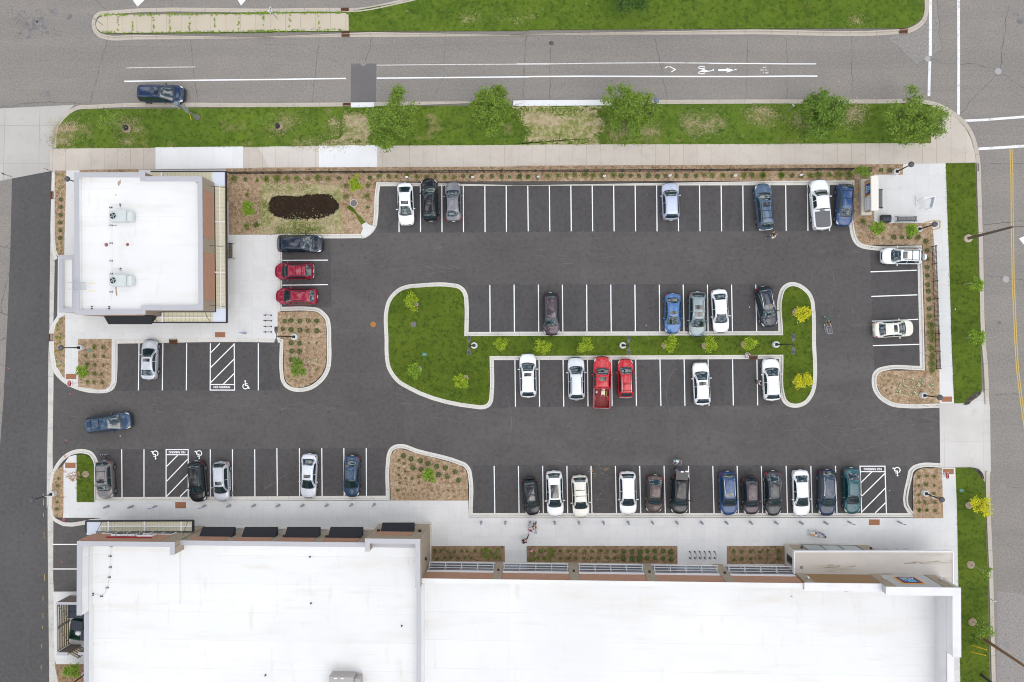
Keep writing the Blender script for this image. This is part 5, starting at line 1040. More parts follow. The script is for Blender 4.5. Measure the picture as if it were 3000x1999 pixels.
# young trees
young = [  # tile, crown x, y, hx, hy, base x, y, leaf, n, label, zc
 ('00', 930, 1045, 130, 80, 1087, 1105, LF_G, 520, 'sparse young tree on the left verge with a black watering bag', 2.6), ('01', 95, 1030, 75, 65, 185, 1088, LF_G, 420, 'sparse young tree on the verge right of the street lamp, with a black watering bag', 2.4),
 ('13', 1942, 1030, 58, 58, 1832, 1038, LF_L, 700, 'young green tree in the right verge, nearer the plaza', 2.6), ('23', 1950, 12, 62, 60, 1850, 33, LF_L, 700, 'young green tree in the right verge, above the right entrance', 2.6),
 ('33', 1995, 20, 78, 68, 1882, 5, LF_Y, 950, 'young yellow tree in the lower right verge', 2.3), ('33', 2020, 585, 45, 55, 1895, 517, LF_G, 220, 'very thin young tree in the lower right verge below the yellow tree', 2.6), ('33', 2015, 1060, 80, 85, 1910, 1008, LF_G, 650, 'loose young green tree beside the brown utility pole', 2.5),
 ('11', 1345, 1180, 48, 68, 1385, 1215, LF_YG, 620, 'young yellowish-green tree in the upper left corner of the island lawn', 1.8), ('21', 1368, 320, 50, 52, 1405, 298, LF_L, 750, 'young dense green tree in the lower left corner of the island lawn', 1.8), ('21', 1768, 402, 60, 54, 1802, 378, LF_YG, 700, 'young yellow-green tree near the slanted edge of the island lawn', 1.9),
 ('21', 2110, 78, 54, 52, 2117, 116, LF_YG, 600, 'young tree in the island strip next to the leftmost twin-headed lamp', 2.0), ('22', 268, 105, 60, 50, 290, 110, LF_YG, 700, 'young tree in the island strip, second from its left end', 2.0), ('22', 620, 90, 64, 58, 630, 96, LF_YG, 700, 'young tree in the island strip left of the middle twin-headed lamp', 2.0),
 ('22', 1368, 85, 60, 58, 1308, 96, LF_YG, 720, 'young tree in the island strip right of the middle twin-headed lamp', 2.0), ('22', 1712, 90, 52, 60, 1665, 102, LF_YG, 650, 'young tree in the island strip, second from its right end', 2.0), ('22', 2062, 85, 54, 56, 2003, 92, LF_YG, 650, 'young tree in the island strip next to the sitting person', 2.0),
 ('13', 452, 1285, 62, 58, 392, 1282, LF_Y, 1000, 'bright yellow young tree at the upper right end of the island', 1.9), ('23', 450, 405, 64, 62, 393, 405, LF_Y, 1050, 'bright yellow young tree at the lower right end of the island', 1.9),
 ('21', 366, 285, 58, 78, 372, 270, LF_G, 900, 'loose green young tree among white flowers in the rounded bed by the small shop', 2.0), ('20', 712, 312, 55, 48, 780, 308, LF_L, 600, 'low green young tree beside the stop sign in the bed by the lane', 2.0), ('21', 1490, 1210, 46, 62, 1480, 1195, LF_L, 700, 'young green tree in the middle of the wedge-shaped bed', 1.8),
 ('11', 866, 165, 44, 72, 890, 175, LF_YG, 600, 'young yellow-green tree above the mud basin in the fence bed', 2.0), ('10', 2135, 390, 52, 66, 2160, 400, LF_L, 600, 'young green tree in the bed between the small shop and the mud basin', 1.8), ('13', 968, 85, 52, 55, 960, 95, LF_G, 750, 'young green tree at the upper end of the monument sign', 1.9),
 ('13', 1088, 560, 62, 58, 1070, 575, LF_L, 700, 'young green tree below the litter bin of the plaza', 1.9), ('13', 1385, 575, 52, 50, 1375, 570, LF_L, 700, 'young green tree beside the lamp below the plaza bench', 1.9), ('30', 625, 1432, 70, 46, 690, 1425, LF_L, 800, 'green bushy young tree in the bed below the bin yard', 1.9)]
for i, (t, x, y, hx, hy, bx_, by_, lm_, n, lb, zc) in enumerate(young):
    b = P(t, bx_, by_, .14); c = P(t, x, y, zc); k = M1 * (HCAM - zc) / HCAM
    c = Vector((b.x * .35 + c.x * .65, b.y * .35 + c.y * .65, zc)) if t in ('00', '01') else c
    make_tree('young_tree', 'tree', lb, b, .14, c, hx * k * .95, hy * k * .95, min(1.0, (hx + hy) * k * .4), int(n * 1.5), .20, lm_, 40 + i, 'young trees', .045, 13, .42, BARKP)
c = P('20', 645, 1218, 2.0); make_tree('young_tree', 'tree', 'dead young tree with brown leaves leaning over the left pavement', P('20', 738, 1205, .14), .14, c, .75, .55, .7, 230, .18, LF_B, 90, 'young trees', .04, 14, .3, std('dead_twig', (.42, .29, .17), .9))
for t, x, y, r, lb in (('33', 1880, 5, 30, 'mulch mound at the foot of the yellow tree in the lower right verge'), ('33', 1893, 518, 33, 'mulch mound at the very thin tree in the lower right verge'), ('33', 1908, 1010, 34, 'mulch mound at the loose tree beside the brown utility pole'), ('11', 1383, 1213, 18, 'mulch mound in the upper left corner of the island lawn'), ('21', 1406, 298, 26, 'mulch mound in the lower left corner of the island lawn'),
        ('21', 1805, 375, 28, 'mulch mound near the slanted edge of the island lawn'), ('21', 2117, 114, 22, 'mulch mound next to the leftmost twin-headed lamp'), ('22', 1312, 96, 26, 'mulch mound right of the middle twin-headed lamp'), ('22', 1663, 98, 30, 'mulch mound of the second tree from the right end of the island strip'), ('22', 2003, 88, 32, 'mulch mound next to the sitting person'), ('13', 392, 1280, 34, 'mulch mound at the upper yellow tree of the island'), ('23', 395, 405, 32, 'mulch mound at the lower yellow tree of the island'), ('20', 738, 1205, 32, 'tan mulch mound at the dead tree in the little lawn'), ('00', 1092, 1108, 42, 'mulch mound with a black bag on the left verge'), ('01', 195, 1092, 34, 'mulch mound with a black bag on the verge right of the street lamp')):
    mulch_ring(t, x, y, r, lb)
for t, x, y, lb in (('00', 1087, 1103, 'black watering bag round the leftmost young tree of the verge'), ('01', 186, 1089, 'black watering bag round the young tree right of the street lamp')):
    p = P(t, x, y, .15); tag(MB().lathe((p.x, p.y, .15), [(.30, 0), (.33, .15), (.26, .4), (.10, .5), (.08, .45)], 12).build('watering_bag', std('black_bag', (.02, .022, .026), .6), org=(p.x, p.y, .15)), lb, 'watering bag')

# shrubs and flowers: one prototype of each kind, copied
def plant_proto(name, n, lm_, seed, hz=.8, ls=.34, spiky=False, flowers=None):
    rg = random.Random(seed); out = []
    m = MB(); st = MB()
    for i in range(n):
        u = rg.random() * 6.283; w = rg.random(); r_ = math.sqrt(1 - w * w) * (rg.uniform(.3, 1.08) if spiky else rg.uniform(.6, 1.0))
        p = Vector((math.cos(u) * r_, math.sin(u) * r_, .08 + hz * w * rg.uniform(.5, 1)))
        if spiky:
            d = (p - Vector((0, 0, -.2))).normalized() * ls * rg.uniform(.6, 1.3); e = d.cross(Vector((rg.gauss(0, 1), rg.gauss(0, 1), 1))).normalized() * ls * .16
            m.quad(p - d * .5, p + e, p + d * .5, p - e)
        else: leaf(m, p, ls * rg.uniform(.6, 1.2), rg)
    for i in range(5):
        u = i * 1.257; st.tube((0, 0, 0), (math.cos(u) * .45, math.sin(u) * .45, hz * .6), .035, .015, 5)
    fl = None
    if flowers:
        fl = MB()
        for i in range(flowers[1]):
            u = rg.random() * 6.283; r_ = math.sqrt(rg.random()) * .95; c = Vector((math.cos(u) * r_, math.sin(u) * r_, hz * (1.05 - .3 * r_)))
            for k in range(14): leaf(fl, c + Vector((rg.gauss(0, .1), rg.gauss(0, .1), rg.gauss(0, .06))), .2, rg)
    return m, st, fl, lm_, flowers
PROT = {'d': [plant_proto('shrub', 190, LF_D, s, .85, .30) for s in (1, 2, 3)], 'l': [plant_proto('shrub', 170, LF_L, s, .8, .40, True) for s in (4, 5, 6)], 'm': [plant_proto('shrub', 130, LF_G, s, .7, .42, True) for s in (7, 8, 9)],
        'y': [plant_proto('flower', 60, LF_L, s, .6, .5, True, (FLY, 5)) for s in (10, 11)], 'w': [plant_proto('flower', 70, LF_L, s, .7, .45, True, (FLW, 11)) for s in (12, 13)], 'g': [plant_proto('grass', 70, LF_L, s, .7, .6, True) for s in (14, 15)], 's': [plant_proto('small', 50, LF_GR, s, .6, .5, True) for s in (16, 17)]}
KN = {'d': ('shrub', 'shrub'), 'l': ('shrub', 'shrub'), 'm': ('shrub', 'shrub'), 'y': ('flowering_plant', 'flower'), 'w': ('flowering_plant', 'flower'), 'g': ('ornamental_grass', 'grass clump'), 's': ('perennial_plant', 'plant')}
BUILT = {}
prg = random.Random(5)
def plants(t, z, label, group, items, kind=None):
    for it in items.split():
        f = it.split(','); x, y, r = float(f[0]), float(f[1]), float(f[2]); k = f[3] if len(f) > 3 else kind
        v = prg.randrange(len(PROT[k])); h = r * M1 * .5 + .05; p = P(t, x, y, z + h); loc = (p.x, p.y, z); s = max(.14, r * M1 * 1.02)
        sc = (s, s, s * 1.05); lb = label[k] if isinstance(label, dict) else label; gp = group + ' ' + {'d': 'dark shrubs', 'l': 'light green shrubs', 'm': 'green shrubs', 'y': 'yellow flowers', 'w': 'cream flowers', 'g': 'grasses', 's': 'small plants'}[k]
        if (k, v) not in BUILT:
            m, st, fl, lm_, flw = PROT[k][v]; o = thing(KN[k][0], lb, KN[k][1], loc, prg.random() * 6.28, gp); o.scale = sc
            m.build('foliage', lm_, o)
            if k in 'dlm': st.build('stems', BARK, o)
            if fl: fl.build('blossom', flw[0], o)
            BUILT[(k, v)] = o
        else: dup(BUILT[(k, v)], loc, prg.random() * 6.28, lb, gp, sc)
fence_l = {'d': 'small dark green shrub in the row behind the long black fence', 'l': 'bright green shrub in the row behind the long black fence'}
plants('11', .142, {'l': 'bright green shrub in the fence row above the mud basin', 'd': 'small dark green shrub in the fence row above the mud basin'}, 'basin row', '85,125,22,l 180,125,38,l 270,125,28,l 345,128,28,l 445,128,22,l 530,122,35,l 618,130,28,l 713,125,20,d 800,125,13,d')
plants('11', .142, fence_l, 'fence row', '980,120,20,d 1057,108,24,l 1142,108,24,l 1208,112,19,l 1298,102,24,l 1385,112,24,l 1468,112,24,l 1547,112,20,l 1625,115,23,l 1703,118,20,l 1785,105,20,d 1855,105,20,d 1948,108,20,d 2030,108,20,d 2115,108,22,d 2185,112,16,d 2270,108,22,d 2342,110,20,d')
plants('11', .142, 'bright green shrub in the bed between the mud basin and the bays', 'basin side', '775,190,25 965,185,24 772,283,28 955,280,28 957,375,20 10,145,12 10,525,15', 'l')
plants('12', .142, fence_l, 'fence row', '65,110,22,d 143,110,20,d 217,113,20,d 307,105,23,l 400,102,26,l 473,98,22,l 541,96,23,l 632,92,30,l 700,102,27,l 775,102,26,l 872,97,30,l 942,100,23,d 1022,103,20,d 1097,105,20,d 1180,100,26,d 1255,107,22,d 1328,103,20,d 1418,104,20,d 1503,102,22,d 1587,107,22,d 1663,98,22,l 1727,100,25,l 1822,103,23,l 1893,100,18,l 2005,97,28,l 2073,98,28,l 2165,100,30,l 2328,97,28,l')
plants('13', .142, fence_l, 'fence row', '107,98,28,l 270,98,28,l 357,100,22,d 437,105,22,d 515,98,28,l 590,95,34,l 680,97,27,l 765,92,36,l 848,92,38,l')
plants('13', .142, 'small dark green shrub above the plaza between monument sign and lamp', 'plaza top', '1030,47,24 1125,52,20 1198,52,22', 'd')
plants('13', .142, {'d': 'dark green shrub in the short row below the plaza', 'l': 'bright green shrub at the lower end of the monument sign', 's': 'grey-green low plant below the plaza'}, 'plaza bottom', '970,498,26,l 1055,637,17,s 1145,643,17,s 1237,630,25,d 1305,632,20,d 1372,632,22,d 1445,635,25,d 1515,667,24,d')
plants('13', .142, {'d': 'dark green shrub in the row beside the picket fence on the right', 'l': 'large bright green shrub in the row beside the picket fence on the right'}, 'right fence row', '1523,745,20,d 1524,818,20,d 1523,890,22,d 1525,962,20,d 1530,1042,22,d 1533,1100,22,d 1537,1168,22,d 1538,1247,22,d 1545,1318,25,l 1555,1390,34,l 1560,1452,32,l 1562,1510,30,l')
plants('23', .142, 'large bright green shrub in the row beside the picket fence on the right', 'right fence row', '1555,118,30 1568,193,32 1565,255,32 1570,308,28', 'l')
plants('10', .156, 'dark green shrub in the narrow strip between the lane and the small shop', 'lane strip', '518,307,20 517,370,20 516,437,20 513,505,20 512,572,20 513,640,22', 'd')
plants('10', .156, 'small yellow-flowered plant in the narrow strip beside the small shop', 'lane strip', '500,90,12 533,100,12 500,150,12 533,140,11 500,210,12 535,195,12 497,245,11 487,700,13 520,680,13 487,738,12 520,752,12', 'y')
plants('10', .156, 'small yellow-flowered plant in the curved strip below the small shop', 'curved strip', '490,1390,15 515,1365,13 512,1338,12 490,1430,14 518,1470,14 490,1505,14 515,1500,13', 'y')
plants('20', .156, 'small yellow-flowered plant in the curved strip below the small shop', 'curved strip', '480,20,14 520,38,14 482,85,14 518,75,13 480,145,14 520,140,12 482,200,13 520,180,13 485,235,13 520,265,12 490,275,12 525,313,12', 'y')
plants('10', .142, 'bright green shrub in the bed right of the small shop', 'shop side', '2015,130,28 2215,143,17 2290,135,24 2127,265,18 2122,538,32', 'l')
plants('10', .142, 'dark green shrub in the bed right of the small shop', 'shop side', '2113,132,18 2203,527,26', 'd')
plants('11', .156, 'round dark green shrub in the rounded bed by the bike racks', 'rounded bed', '243,1357,22 298,1352,24 376,1357,22 447,1352,22 520,1355,24 230,1425,22 298,1432,24 375,1435,24 442,1438,20 520,1440,24', 'd')
plants('21', .156, {'d': 'round dark green shrub in the rounded bed by the bike racks', 'w': 'white-flowered plant in the rounded bed by the bike racks', 'l': 'tiny bright green plant in the rounded bed by the bike racks', 's': 'tiny grey-green plant in the rounded bed by the bike racks'}, 'rounded bed', '300,75,24,d 371,78,24,d 302,145,24,d 375,147,24,d 297,215,22,d 450,225,15,w 525,222,15,w 525,145,10,w 522,75,14,l 452,72,10,l 285,265,12,s 490,265,12,s 533,292,13,s 445,265,12,s 455,315,14,s 500,338,12,s 470,368,12,s 285,355,10,s 290,400,12,s 342,405,12,s 388,405,13,s 430,395,12,s')
plants('20', .156, 'green shrub in the bed of three columns beside the stop sign', 'lane bed', '808,112,26 885,112,24 735,187,18 808,185,20 887,190,19 745,255,22 815,263,20 885,265,16 815,340,22 870,345,18 748,408,20 808,412,22 877,415,22', 'm')
plants('21', .156, {'d': 'round dark green shrub in the wedge-shaped bed', 'm': 'small green shrub in the wedge-shaped bed', 's': 'tiny grey-green plant in the wedge-shaped bed'}, 'wedge bed', '1270,1050,26,d 1335,1075,25,d 1412,1092,25,d 1480,1115,25,d 1350,1150,25,d 1420,1165,22,d 1556,1138,24,d 1628,1152,24,d 1570,1213,26,d 1645,1225,25,d 1715,1185,24,d 1745,1257,25,d 1230,1088,15,m 1278,1112,16,m 1228,1153,15,m 1285,1182,16,m 1230,1213,15,m 1290,1242,14,m 1342,1243,16,m 1402,1227,18,m 1237,1280,16,m 1402,1280,14,m 1222,1345,17,m 1300,1295,12,s 1360,1300,12,s 1380,1340,12,s 1292,1340,11,s 1337,1340,11,s 1510,1350,12,s 1568,1345,12,s 1615,1350,12,s 1660,1350,11,s 1705,1352,12,s 1750,1348,11,s 1265,1375,10,s 1310,1378,10,s 1355,1380,10,s 1395,1383,10,s 1440,1378,11,s 1485,1380,10,s 1540,1380,10,s 1590,1385,10,s')
plants('20', .156, 'small green shrub in the narrow bed at the lower left lamp', 'lower lane strip', '500,1243,16 490,1307,18 485,1447,18 485,1507,20', 'm')
plants('23', .156, 'green shrub in the bed of three columns at the lower right corner', 'corner bed', '1450,1230,17 1515,1220,18 1583,1225,18 1452,1305,16 1515,1297,18 1585,1305,15 1447,1383,14 1580,1375,18 1455,1447,17 1503,1450,15 1588,1448,17 1455,1515,16 1520,1515,14', 'm')
plants('33', .156, 'green shrub in the bed of three columns at the lower right corner', 'corner bed', '1455,50,18 1520,48,14 1590,53,18', 'm')
plants('23', .142, {'w': 'cream-flowered plant in the bed at the right entrance', 's': 'tiny grey-green plant in the bed at the right entrance'}, 'entrance bed', '1330,398,18,w 1388,388,18,w 1280,430,18,w 1335,455,20,w 1405,452,15,w 1462,430,28,w 1568,440,18,w 1270,492,22,w 1333,512,18,w 1408,510,22,w 1552,370,13,w 1565,495,18,w 1135,390,12,s 1205,360,12,s 1258,358,11,s 1150,360,10,s 1187,403,13,s 1147,438,12,s 1215,457,13,s 1172,482,13,s 1200,512,12,s 1255,530,12,s')
plants('31', .156, {'m': 'green shrub in the two-row bed at the corner of the left block', 'g': 'loose grass clump in the two-row bed at the corner of the left block'}, 'first shop bed', '1540,403,20,m 1595,395,17,m 1653,402,18,m 1708,410,15,m 1773,400,16,m 1818,403,14,m 1888,400,18,m 1563,467,16,m 1628,460,13,m 1677,457,18,m 1740,458,15,m 1800,457,16,m 1855,460,16,m 1960,400,24,g 1990,390,20,g 2030,410,24,g 2085,395,24,g 1950,435,24,g 2000,450,24,g 2060,445,26,g 2110,460,18,g')
plants('32', .156, {'m': 'small green shrub in the long bed before the supermarket', 'd': 'larger dark green shrub in the long bed before the supermarket', 'g': 'loose grass clump at the left end of the long bed before the supermarket'}, 'long shop bed', '415,400,18,m 487,400,18,m 552,400,18,m 627,403,18,m 690,403,18,m 765,400,20,m 822,400,16,m 890,405,20,d 962,405,24,d 1037,405,24,d 1106,408,26,d 1168,402,21,d 1236,402,24,d 1305,403,22,d 1373,410,26,d 417,465,16,m 486,463,17,m 554,465,17,m 620,462,17,m 687,462,16,m 750,462,15,m 825,460,18,m 888,462,17,m 958,465,28,d 1040,467,28,d 1103,467,32,d 1167,463,22,d 1235,460,21,d 1302,465,22,d 1372,470,26,d 155,470,18,g 180,425,20,g 195,470,16,g 225,460,20,g 245,405,22,g 275,400,18,g 285,465,20,g 325,385,22,g 330,430,22,g 328,470,18,g 355,395,20,g 350,440,18,g')
plants('32', .156, 'green shrub in the short bed beside the entrance porch', 'porch bed', '1912,400,19 1982,405,17 2060,405,19 2138,410,18 2203,403,17 2297,400,20 1915,475,18 1982,465,18 2058,468,18 2140,460,14 2203,465,13 2297,468,22', 'm')

# weeds in the median joints and grass growing over the verge edges: nobody could count these tufts
wd = MB(); wrg = random.Random(3)
def weeds(s, per_m, w, h=.10, z=.15):
    p = W(s)
    for i in range(len(p) - 1):
        for k in range(int((p[i + 1] - p[i]).length * per_m)):
            c = p[i].lerp(p[i + 1], wrg.random()) + Vector((wrg.gauss(0, w), wrg.gauss(0, w), 0))
            for _ in range(5): leaf(wd, Vector((c.x + wrg.gauss(0, .05), c.y + wrg.gauss(0, .05), z + wrg.uniform(.01, h))), wrg.uniform(.12, .26), wrg, .5, .45)
weeds('00:870,150 920,135 2353,122 01:0,118 740,115', 7, .05); weeds('00:880,285 1160,290 2353,273 01:0,270 770,266', 4, .05)
for x in (1025, 1150, 1330, 1470, 1640, 1850, 2063, 2275): weeds('00:%d,150 %d,275' % (x, x), 4, .04)
for x in (295, 545): weeds('01:%d,130 %d,260' % (x, x), 3, .03)
weeds('02:1440,257 1470,255', 6, .06)
tag(wd.build('weed_tufts', LF_L), kind='stuff')
gt = MB(); grg = random.Random(9)
def tufts(s, per_m, z, w=.06):
    p = W(s)
    for i in range(len(p) - 1):
        for k in range(int((p[i + 1] - p[i]).length * per_m)):
            c = p[i].lerp(p[i + 1], grg.random()); leaf(gt, Vector((c.x + grg.gauss(0, w), c.y + grg.gauss(0, w), z + grg.uniform(.0, .04))), grg.uniform(.08, .18), grg, .4, .4)
for s_ in ('00:490,1275 2353,1268 01:0,1265 2353,1250 02:0,1248 2353,1243 03:0,1243 1548,1235', '00:600,990 740,948 2353,930 01:0,928 2210,914 02:880,910 2353,900 03:0,898 1150,896 1540,898', '01:820,270 2353,265 02:0,258 2353,247 03:0,247 1340,244 1440,185 1490,100', '13:1668,0 1688,540 1707,1000 1722,1529 23:1729,0 1743,590', '13:1930,0 1932,200 1950,800 1972,1529 23:1985,480', '33:1770,0 1799,1529', '33:2015,0 2034,600 2052,1529', '23:2140,10 2150,20', '20:670,1036 670,1443'): tufts(s_, 9, .14)
tufts('11:1150,1250 1165,1190 1200,1135 1260,1090 1320,1072 1690,1070 1790,1190 1790,1490', 5, .14); tufts('21:1150,10 1160,270 1240,390 1330,440 1890,600 1960,600 2005,540 2005,180', 6, .14)
tag(gt.build('grass_fringe', LF_G), kind='stuff')
# ------------------------------------------------------------------ fences, lamps, signs, bollards, benches
FB = std('black_fence_steel', (.014, .014, .017), .5, .3)
def fence(name, label, pts, z0, h, step):
    """picket fence along a straight run: every post a part, each picket panel a part"""
    A, B = pts; d = (B - A); L = d.xy.length; e = Vector((d.x, d.y, 0)).normalized(); n = max(1, round(L / step)); an = math.atan2(e.y, e.x)
    o = thing(name, label, 'fence', (A.x, A.y, z0), an)
    for k in range(n + 1): MB().box((L * k / n, 0, h / 2), (.075, .075, h + .06)).ball((L * k / n, 0, h + .05), .05, 8, 4).build('post', FB, o)
    for k in range(n):
        m = MB(); x0, x1 = L * k / n + .04, L * (k + 1) / n - .04
        for z in (.15, h - .25, h - .08): m.box(((x0 + x1) / 2, 0, z), (x1 - x0, .035, .045))
        c = int((x1 - x0) / .125)
        for j in range(c): m.box((x0 + (j + .5) * (x1 - x0) / c, 0, h / 2 + .02), (.034, .034, h - .06))
        m.build('picket_panel', FB, o)
    return o
zf = 1.15
fence('picket_fence', 'long black picket fence between the street sidewalk and the top row of bays', (P('10', 1958, 72, zf), P('13', 893, 40, zf)), .14, 1.15, 1.95)
fence('picket_fence', 'short black picket fence beside the right-hand sidewalk', (P('13', 1594, 706, zf), P('23', 1633, 297, zf)), .14, 1.15, 1.98)

LB, LH = std('lamp_black', (.022, .022, .024), .45, .4), std('lamp_head_grey', (.10, .10, .105), .45, .3)
FOOT = std('lamp_footing', (.60, .595, .58), .85)
def globe_lamp(label, x, y, z0, h=4.3):
    o = thing('globe_lamp', label, 'lamp', (x, y, z0), 0, 'dome-topped lamps')
    MB().lathe((0, 0, 0), [(.33, -.05), (.33, .60), (.28, .64)], 18).build('footing', FOOT, o)
    MB().box((0, 0, .66), (.32, .32, .06)).lathe((0, 0, .66), [(.09, 0), (.075, .5), (.055, 3.0), (.05, h - 1.1)], 10).build('pole', LB, o)
    hd = MB().lathe((0, 0, h - .45), [(.06, 0), (.1, .05), (.30, .10), (.31, .18), (.26, .32), (.16, .42), (.07, .46), (.06, .52), (.015, .54)], 20); hd.build('shade', LH, o, smooth=False)
    MB().lathe((0, 0, h - .62), [(.05, 0), (.17, .05), (.2, .16), (.2, .2)], 14).build('lens', std('lamp_lens', (.6, .6, .55), .3), o)
for t, x, y, z0, lb in (('10', 570, 128, .13, 'dome-topped lamp at the upper left corner of the small shop'), ('20', 517, 115, .156, 'dome-topped lamp leaning over the yellow flowers beside the lane'), ('20', 267, 1430, .156, 'dome-topped lamp over the lane at the lower left'), ('23', 1637, 545, .142, 'dome-topped lamp in the bed of cream flowers at the right entrance'),
        ('23', 1652, 1427, .156, 'dome-topped lamp in the lower right corner bed'), ('03', 1389, 1414, .142, 'dome-topped lamp at the top of the plaza'), ('13', 1592, 519, .142, 'dome-topped lamp below the plaza beside a wooden form')):
    p = P(t, x, y, 4.35); globe_lamp(lb, p.x, p.y, z0)
p = P('30', 733, 1462, .6); globe_lamp('dome-topped lamp pole at the bottom edge below the bin yard', p.x, p.y, .13)
p = P('20', 430, 1388, 1.5); tag(MB().box((p.x - .1, p.y, 1.9), (.5, .03, .35)).build('small_notice', std('white_notice', (.75, .75, .75), .5), org=(p.x - .1, p.y, 1.9)), 'small white notice on the lower left lamp pole', 'sign')
p = P('23', 1565, 1397, 2.2); tag(MB().box((p.x, p.y, 2.2), (.04, .4, .35)).build('small_notice', std('white_notice', (.75, .75, .75), .5), org=(p.x, p.y, 2.2)), 'small white notice on the lower right corner lamp pole', 'sign')
def twin_lamp(label, t, x, y, z0, h=6.6):
    p = P(t, x, y, .7); o = thing('twin_head_lamp', label, 'lamp', (p.x, p.y, z0), 0, 'twin-headed car park lamps')
    MB().lathe((0, 0, 0), [(.36, -.05), (.36, .70), (.31, .75)], 18).build('footing', FOOT, o)
    MB().box((0, 0, .77), (.34, .3, .06)).lathe((0, 0, .77), [(.10, 0), (.085, 1), (.06, h - .8)], 10).build('pole', LB, o)
    MB().tube((0, -.42, h), (0, .42, h), .035).build('arm', LB, o)
    for s in (-1, 1):
        m = MB(); m.loft([[Vector((-w, s * y_, h + z)) , Vector((w, s * y_, h + z)), Vector((w, s * y_, h + z + .09)), Vector((-w, s * y_, h + z + .09))] for w, y_, z in ((.04, .22, .0), (.17, .52, .02), (.18, .58, .02), (.18, .98, .0), (.13, 1.02, 0))]); hd = m.build('lamp_head', LH, o)
        g = MB(); g.box((0, s * .78, h + .105), (.24, .32, .02)); g.build('heat_sink', std('lamp_head_dark', (.045, .045, .048), .5, .3), hd)
for a in (('twin-headed lamp at the left end of the island strip', '21', 1880, 96, .135), ('twin-headed lamp in the middle of the island strip', '22', 956, 95, .135), ('twin-headed lamp at the right end of the island strip', '23', 218, 87, .135), ('twin-headed lamp in the rounded bed by the bike racks', '11', 330, 1492, .156)): twin_lamp(*a)
GP, GH = std('street_pole_grey', (.25, .24, .225), .55, .3), std('street_lamp_blue_grey', (.16, .21, .26), .5, .2)
def street_lamp(label, t, x, y, hx, hy, h, r, m, grp='street lamps on the verge', traffic=False):
    p = P(t, x, y, .3); o = thing('street_lamp', label, 'lamp', (p.x, p.y, .13), 0, grp)
    MB().lathe((0, 0, 0), [(r * 3.3, -.05), (r * 3.3, .12), (r * 2.8, .2), (r * 2.2, .55), (r * 1.5, .8)], 14).build('base', m, o)
    MB().lathe((0, 0, .7), [(r * 1.2, 0), (r, h * .4), (r * .8, h - 1.3)], 12).build('pole', m, o)
    MB().lathe((0, 0, h - .7), [(r * .8, 0), (.16, .1), (.2, .5), (.29, .58), (.27, .68), (.12, .82), (.03, .9)], 10).build('lantern', GH, o)
    if traffic:
        MB().box((.10, .12, 3.6), (.03, .62, .62), M=Matrix.Rotation(R(45), 3, 'X')).build('sign_plate', std('sign_back', (.40, .42, .42), .45, .5), o); MB().box((.10, .0, 2.9), (.03, .6, .75)).build('sign_plate', std('sign_back', (.4, .42, .42), .45, .5), o); MB().box((-.12, .05, 4.35), (.03, .7, .7), M=Matrix.Rotation(R(45), 3, 'X')).build('sign_plate', std('sign_back', (.4, .42, .42), .45, .5), o)
street_lamp('thick grey street lamp with sign plates on the left verge by the moving van', '00', 1695, 1010, 0, 0, 5.4, .10, GP, traffic=True)
street_lamp('black street lamp with blue-grey top beside the third street tree', '02', 1192, 985, 0, 0, 5.3, .07, std('dark_pole', (.08, .08, .082), .5, .3))
p = P('00', 1640, 1000, .5); tag(MB().tube((p.x - .06, p.y - .38, .15), (p.x + .10, p.y + .3, 1.0), .035, n=6).build('marker_stake', std('yellow_stake', (.75, .62, .05), .5), org=(p.x - .06, p.y - .38, .14)), 'yellow marker stake leaning in the verge beside the street lamp', 'marker')
WDP = std('wood_pole', (.20, .115, .06), .9, layers=[(3, 4, .4, .6, (.13, .075, .04), .8, (8, 8, .5))])
def pole(label, t, x, y, h, r, m, ring=None, arm=False):
    p = P(t, x, y, .1); o = thing('utility_pole', label, 'utility pole', (p.x, p.y, .13), 0, 'utility poles')
    MB().lathe((0, 0, 0), [(r, -.05), (r * .7, h)], 12).build('pole', m, o)
    if ring: MB().lathe((0, 0, 0), [(.44, -.05), (.44, .3), (.36, .33)], 18).build('footing', std('tan_footing', (.46, .38, .28), .85), o)
    if arm: MB().tube((0, 0, h - .1), (2.6, .1, h + .2), .04).build('arm', m, o)
pole('dark brown utility pole in a round footing in the right-hand verge', '13', 1862, 646, 8.6, .17, std('brown_pole_steel', (.13, .095, .075), .6, .2), True, True)
pole('brown wooden utility pole at the lower right edge', '33', 1963, 1128, 11.5, .17, WDP); pole('dark utility pole cut by the bottom edge in the right verge', '33', 1985, 1468, 10.0, .15, std('dark_wood_pole', (.05, .04, .035), .9))
GY = std('guy_guard_yellow', (.72, .48, .02), .5)
for x0, y0, x1, y1, lb in ((1905, 1213, 2030, 1250, 'upper yellow guy wire guard in the lower right verge'), (1893, 1268, 2022, 1298, 'lower yellow guy wire guard in the lower right verge')):
    a = P('33', x0, y0, .2); b = P('33', x1, y1, 2.2); tag(MB().tube((a.x, a.y, .14), b, .05, .05, 7).build('guy_wire_guard', GY, org=(a.x, a.y, .14)), lb, 'guy guard', 'yellow guy wire guards')

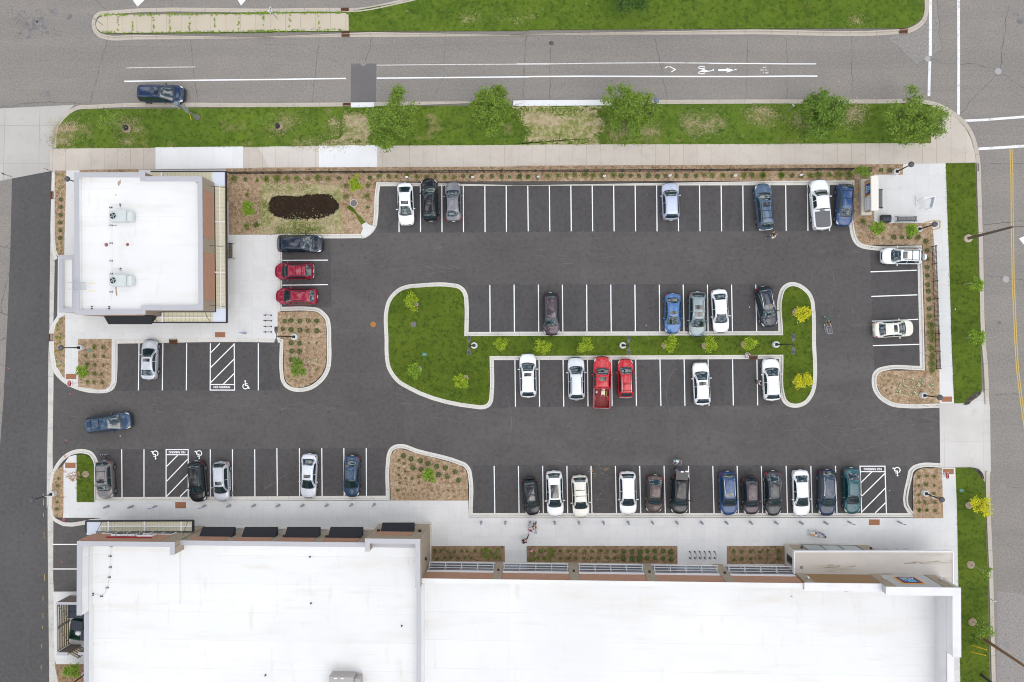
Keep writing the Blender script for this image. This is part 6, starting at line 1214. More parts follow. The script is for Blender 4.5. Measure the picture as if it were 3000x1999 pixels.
SGW = std('sign_face_white', (.80, .80, .80), .5); STEEL = std('galvanised_steel', (.34, .36, .39), .45, .5); SRED = std('stop_red', (.50, .012, .03), .45)
def sign_post(name, label, t, x, y, z0, h, cat='sign', grp=None, rz=0.0):
    p = P(t, x, y, z0); o = thing(name, label, cat, (p.x, p.y, z0), rz, grp); MB().box((0, 0, h / 2), (.05, .05, h)).build('post', STEEL, o); return o
def stop_sign(label, t, x, y, z0, face, under=True):
    """face: +1 looks east, -1 looks west"""
    o = sign_post('stop_sign', label, t, x, y, z0, 2.75, 'stop sign', 'stop signs')
    f = face
    def oct_(r, x0, x1): return [[Vector((x_, r * math.cos(R(22.5 + 45 * k)), 2.45 + r * math.sin(R(22.5 + 45 * k)))) for k in range(8)] for x_ in (x0, x1)]
    w = MB(); w.loft(oct_(.41, f * .035, f * .05)); pl = w.build('white_border', SGW, o); w = MB(); w.loft(oct_(.375, f * .05, f * .056)); w.build('red_face', SRED, pl)
    text('STOP', .34, frame((f * .06, 0, 2.45), (0, f, 0), (0, 0, 1)), SGW, 'wording', pl, ext=.003, bold=.012)
    if under: MB().box((f * .04, 0, 1.78), (.015, .46, .30)).build('plate', SGW, o)
stop_sign('bright red stop sign facing the car park by the lane at the left', '20', 702, 416, .142, 1); stop_sign('dark red stop sign seen from the side at the right entrance', '23', 1600, 1187, .156, 1 if False else -1)
def pole_sign(label, t, x, y, w, h, z, m, rz, top=2.6, z0=.15, name='street_sign', arrow=False, thin=False):
    o = sign_post(name, label, t, x, y, z0, top, 'sign', None, rz); f = MB().box((.04, 0, z), (.02, w, h)); pl = f.build('sign_plate', m, o)
    if arrow:
        a = MB(); a.path([(.055, -.12, z - .2), (.055, -.12, z + .05), (.055, .0, z + .16), (.055, .14, z + .08)], .035, 4); a.quad((.056, .08, z + .0), (.056, .25, z + .02), (.056, .14, z + .2)); a.build('arrow', LB, pl)
    return o
pole_sign('white turn arrow sign on a pole at the right end of the concrete median', '01', 183, 163, .6, .75, 2.4, SGW, R(-20), 2.8, .15, arrow=True)
pole_sign('thin bare sign post at the rounded left end of the median', '00', 883, 214, .05, .5, 2.9, STEEL, R(80), 3.2)
pole_sign('small sign post beside the darker street tree', '03', 318, 955, .3, .4, 1.9, SGW, R(30), 2.1); pole_sign('sign post at the top right end of the upper lawn', '03', 1413, 42, .3, .45, 2.2, STEEL, R(70), 2.4); pole_sign('thin sign post with a small white plate on the lower right verge', '33', 1998, 775, .3, .25, 2.4, SGW, R(100), 2.6); pole_sign('red and white slim sign post at the top end of the lane', '00', 520, 1503, .08, .4, 2.5, std('post_red', (.35, .06, .06), .5), R(0), 3.2)
p = P('10', 100, 112, 0.2); pole_sign('dark round-topped post in the old paving at the top end of the lane', '10', 100, 112, .25, .4, 1.5, LB, R(40), 1.7, 0.0)
for t, x, y, dz, lb in (('11', 1318, 135, 0, 'first from the left'), ('11', 1878, 135, 0, 'second from the left'), ('12', 227, 132, 0, 'third from the left'), ('12', 787, 127, 0, 'fourth from the left'), ('12', 1345, 123, 0, 'third from the right'), ('12', 1900, 123, 0, 'second from the right'), ('13', 400, 117, 0, 'rightmost')):
    o = sign_post('parking_sign', 'small white parking sign on a post along the fence bed, ' + lb, t, x, y, .142, 1.55, 'sign', 'parking signs along the fence bed'); MB().box((0, -.04, 1.45), (.32, .02, .42), M=Matrix.Rotation(R(-14), 3, 'X')).build('sign_plate', SGW, o)

BOL = std('bollard_sleeve', (.27, .29, .34), .4, .1)
bol = [('20', 935, 1480, 'leftmost'), ('20', 1142, 1480, 'second'), ('20', 1983, 1473, 'beside the silver four by four'), ('20', 2197, 1470, ''), ('21', 200, 1470, ''), ('21', 408, 1470, ''), ('21', 617, 1468, ''), ('21', 828, 1465, ''), ('21', 1022, 1463, ''), ('31', 1942, 150, ''), ('31', 2151, 150, ''), ('32', 155, 150, ''), ('32', 368, 150, ''), ('32', 577, 150, ''), ('32', 787, 150, ''), ('32', 999, 150, ''), ('32', 1208, 150, ''), ('32', 1417, 150, ''), ('32', 1630, 150, ''), ('32', 1842, 150, ''), ('32', 2052, 150, ''), ('32', 2268, 150, ''), ('33', 425, 151, ''), ('33', 635, 151, ''), ('20', 1348, 1478, 's'), ('20', 1772, 1475, 's'), ('33', 838, 145, 's'), ('33', 1268, 145, 's'), ('10', 2118, 1460, 'b')]
PB0 = None
for t, x, y, f in bol:
    p = P(t, x, y, .132); left = t in ('20', '21')
    if f in ('s', 'b'): continue
    lb = 'grey bollard on the pavement before the left block' if left else 'grey bollard on the pavement before the supermarket'; gp = 'bollards before the left block' if left else 'bollards before the supermarket'
    if PB0 is None:
        PB0 = thing('bollard', lb, 'bollard', (p.x, p.y, .132), 0, gp)
        MB().lathe((0, 0, 0), [(.115, -.02), (.115, 1.0), (.09, 1.07), (.03, 1.1)], 14).build('post', BOL, PB0); MB().lathe((0, 0, 0), [(.17, 0), (.17, .025), (.12, .03)], 14).build('base_plate', STEEL, PB0)
    else: dup(PB0, (p.x, p.y, .132), 0, lb, gp)
SBL = std('accessible_blue', (.03, .16, .55), .45)
for t, x, y, lb in (('20', 1348, 1478, 'accessible parking sign on a bollard before the left accessible bay'), ('20', 1772, 1475, 'accessible parking sign on a bollard before the black parked four by four'), ('33', 838, 145, 'pale accessible parking sign left of the brown tactile plate'), ('33', 1268, 145, 'bright blue accessible parking sign right of the brown tactile plate'), ('10', 2118, 1460, 'accessible parking sign on a bollard below the small shop')):
    p = P(t, x, y, .132); o = thing('accessible_sign', lb, 'sign', (p.x, p.y, .132), 0, 'accessible parking signs')
    MB().lathe((0, 0, 0), [(.10, -.02), (.10, .95), (.05, 1.0)], 12).build('bollard_base', BOL, o); MB().box((0, 0, 1.35), (.05, .05, .9)).build('post', STEEL, o)
    MB().box((0, .035, 1.62), (.32, .015, .46)).build('sign_plate', SBL, o); MB().box((0, .035, 1.28), (.32, .015, .16)).build('lower_plate', SGW, o)
    g = MB(); g.ball((.02, .05, 1.76), .03, 6, 4); arc_pts = [(.10 * math.cos(a) - .02, .05, 1.58 + .10 * math.sin(a)) for a in [2.3 + i * .45 for i in range(9)]]; g.path(arc_pts, .014, 4); g.path([(.0, .05, 1.72), (0, .05, 1.60), (-.09, .05, 1.59), (-.13, .05, 1.49)], .016, 4); g.build('wheelchair_symbol', SGW, o)

RK0 = None
def rack(t, x, y, rz, label, grp, z=.132, L=.62):
    global RK0
    p = P(t, x, y, .4)
    if RK0 is None:
        RK0 = thing('bike_rack', label, 'bike rack', (p.x, p.y, z), rz, grp)
        pts = [Vector((-.34, 0, 0)), Vector((-.34, 0, .55)), Vector((-.28, 0, .78)), Vector((-.1, 0, .86)), Vector((.1, 0, .86)), Vector((.28, 0, .78)), Vector((.34, 0, .55)), Vector((.34, 0, 0))]
        MB().path(smooth_line(pts), .032, 8).build('hoop', LB, RK0)
        for s in (-.34, .34): MB().lathe((s, 0, 0), [(.09, 0), (.09, .015), (.05, .02)], 10).build('foot_plate', LB, RK0)
    else: dup(RK0, (p.x, p.y, z), rz, label, grp)
for y in (1305, 1353, 1402, 1450): rack('10', 2305, y, 0, 'black bike rack hoop on the pavement left of the rounded bed', 'bike racks by the rounded bed')
for x in (1535, 1578, 1620, 1662, 1705, 1748): rack('32', x, 437, math.pi / 2, 'black bike rack hoop between the two supermarket beds', 'bike racks at the supermarket')

def bench(label, c, rz, L, seat, back=True):
    o = thing('bench', label, 'bench', c, rz, 'black metal benches')
    s = MB()
    for k in range(6): s.box((0, -.2 + k * .075, .45), (L, .05, .03))
    for k in range(4): s.box((-L / 2 + L * (k + .5) / 4 + L / 8, -.02, .43), (.03, .44, .03))
    s.build('seat', seat, o)
    if back:
        b = MB()
        for k in range(4): b.box((0, .24 + k * .035, .55 + k * .1), (L, .03, .05))
        b.build('backrest', seat, o)
    for sx in (-1, 1):
        a = MB(); x = sx * L / 2; a.path([(x, -.32, 0), (x, -.2, .44), (x, .24, .44), (x, .30, 0)], .03, 6); a.path([(x, -.2, .44), (x, -.22, .66), (x, .25, .66), (x, .24, .44), (x, .36, .86)], .025, 6); a.build('end_frame', LB, o)
BS = std('bench_mesh', (.10, .10, .105), .5, .4); BSO = std('bench_mesh_brown', (.13, .09, .05), .5, .3)
p = P('10', 1985, 750, .6); bench('black bench with brown slats against the canopy of the small shop', (p.x, p.y, .132), -math.pi / 2 + math.pi, 1.65, BSO)
p = at(2579, 583, .6); bench('black bench half hidden behind the monument sign', (p.x, p.y, .147), math.pi / 2, 2.0, BS)
p = at(2656, 641, .6); bench('black mesh bench at the lower edge of the plaza', (p.x, p.y, .147), math.pi, 2.0, BS)
p = at(2598, 640, .9); o = thing('litter_bin', 'dark hooded litter bin at the lower edge of the plaza', 'litter bin', (p.x, p.y, .147)); 
lbm = std('bin_dark', (.035, .042, .055), .35, .5); m = MB(); m.loft([[Vector((x, .42 * math.cos(a), .62 + .42 * math.sin(a) * .75)) for a in [math.pi * k / 8 for k in range(9)]] + [Vector((x, -.42, 0)), Vector((x, .42, 0))] for x in (-.45, .45)]); m.build('hood', lbm, o)
MB().box((-.47, 0, .5), (.04, .74, .8)).build('front_panel', std('bin_face', (.015, .016, .02), .5), o); m = MB()
for k in range(6): m.box((-.38 + k * .15, 0, .945), (.02, .5, .012))
m.build('slats', LB, o)
# monument sign
ms = thing('monument_sign', 'cream-capped monument sign with navy emblem and white shop list panel at the plaza', 'monument sign', at(2543, 580, .6).xy.to_3d() + Vector((.3, 0, .14)))
b0, b1 = at(2522, 535, .6), at(2550, 629, .6); t0, t1 = at(2551, 516, 2.75), at(2573, 618, 2.75)
cx_ = (t0.x + t1.x) / 2 - ms.location.x; cy_ = (t0.y + t1.y) / 2 - ms.location.y; Lm = abs(t0.y - t1.y); wm2 = abs(t1.x - t0.x)
MB().bbox((cx_, cy_, 2.62), (wm2, Lm, .26), .03).build('cap', std('cream_stone', (.70, .665, .60), .8), ms)
MB().bbox((cx_ - .05, cy_, .3), (wm2 + .35, Lm + .2, .6), .05).build('plinth', STONE, ms); MB().box((cx_, cy_, 1.54), (wm2 - .3, Lm - .35, 1.9)).build('body', TANB, ms)
fx = cx_ - (wm2 - .3) / 2; emblem(ms, (fx, cy_ + Lm * .18, 1.62), (0, -1, 0), (0, 0, 1), 1.45, 1.62)
lp = MB().box((fx - .03, cy_ - Lm * .235, 1.62), (.06, 1.45, 1.62)).build('list_panel', std('list_white', (.66, .68, .72), .4), ms)
dv = MB()
for k in range(1, 4): dv.box((fx - .064, cy_ - Lm * .235, .81 + k * .405), (.01, 1.45, .02))
dv.build('divider', std('list_line', (.3, .32, .4), .5), lp); text('Entree', .30, frame((fx - .066, cy_ - Lm * .235 - .15, 2.22), (0, -1, 0), (0, 0, 1)), std('list_text', (.06, .05, .07), .5), 'shop_name', lp)
dt = MB()
for k in range(4): dt.box((fx - .07, cy_ - Lm * .235 + .52 - (k % 2) * .13, 2.15 + (k // 2) * .14), (.01, .09, .09))
dt.build('shop_mark', std('mark_maroon', (.18, .03, .05), .5), lp)
# white steel frame on the plaza
fr_ = thing('steel_display_frame', 'white steel three-legged display frame on the plaza', 'display frame', at(2690, 595, 0).xy.to_3d() + Vector((0, 0, .147)))
O_ = fr_.location; g = lambda x, y, z: Vector(at(2500 + x / 7.84, 480 + y / 7.84, z)) - Vector((O_.x, O_.y, .147)); wst = std('white_steel', (.78, .79, .80), .4, .1)
zt = 1.9
for a, b, c, d in (((1438, 748), (1450, 985), (1446, 858), (1617, 788)), ((1520, 1045), (1770, 1072), (1648, 1058), (1830, 988))):
    m = MB(); m.tube(g(*a, .18), g(*b, .18), .045, n=6); f0 = g(*c, .18); tt = g(*d, zt); m.tube(f0, Vector((f0.x, f0.y, tt.z)), .05, n=6); m.tube(g(*a, .18), Vector((f0.x, f0.y, .6)), .03, n=5); m.tube(g(*b, .18), Vector((f0.x, f0.y, .6)), .03, n=5); m.build('leg', wst, fr_)
A = g(1617, 788, zt); B = g(1830, 988, zt); C2 = g(1885, 750, zt); m = MB(); m.tube((C2.x, C2.y, 0), C2, .05, n=6); m.build('leg', wst, fr_)
m = MB(); m.tube(A, C2, .045, n=6); m.tube(C2, B, .045, n=6); m.tube(A - Vector((0, 0, .8)), C2 - Vector((0, 0, .8)), .045, n=6); m.tube(C2 - Vector((0, 0, .8)), B - Vector((0, 0, .8)), .045, n=6); m.build('rail', wst, fr_)
m = MB(); e_ = Vector((.02, 0, 0)); k_ = Vector((0, 0, .78)); m.loft([[C2 - k_ - e_, B - k_ - e_, B - e_, C2 - e_], [C2 - k_ + e_, B - k_ + e_, B + e_, C2 + e_]]); m.build('panel', std('blue_grey_panel', (.42, .47, .55), .4), fr_)
m = MB(); wf = W('13:1565,492 1630,492 1630,552 1565,572', .2); m.path([wf[0], wf[1], wf[2], wf[3]], .05, 4); m.path([wf[0], wf[0] + Vector((-.9, -.25, 0))], .05, 4); tag(m.build('timber_form', std('new_timber', (.52, .36, .18), .8), org=(wf[0].x, wf[0].y, .147)), 'timber edging form on the sidewalk under the plaza lamp', 'timber form')
# litter and small stones
LT = [std('litter_white', (.8, .8, .8), .7), std('litter_tan', (.5, .42, .25), .8), std('litter_blue', (.1, .3, .7), .6)]
for t, x, y, s, k, z, lb in (('20', 1036, 875, .2, 0, .006, 'white paper litter on the asphalt below the moving van'), ('13', 1762, 1253, .22, 0, .14, 'white litter on the right-hand verge'), ('02', 1647, 938, .16, 0, .14, 'white litter in the dry part of the verge'), ('12', 2045, 1235, .2, 0, .006, 'white litter in the empty bay beside the white saloon'), ('12', 1157, 1392, .15, 0, .006, 'white cup litter in an empty bay of the upper island row'), ('00', 2268, 1170, .12, 2, .14, 'small blue litter on the left verge'), ('11', 650, 292, .18, 0, .16, 'white litter at the upper rim of the mud basin'), ('11', 275, 470, .18, 0, .16, 'white litter at the lower rim of the mud basin'), ('11', 345, 464, .16, 2, .16, 'blue litter at the lower rim of the mud basin'), ('11', 638, 437, .18, 2, .16, 'pale blue litter at the right rim of the mud basin'), ('02', 640, 33, .14, 0, .14, 'white litter on the upper lawn'), ('23', 1195, 1347, .16, 1, .006, 'tan litter in the accessible bay at the right'), ('32', 268, 405, .12, 0, .16, 'white litter among the grasses of the long bed'), ('10', 2105, 162, .18, 0, .15, 'white stone in the bed right of the small shop'), ('11', 220, 1457, .14, 0, .16, 'white litter in the rounded bed'), ('00', 1076, 912, .18, 0, .02, 'white litter in the gutter behind the moving van'), ('03', 910, 845, .14, 0, .006, 'white litter in the street near the corner'), ('03', 760, 703, .12, 0, .006, 'white litter in the street below the bicycle lane')):
    p = P(t, x, y, z); m = MB(); rg = random.Random(int(x)); m.add([(p.x + math.cos(a) * s * .5 * rg.uniform(.5, 1), p.y + math.sin(a) * s * .4 * rg.uniform(.5, 1), z + rg.uniform(.0, .03)) for a in [k2 * 1.047 for k2 in range(6)]] + [(p.x, p.y, z + .05)], [(i, (i + 1) % 6, 6) for i in range(6)]); tag(m.build('litter', LT[k], org=(p.x, p.y, z)), lb, 'litter', 'scraps of litter')
# ------------------------------------------------------------------ vehicles
def lerp_tab(tab, s):
    """smooth interpolation through a table of (s, value)"""
    n = len(tab)
    if s <= tab[0][0]: return tab[0][1]
    if s >= tab[-1][0]: return tab[-1][1]
    for i in range(n - 1):
        if s <= tab[i + 1][0]:
            x0, y0 = tab[i]; x1, y1 = tab[i + 1]; h = x1 - x0; d = (y1 - y0) / h
            dm = (y0 - tab[i - 1][1]) / (x0 - tab[i - 1][0]) if i > 0 else d
            dp = (tab[i + 2][1] - y1) / (tab[i + 2][0] - x1) if i < n - 2 else d
            m0 = 0 if dm * d <= 0 else 2 * dm * d / (dm + d); m1 = 0 if dp * d <= 0 else 2 * dp * d / (dp + d)
            t = (s - x0) / h
            return y0 * (2 * t ** 3 - 3 * t ** 2 + 1) + m0 * h * (t ** 3 - 2 * t ** 2 + t) + y1 * (3 * t ** 2 - 2 * t ** 3) + m1 * h * (t ** 3 - t ** 2)
PLAN = [(0, .70), (.015, .80), (.05, .92), (.12, .985), (.25, 1.0), (.8, 1.0), (.92, .975), (.97, .92), (.99, .86), (1, .76)]
TYPES = {
 'sedan': dict(W=.905, zt=[(0, .56), (.02, .68), (.10, .78), (.235, .92), (.41, 1.36), (.49, 1.44), (.65, 1.44), (.765, 1.36), (.90, 1.09), (.955, 1.06), (.985, .98), (1, .72)], be=[(0, .5), (.04, .63), (.24, .88), (.6, .95), (.88, 1.0), (.98, .93), (1, .68)], ws=(.245, .43), rw=(.755, .895), sw=(.30, .82), tum=.42),
 'suv': dict(W=.94, zt=[(0, .66), (.02, .88), (.08, .99), (.225, 1.09), (.375, 1.58), (.44, 1.68), (.6, 1.73), (.83, 1.69), (.88, 1.60), (.962, 1.18), (.985, 1.05), (1, .75)], be=[(0, .6), (.04, .86), (.25, 1.05), (.6, 1.09), (.95, 1.13), (.98, 1.0), (1, .72)], ws=(.232, .395), rw=(.872, .962), sw=(.28, .87), tum=.36),
 'van': dict(W=.985, zt=[(0, .6), (.02, .80), (.08, .92), (.215, 1.05), (.42, 1.62), (.49, 1.72), (.65, 1.77), (.9, 1.72), (.935, 1.62), (.975, 1.12), (.99, .98), (1, .7)], be=[(0, .55), (.04, .78), (.19, 1.02), (.6, 1.07), (.96, 1.1), (.985, .95), (1, .68)], ws=(.225, .44), rw=(.928, .972), sw=(.31, .925), tum=.34),
 'hatch': dict(W=.915, zt=[(0, .6), (.02, .79), (.09, .90), (.235, 1.03), (.39, 1.50), (.46, 1.60), (.62, 1.63), (.80, 1.56), (.86, 1.47), (.95, 1.13), (.985, 1.0), (1, .7)], be=[(0, .55), (.04, .76), (.26, .99), (.6, 1.04), (.94, 1.09), (.98, .95), (1, .68)], ws=(.24, .41), rw=(.85, .95), sw=(.30, .86), tum=.38),
 'truck': dict(W=.99, zt=[(0, .80), (.015, 1.0), (.06, 1.12), (.23, 1.21), (.335, 1.70), (.39, 1.83), (.50, 1.86), (.58, 1.83), (.603, 1.72), (.618, 1.34), (.64, 1.30), (.95, 1.30), (.985, 1.27), (1, .85)], be=[(0, .75), (.04, 1.0), (.23, 1.15), (.6, 1.2), (.64, 1.22), (.95, 1.22), (.985, 1.15), (1, .8)], ws=(.238, .35), rw=(.601, .614), sw=(.285, .585), tum=.36)}
GLS = mat('car_glass', (.010, .026, .031), .02, coords='obj', spec=1.0, coat=.6)
GLSR = mat('sunroof_glass', (.018, .018, .02), .06, coords='obj', spec=.8, coat=.4)
TYRE, RIM = std('tyre_rubber', (.018, .018, .019), .85), std('alloy_rim', (.42, .43, .45), .35, .8)
TRIM, CHROME = std('black_trim', (.012, .012, .013), .5), std('chrome', (.62, .62, .63), .18, .9)
HEADL, TAILL, PLATE = std('headlight_lens', (.68, .69, .68), .12, .2), std('taillight_red', (.38, .008, .012), .2), std('number_plate', (.68, .68, .70), .5)
PAINTS = {}
def paint(c, metal=.0, nm=None):
    k = tuple(c) + (metal,)
    if k not in PAINTS:
        PAINTS[k] = mat('car_paint_' + (nm or 'body'), c, .40, metal, coords='obj', coat=1.0, spec=.12)
    return PAINTS[k]
class Car:
    def __init__(s, label, f, r, typ, pm_, grp='cars in the car park', width=None, name='parked_car', cat='car', z0=.012, **op):
        A, B = Vector(f), Vector(r); s.T = TYPES[typ]; s.typ = typ; d = (A - B).xy; s.L = d.length; s.W = width or s.T['W']
        c = (A + B) / 2; s.root = thing(name, label, cat, (c.x, c.y, z0), math.atan2(d.y, d.x), grp); s.op = op; s.pm = pm_
        s.build()
    def x(s, t, y):
        L = s.L; k = (y / s.W) ** 2
        bow = -lerp_tab([(0, .24), (.1, .17), (.25, .15), (.42, .11), (.55, .03), (.7, -.02), (.85, -.08), (1, -.13)], t)
        return L / 2 - t * L + bow * k
    def pt(s, t, v):
        T = s.T; W = s.W * lerp_tab(PLAN, t); zt, b = lerp_tab(T['zt'], t), lerp_tab(T['be'], t); b = min(b, zt - .012); h = zt - b
        a = abs(v); wr = W * .93 - .045 - T['tum'] * max(0, h - .06)
        cp = [(0, 0, zt + .028), (.3, wr * .55, zt + .022), (.5, wr * .88, zt + .002), (.58, wr * .97, zt - .022 - .02 * min(1, h * 3)), (.64, wr * 1.0 + .012, max(b + .004, zt - .06)), (.80, W * .935, b), (.84, W * .985, b - .05), (.90, W, b * .62 + .18), (.96, W * .985, .40), (1, W * .94, .24)]
        for i in range(len(cp) - 1):
            if a <= cp[i + 1][0]:
                q = (a - cp[i][0]) / (cp[i + 1][0] - cp[i][0]); y = cp[i][1] + (cp[i + 1][1] - cp[i][1]) * q; z = cp[i][2] + (cp[i + 1][2] - cp[i][2]) * q; break
        y = y if v >= 0 else -y
        return Vector((s.x(t, y), y, z))
    def nrm(s, t, v):
        e = .004; n = (s.pt(min(1, t + e), v) - s.pt(max(0, t - e), v)).cross(s.pt(t, min(1, v + e)) - s.pt(t, max(-1, v - e)))
        n = n.normalized() if n.length > 1e-9 else Vector((0, 0, 1))
        return -n if n.dot(s.pt(t, v) - Vector((s.L / 2 - t * s.L, 0, .5))) < 0 else n
    def patch(s, name, m, s0, s1, v0, v1, off=.007, ns=5, nv=5, parent=None, s0b=None, s1b=None):
        """panel following the body skin between stations s0..s1 and cross positions v0..v1"""
        rows = []
        for i in range(ns + 1):
            row = []
            for j in range(nv + 1):
                q = j / nv; a = s0 + ((s0b if s0b is not None else s0) - s0) * q; b = s1 + ((s1b if s1b is not None else s1) - s1) * q
                t = a + (b - a) * i / ns; v = v0 + (v1 - v0) * q; row.append(s.pt(t, v) + s.nrm(t, v) * off)
            rows.append(row)
        mb = MB(); n = nv + 1; mb.v = [tuple(p) for r_ in rows for p in r_]
        mb.f = [(i * n + j, i * n + j + 1, (i + 1) * n + j + 1, (i + 1) * n + j) for i in range(ns) for j in range(nv)]
        return mb.build(name, m, parent or s.root, smooth=True)
    def build(s):
        T, op, rt = s.T, s.op, s.root
        end = .6175 if op.get('bed') else 1.0
        ss = sorted(set([0, .005, .015, .03, .05, .08, .12, .16, .2, .24, .27, .3, .33, .36, .39, .42, .45, .48, .52, .56, .6, .64, .68, .72, .76, .8, .83, .86, .89, .91, .93, .95, .965, .975, .985, .993, 1.0] + ([.575, .59, .603, .61, .618, .63, .64] if s.typ == 'truck' else [])))
        ss = [t for t in ss if t < end] + [end]
        vs = [-1, -.96, -.90, -.84, -.80, -.72, -.64, -.58, -.5, -.4, -.3, -.15, 0, .15, .3, .4, .5, .58, .64, .72, .80, .84, .90, .96, 1]
        if op.get('hatch_open'): pass
        mb = MB(); n = len(vs); mb.v = [tuple(s.pt(t, v)) for t in ss for v in vs]
        mb.f = [(i * n + j, (i + 1) * n + j, (i + 1) * n + j + 1, i * n + j + 1) for i in range(len(ss) - 1) for j in range(n - 1)]
        mb.f.append(tuple(range(n))); k = (len(ss) - 1) * n; mb.f.append(tuple(range(k + n - 1, k - 1, -1)))
        for i in range(len(ss) - 1): mb.f.append((i * n, i * n + n - 1, (i + 1) * n + n - 1, (i + 1) * n))
        s.body = mb.build('body', s.pm, rt, smooth=True)
        w0, w1 = T['ws']; s.patch('windshield', GLS, w0, w1, -.56, .56, .008, 5, 8); s.patch('cowl', TRIM, w0 - .022, w0 + .001, -.6, .6, .006, 2, 8)
        r0, r1 = T['rw']
        if s.typ == 'sedan' or s.typ == 'hatch' or not op.get('hatch_open'): s.patch('rear_window', GLS, r0, r1, -.54, .54, .008, 5, 8)
        a0, a1 = T['sw']; mid = a0 + (a1 - a0) * .47
        for sg in (-1, 1):
            s.patch('side_window', GLS, a0 + .045, mid - .006, sg * .655, sg * .785, .006, 5, 2, s0b=a0 - .01); s.patch('side_window', GLS, mid + .006, a1 - .03, sg * .655, sg * .785, .006, 5, 2, s1b=a1)
            s.patch('headlight', HEADL, .022, .062, sg * .52, sg * .835, .006, 3, 4, s0b=.03, s1b=.10)
            tv = (.60, .85) if s.typ in ('sedan', 'hatch') else (.66, .88)
            s.patch('taillight', TAILL, .955, .992, sg * tv[0], sg * tv[1], .007, 3, 3, s0b=.925 if s.typ != 'truck' else .965) if not op.get('bed') else None
            p = s.pt(a0 + .055, sg * .82); mm = MB(); mm.bbox((p.x, p.y + sg * .13, p.z + .06), (.11, .22, .14), .03); mm.box((p.x, p.y + sg * .02, p.z + .03), (.06, .1, .05)); mm.build('side_mirror', op.get('mirror') or s.pm, rt)
            if op.get('rails'):
                r_ = op['rails'] if not isinstance(op['rails'], bool) else CHROME; ra, rb = (w1 + .06, r0 - .015) if s.typ != 'hatch' else (w1 + .06, r0 - .02); m = MB(); pts = [s.pt(ra + (rb - ra) * q / 6, sg * .50) + Vector((0, 0, .045 if 0 < q < 6 else 0)) for q in range(7)]; m.path(pts, .026, 6); m.build('roof_rail', r_, rt)
        wb = .185 if s.typ != 'van' else .175
        rr = {'sedan': .325, 'suv': .36, 'van': .34, 'hatch': .335, 'truck': .40}[s.typ]
        for t in (wb, .80 if s.typ != 'truck' else .78):
            for sg in (-1, 1):
                y = s.W * .895; c = Vector((s.L / 2 - t * s.L, sg * y, rr)); ty = MB(); o_ = Vector((0, sg * .115, 0)); ty.tube(c - o_, c + o_, rr, n=18); w_ = ty.build('wheel', TYRE, rt); rm_ = MB(); rm_.tube(c + o_ * .98, c + o_ * 1.06, rr * .66, rr * .60, 14); rm_.build('rim', op.get('rim', RIM), w_)
                ar = MB(); 
        s.patch('grille', TRIM, .006, .02, -.42, .42, .008, 2, 6)
        if s.typ != 'truck' or not op.get('bed'):
            p = s.pt(1, 0); MB().box((p.x - .02, 0, p.z - .02), (.03, .34, .16)).build('number_plate', PLATE, rt)
        if op.get('sun'):
            q0 = w1 + .045; s.patch('sunroof', GLSR, q0, q0 + op['sun'], -.36, .36, .008, 3, 4)
        if op.get('sun2'): s.patch('sunroof', GLSR, .60, .69, -.36, .36, .008, 3, 4)
        if op.get('pano'): s.patch('panoramic_roof', GLSR, w1 + .035, w1 + .33, -.40, .40, .008, 5, 4)
        if op.get('ribs'):
            for v in (-.38, -.22, -.07, .07, .22, .38): s.patch('roof_rib', s.pm, w1 + .09, r0 - .03, v - .018, v + .018, .016, 4, 1)
        if op.get('cross'):
            for t in op['cross']:
                a, b = s.pt(t, -.5) + Vector((0, 0, .05)), s.pt(t, .5) + Vector((0, 0, .05)); MB().tube(a, b, .03, n=6).build('roof_crossbar', TRIM, rt)
        if op.get('spare'):
            p = s.pt(1, 0); c = Vector((-s.L / 2 - .09, .08, .92)); w_ = MB().tube(c - Vector((.1, 0, 0)), c + Vector((.1, 0, 0)), .34, n=18).build('spare_wheel', op['spare'], rt); MB().tube(c - Vector((.125, 0, 0)), c - Vector((.10, 0, 0)), .31, .33, 18).build('wheel_cover', op['spare'], w_)
        if op.get('bumper'):
            m = MB(); q = [(s.x(1, y), y) for y in (-.8, -.5, 0, .5, .8)]; m.path([Vector((a - .02, y * s.W, .55)) for a, y in q], .07, 6); m.build('rear_bumper', op['bumper'], rt)
        if op.get('lid'):      # hard cover on a pickup bed
            s.patch('bed_cover', mat('bed_cover_vinyl', (.10, .10, .105), .7, coords='obj', layers=[(40, 2, .4, .6, (.16, .16, .165), .7, (1, 40, 1))]), .645, .962, -.545, .545, .03, 6, 6); MB().box((s.L / 2 - .632 * s.L, 0, 1.40), (.06, .5, .1)).build('cab_brake_light', TRIM, rt)
        if op.get('bed'): s.bed()
    def bed(s):
        L, W = s.L, s.W; x0, x1 = L / 2 - .62 * L, -L / 2 + .04; m = s.pm; cx = (x0 + x1) / 2; ln_ = x0 - x1; red2 = op = s.op['bed']
        for sg in (-1, 1):
            b = MB(); b.bbox((cx, sg * (W - .09), .83), (ln_, .18, .92), .04); b.build('bed_side', m, s.root); MB().box((cx, sg * (W - .10), 1.297), (ln_ - .03, .15, .02)).build('bed_rail', std('bed_rail_grey', (.10, .10, .11), .6), s.root)
            MB().loft([[Vector((cx - .05 + a * .42, sg * (W - .2), .62)), Vector((cx - .05 + a * .42, sg * (W - .36), .62)), Vector((cx - .05 + a * .26, sg * (W - .34), .9)), Vector((cx - .05 + a * .26, sg * (W - .2), .9))] for a in (-1, 1)]).build('wheel_arch', m, s.root)
            MB().box((x1 + .0, sg * (W - .1), .95), (.05, .13, .3)).build('taillight', TAILL, s.root)
        MB().box((x0 - .03, 0, .88), (.06, W * 2 - .38, .8)).build('bed_front', m, s.root); MB().bbox((x1 - .02, 0, .86), (.07, W * 2 - .1, .88), .02).build('tailgate', m, s.root)
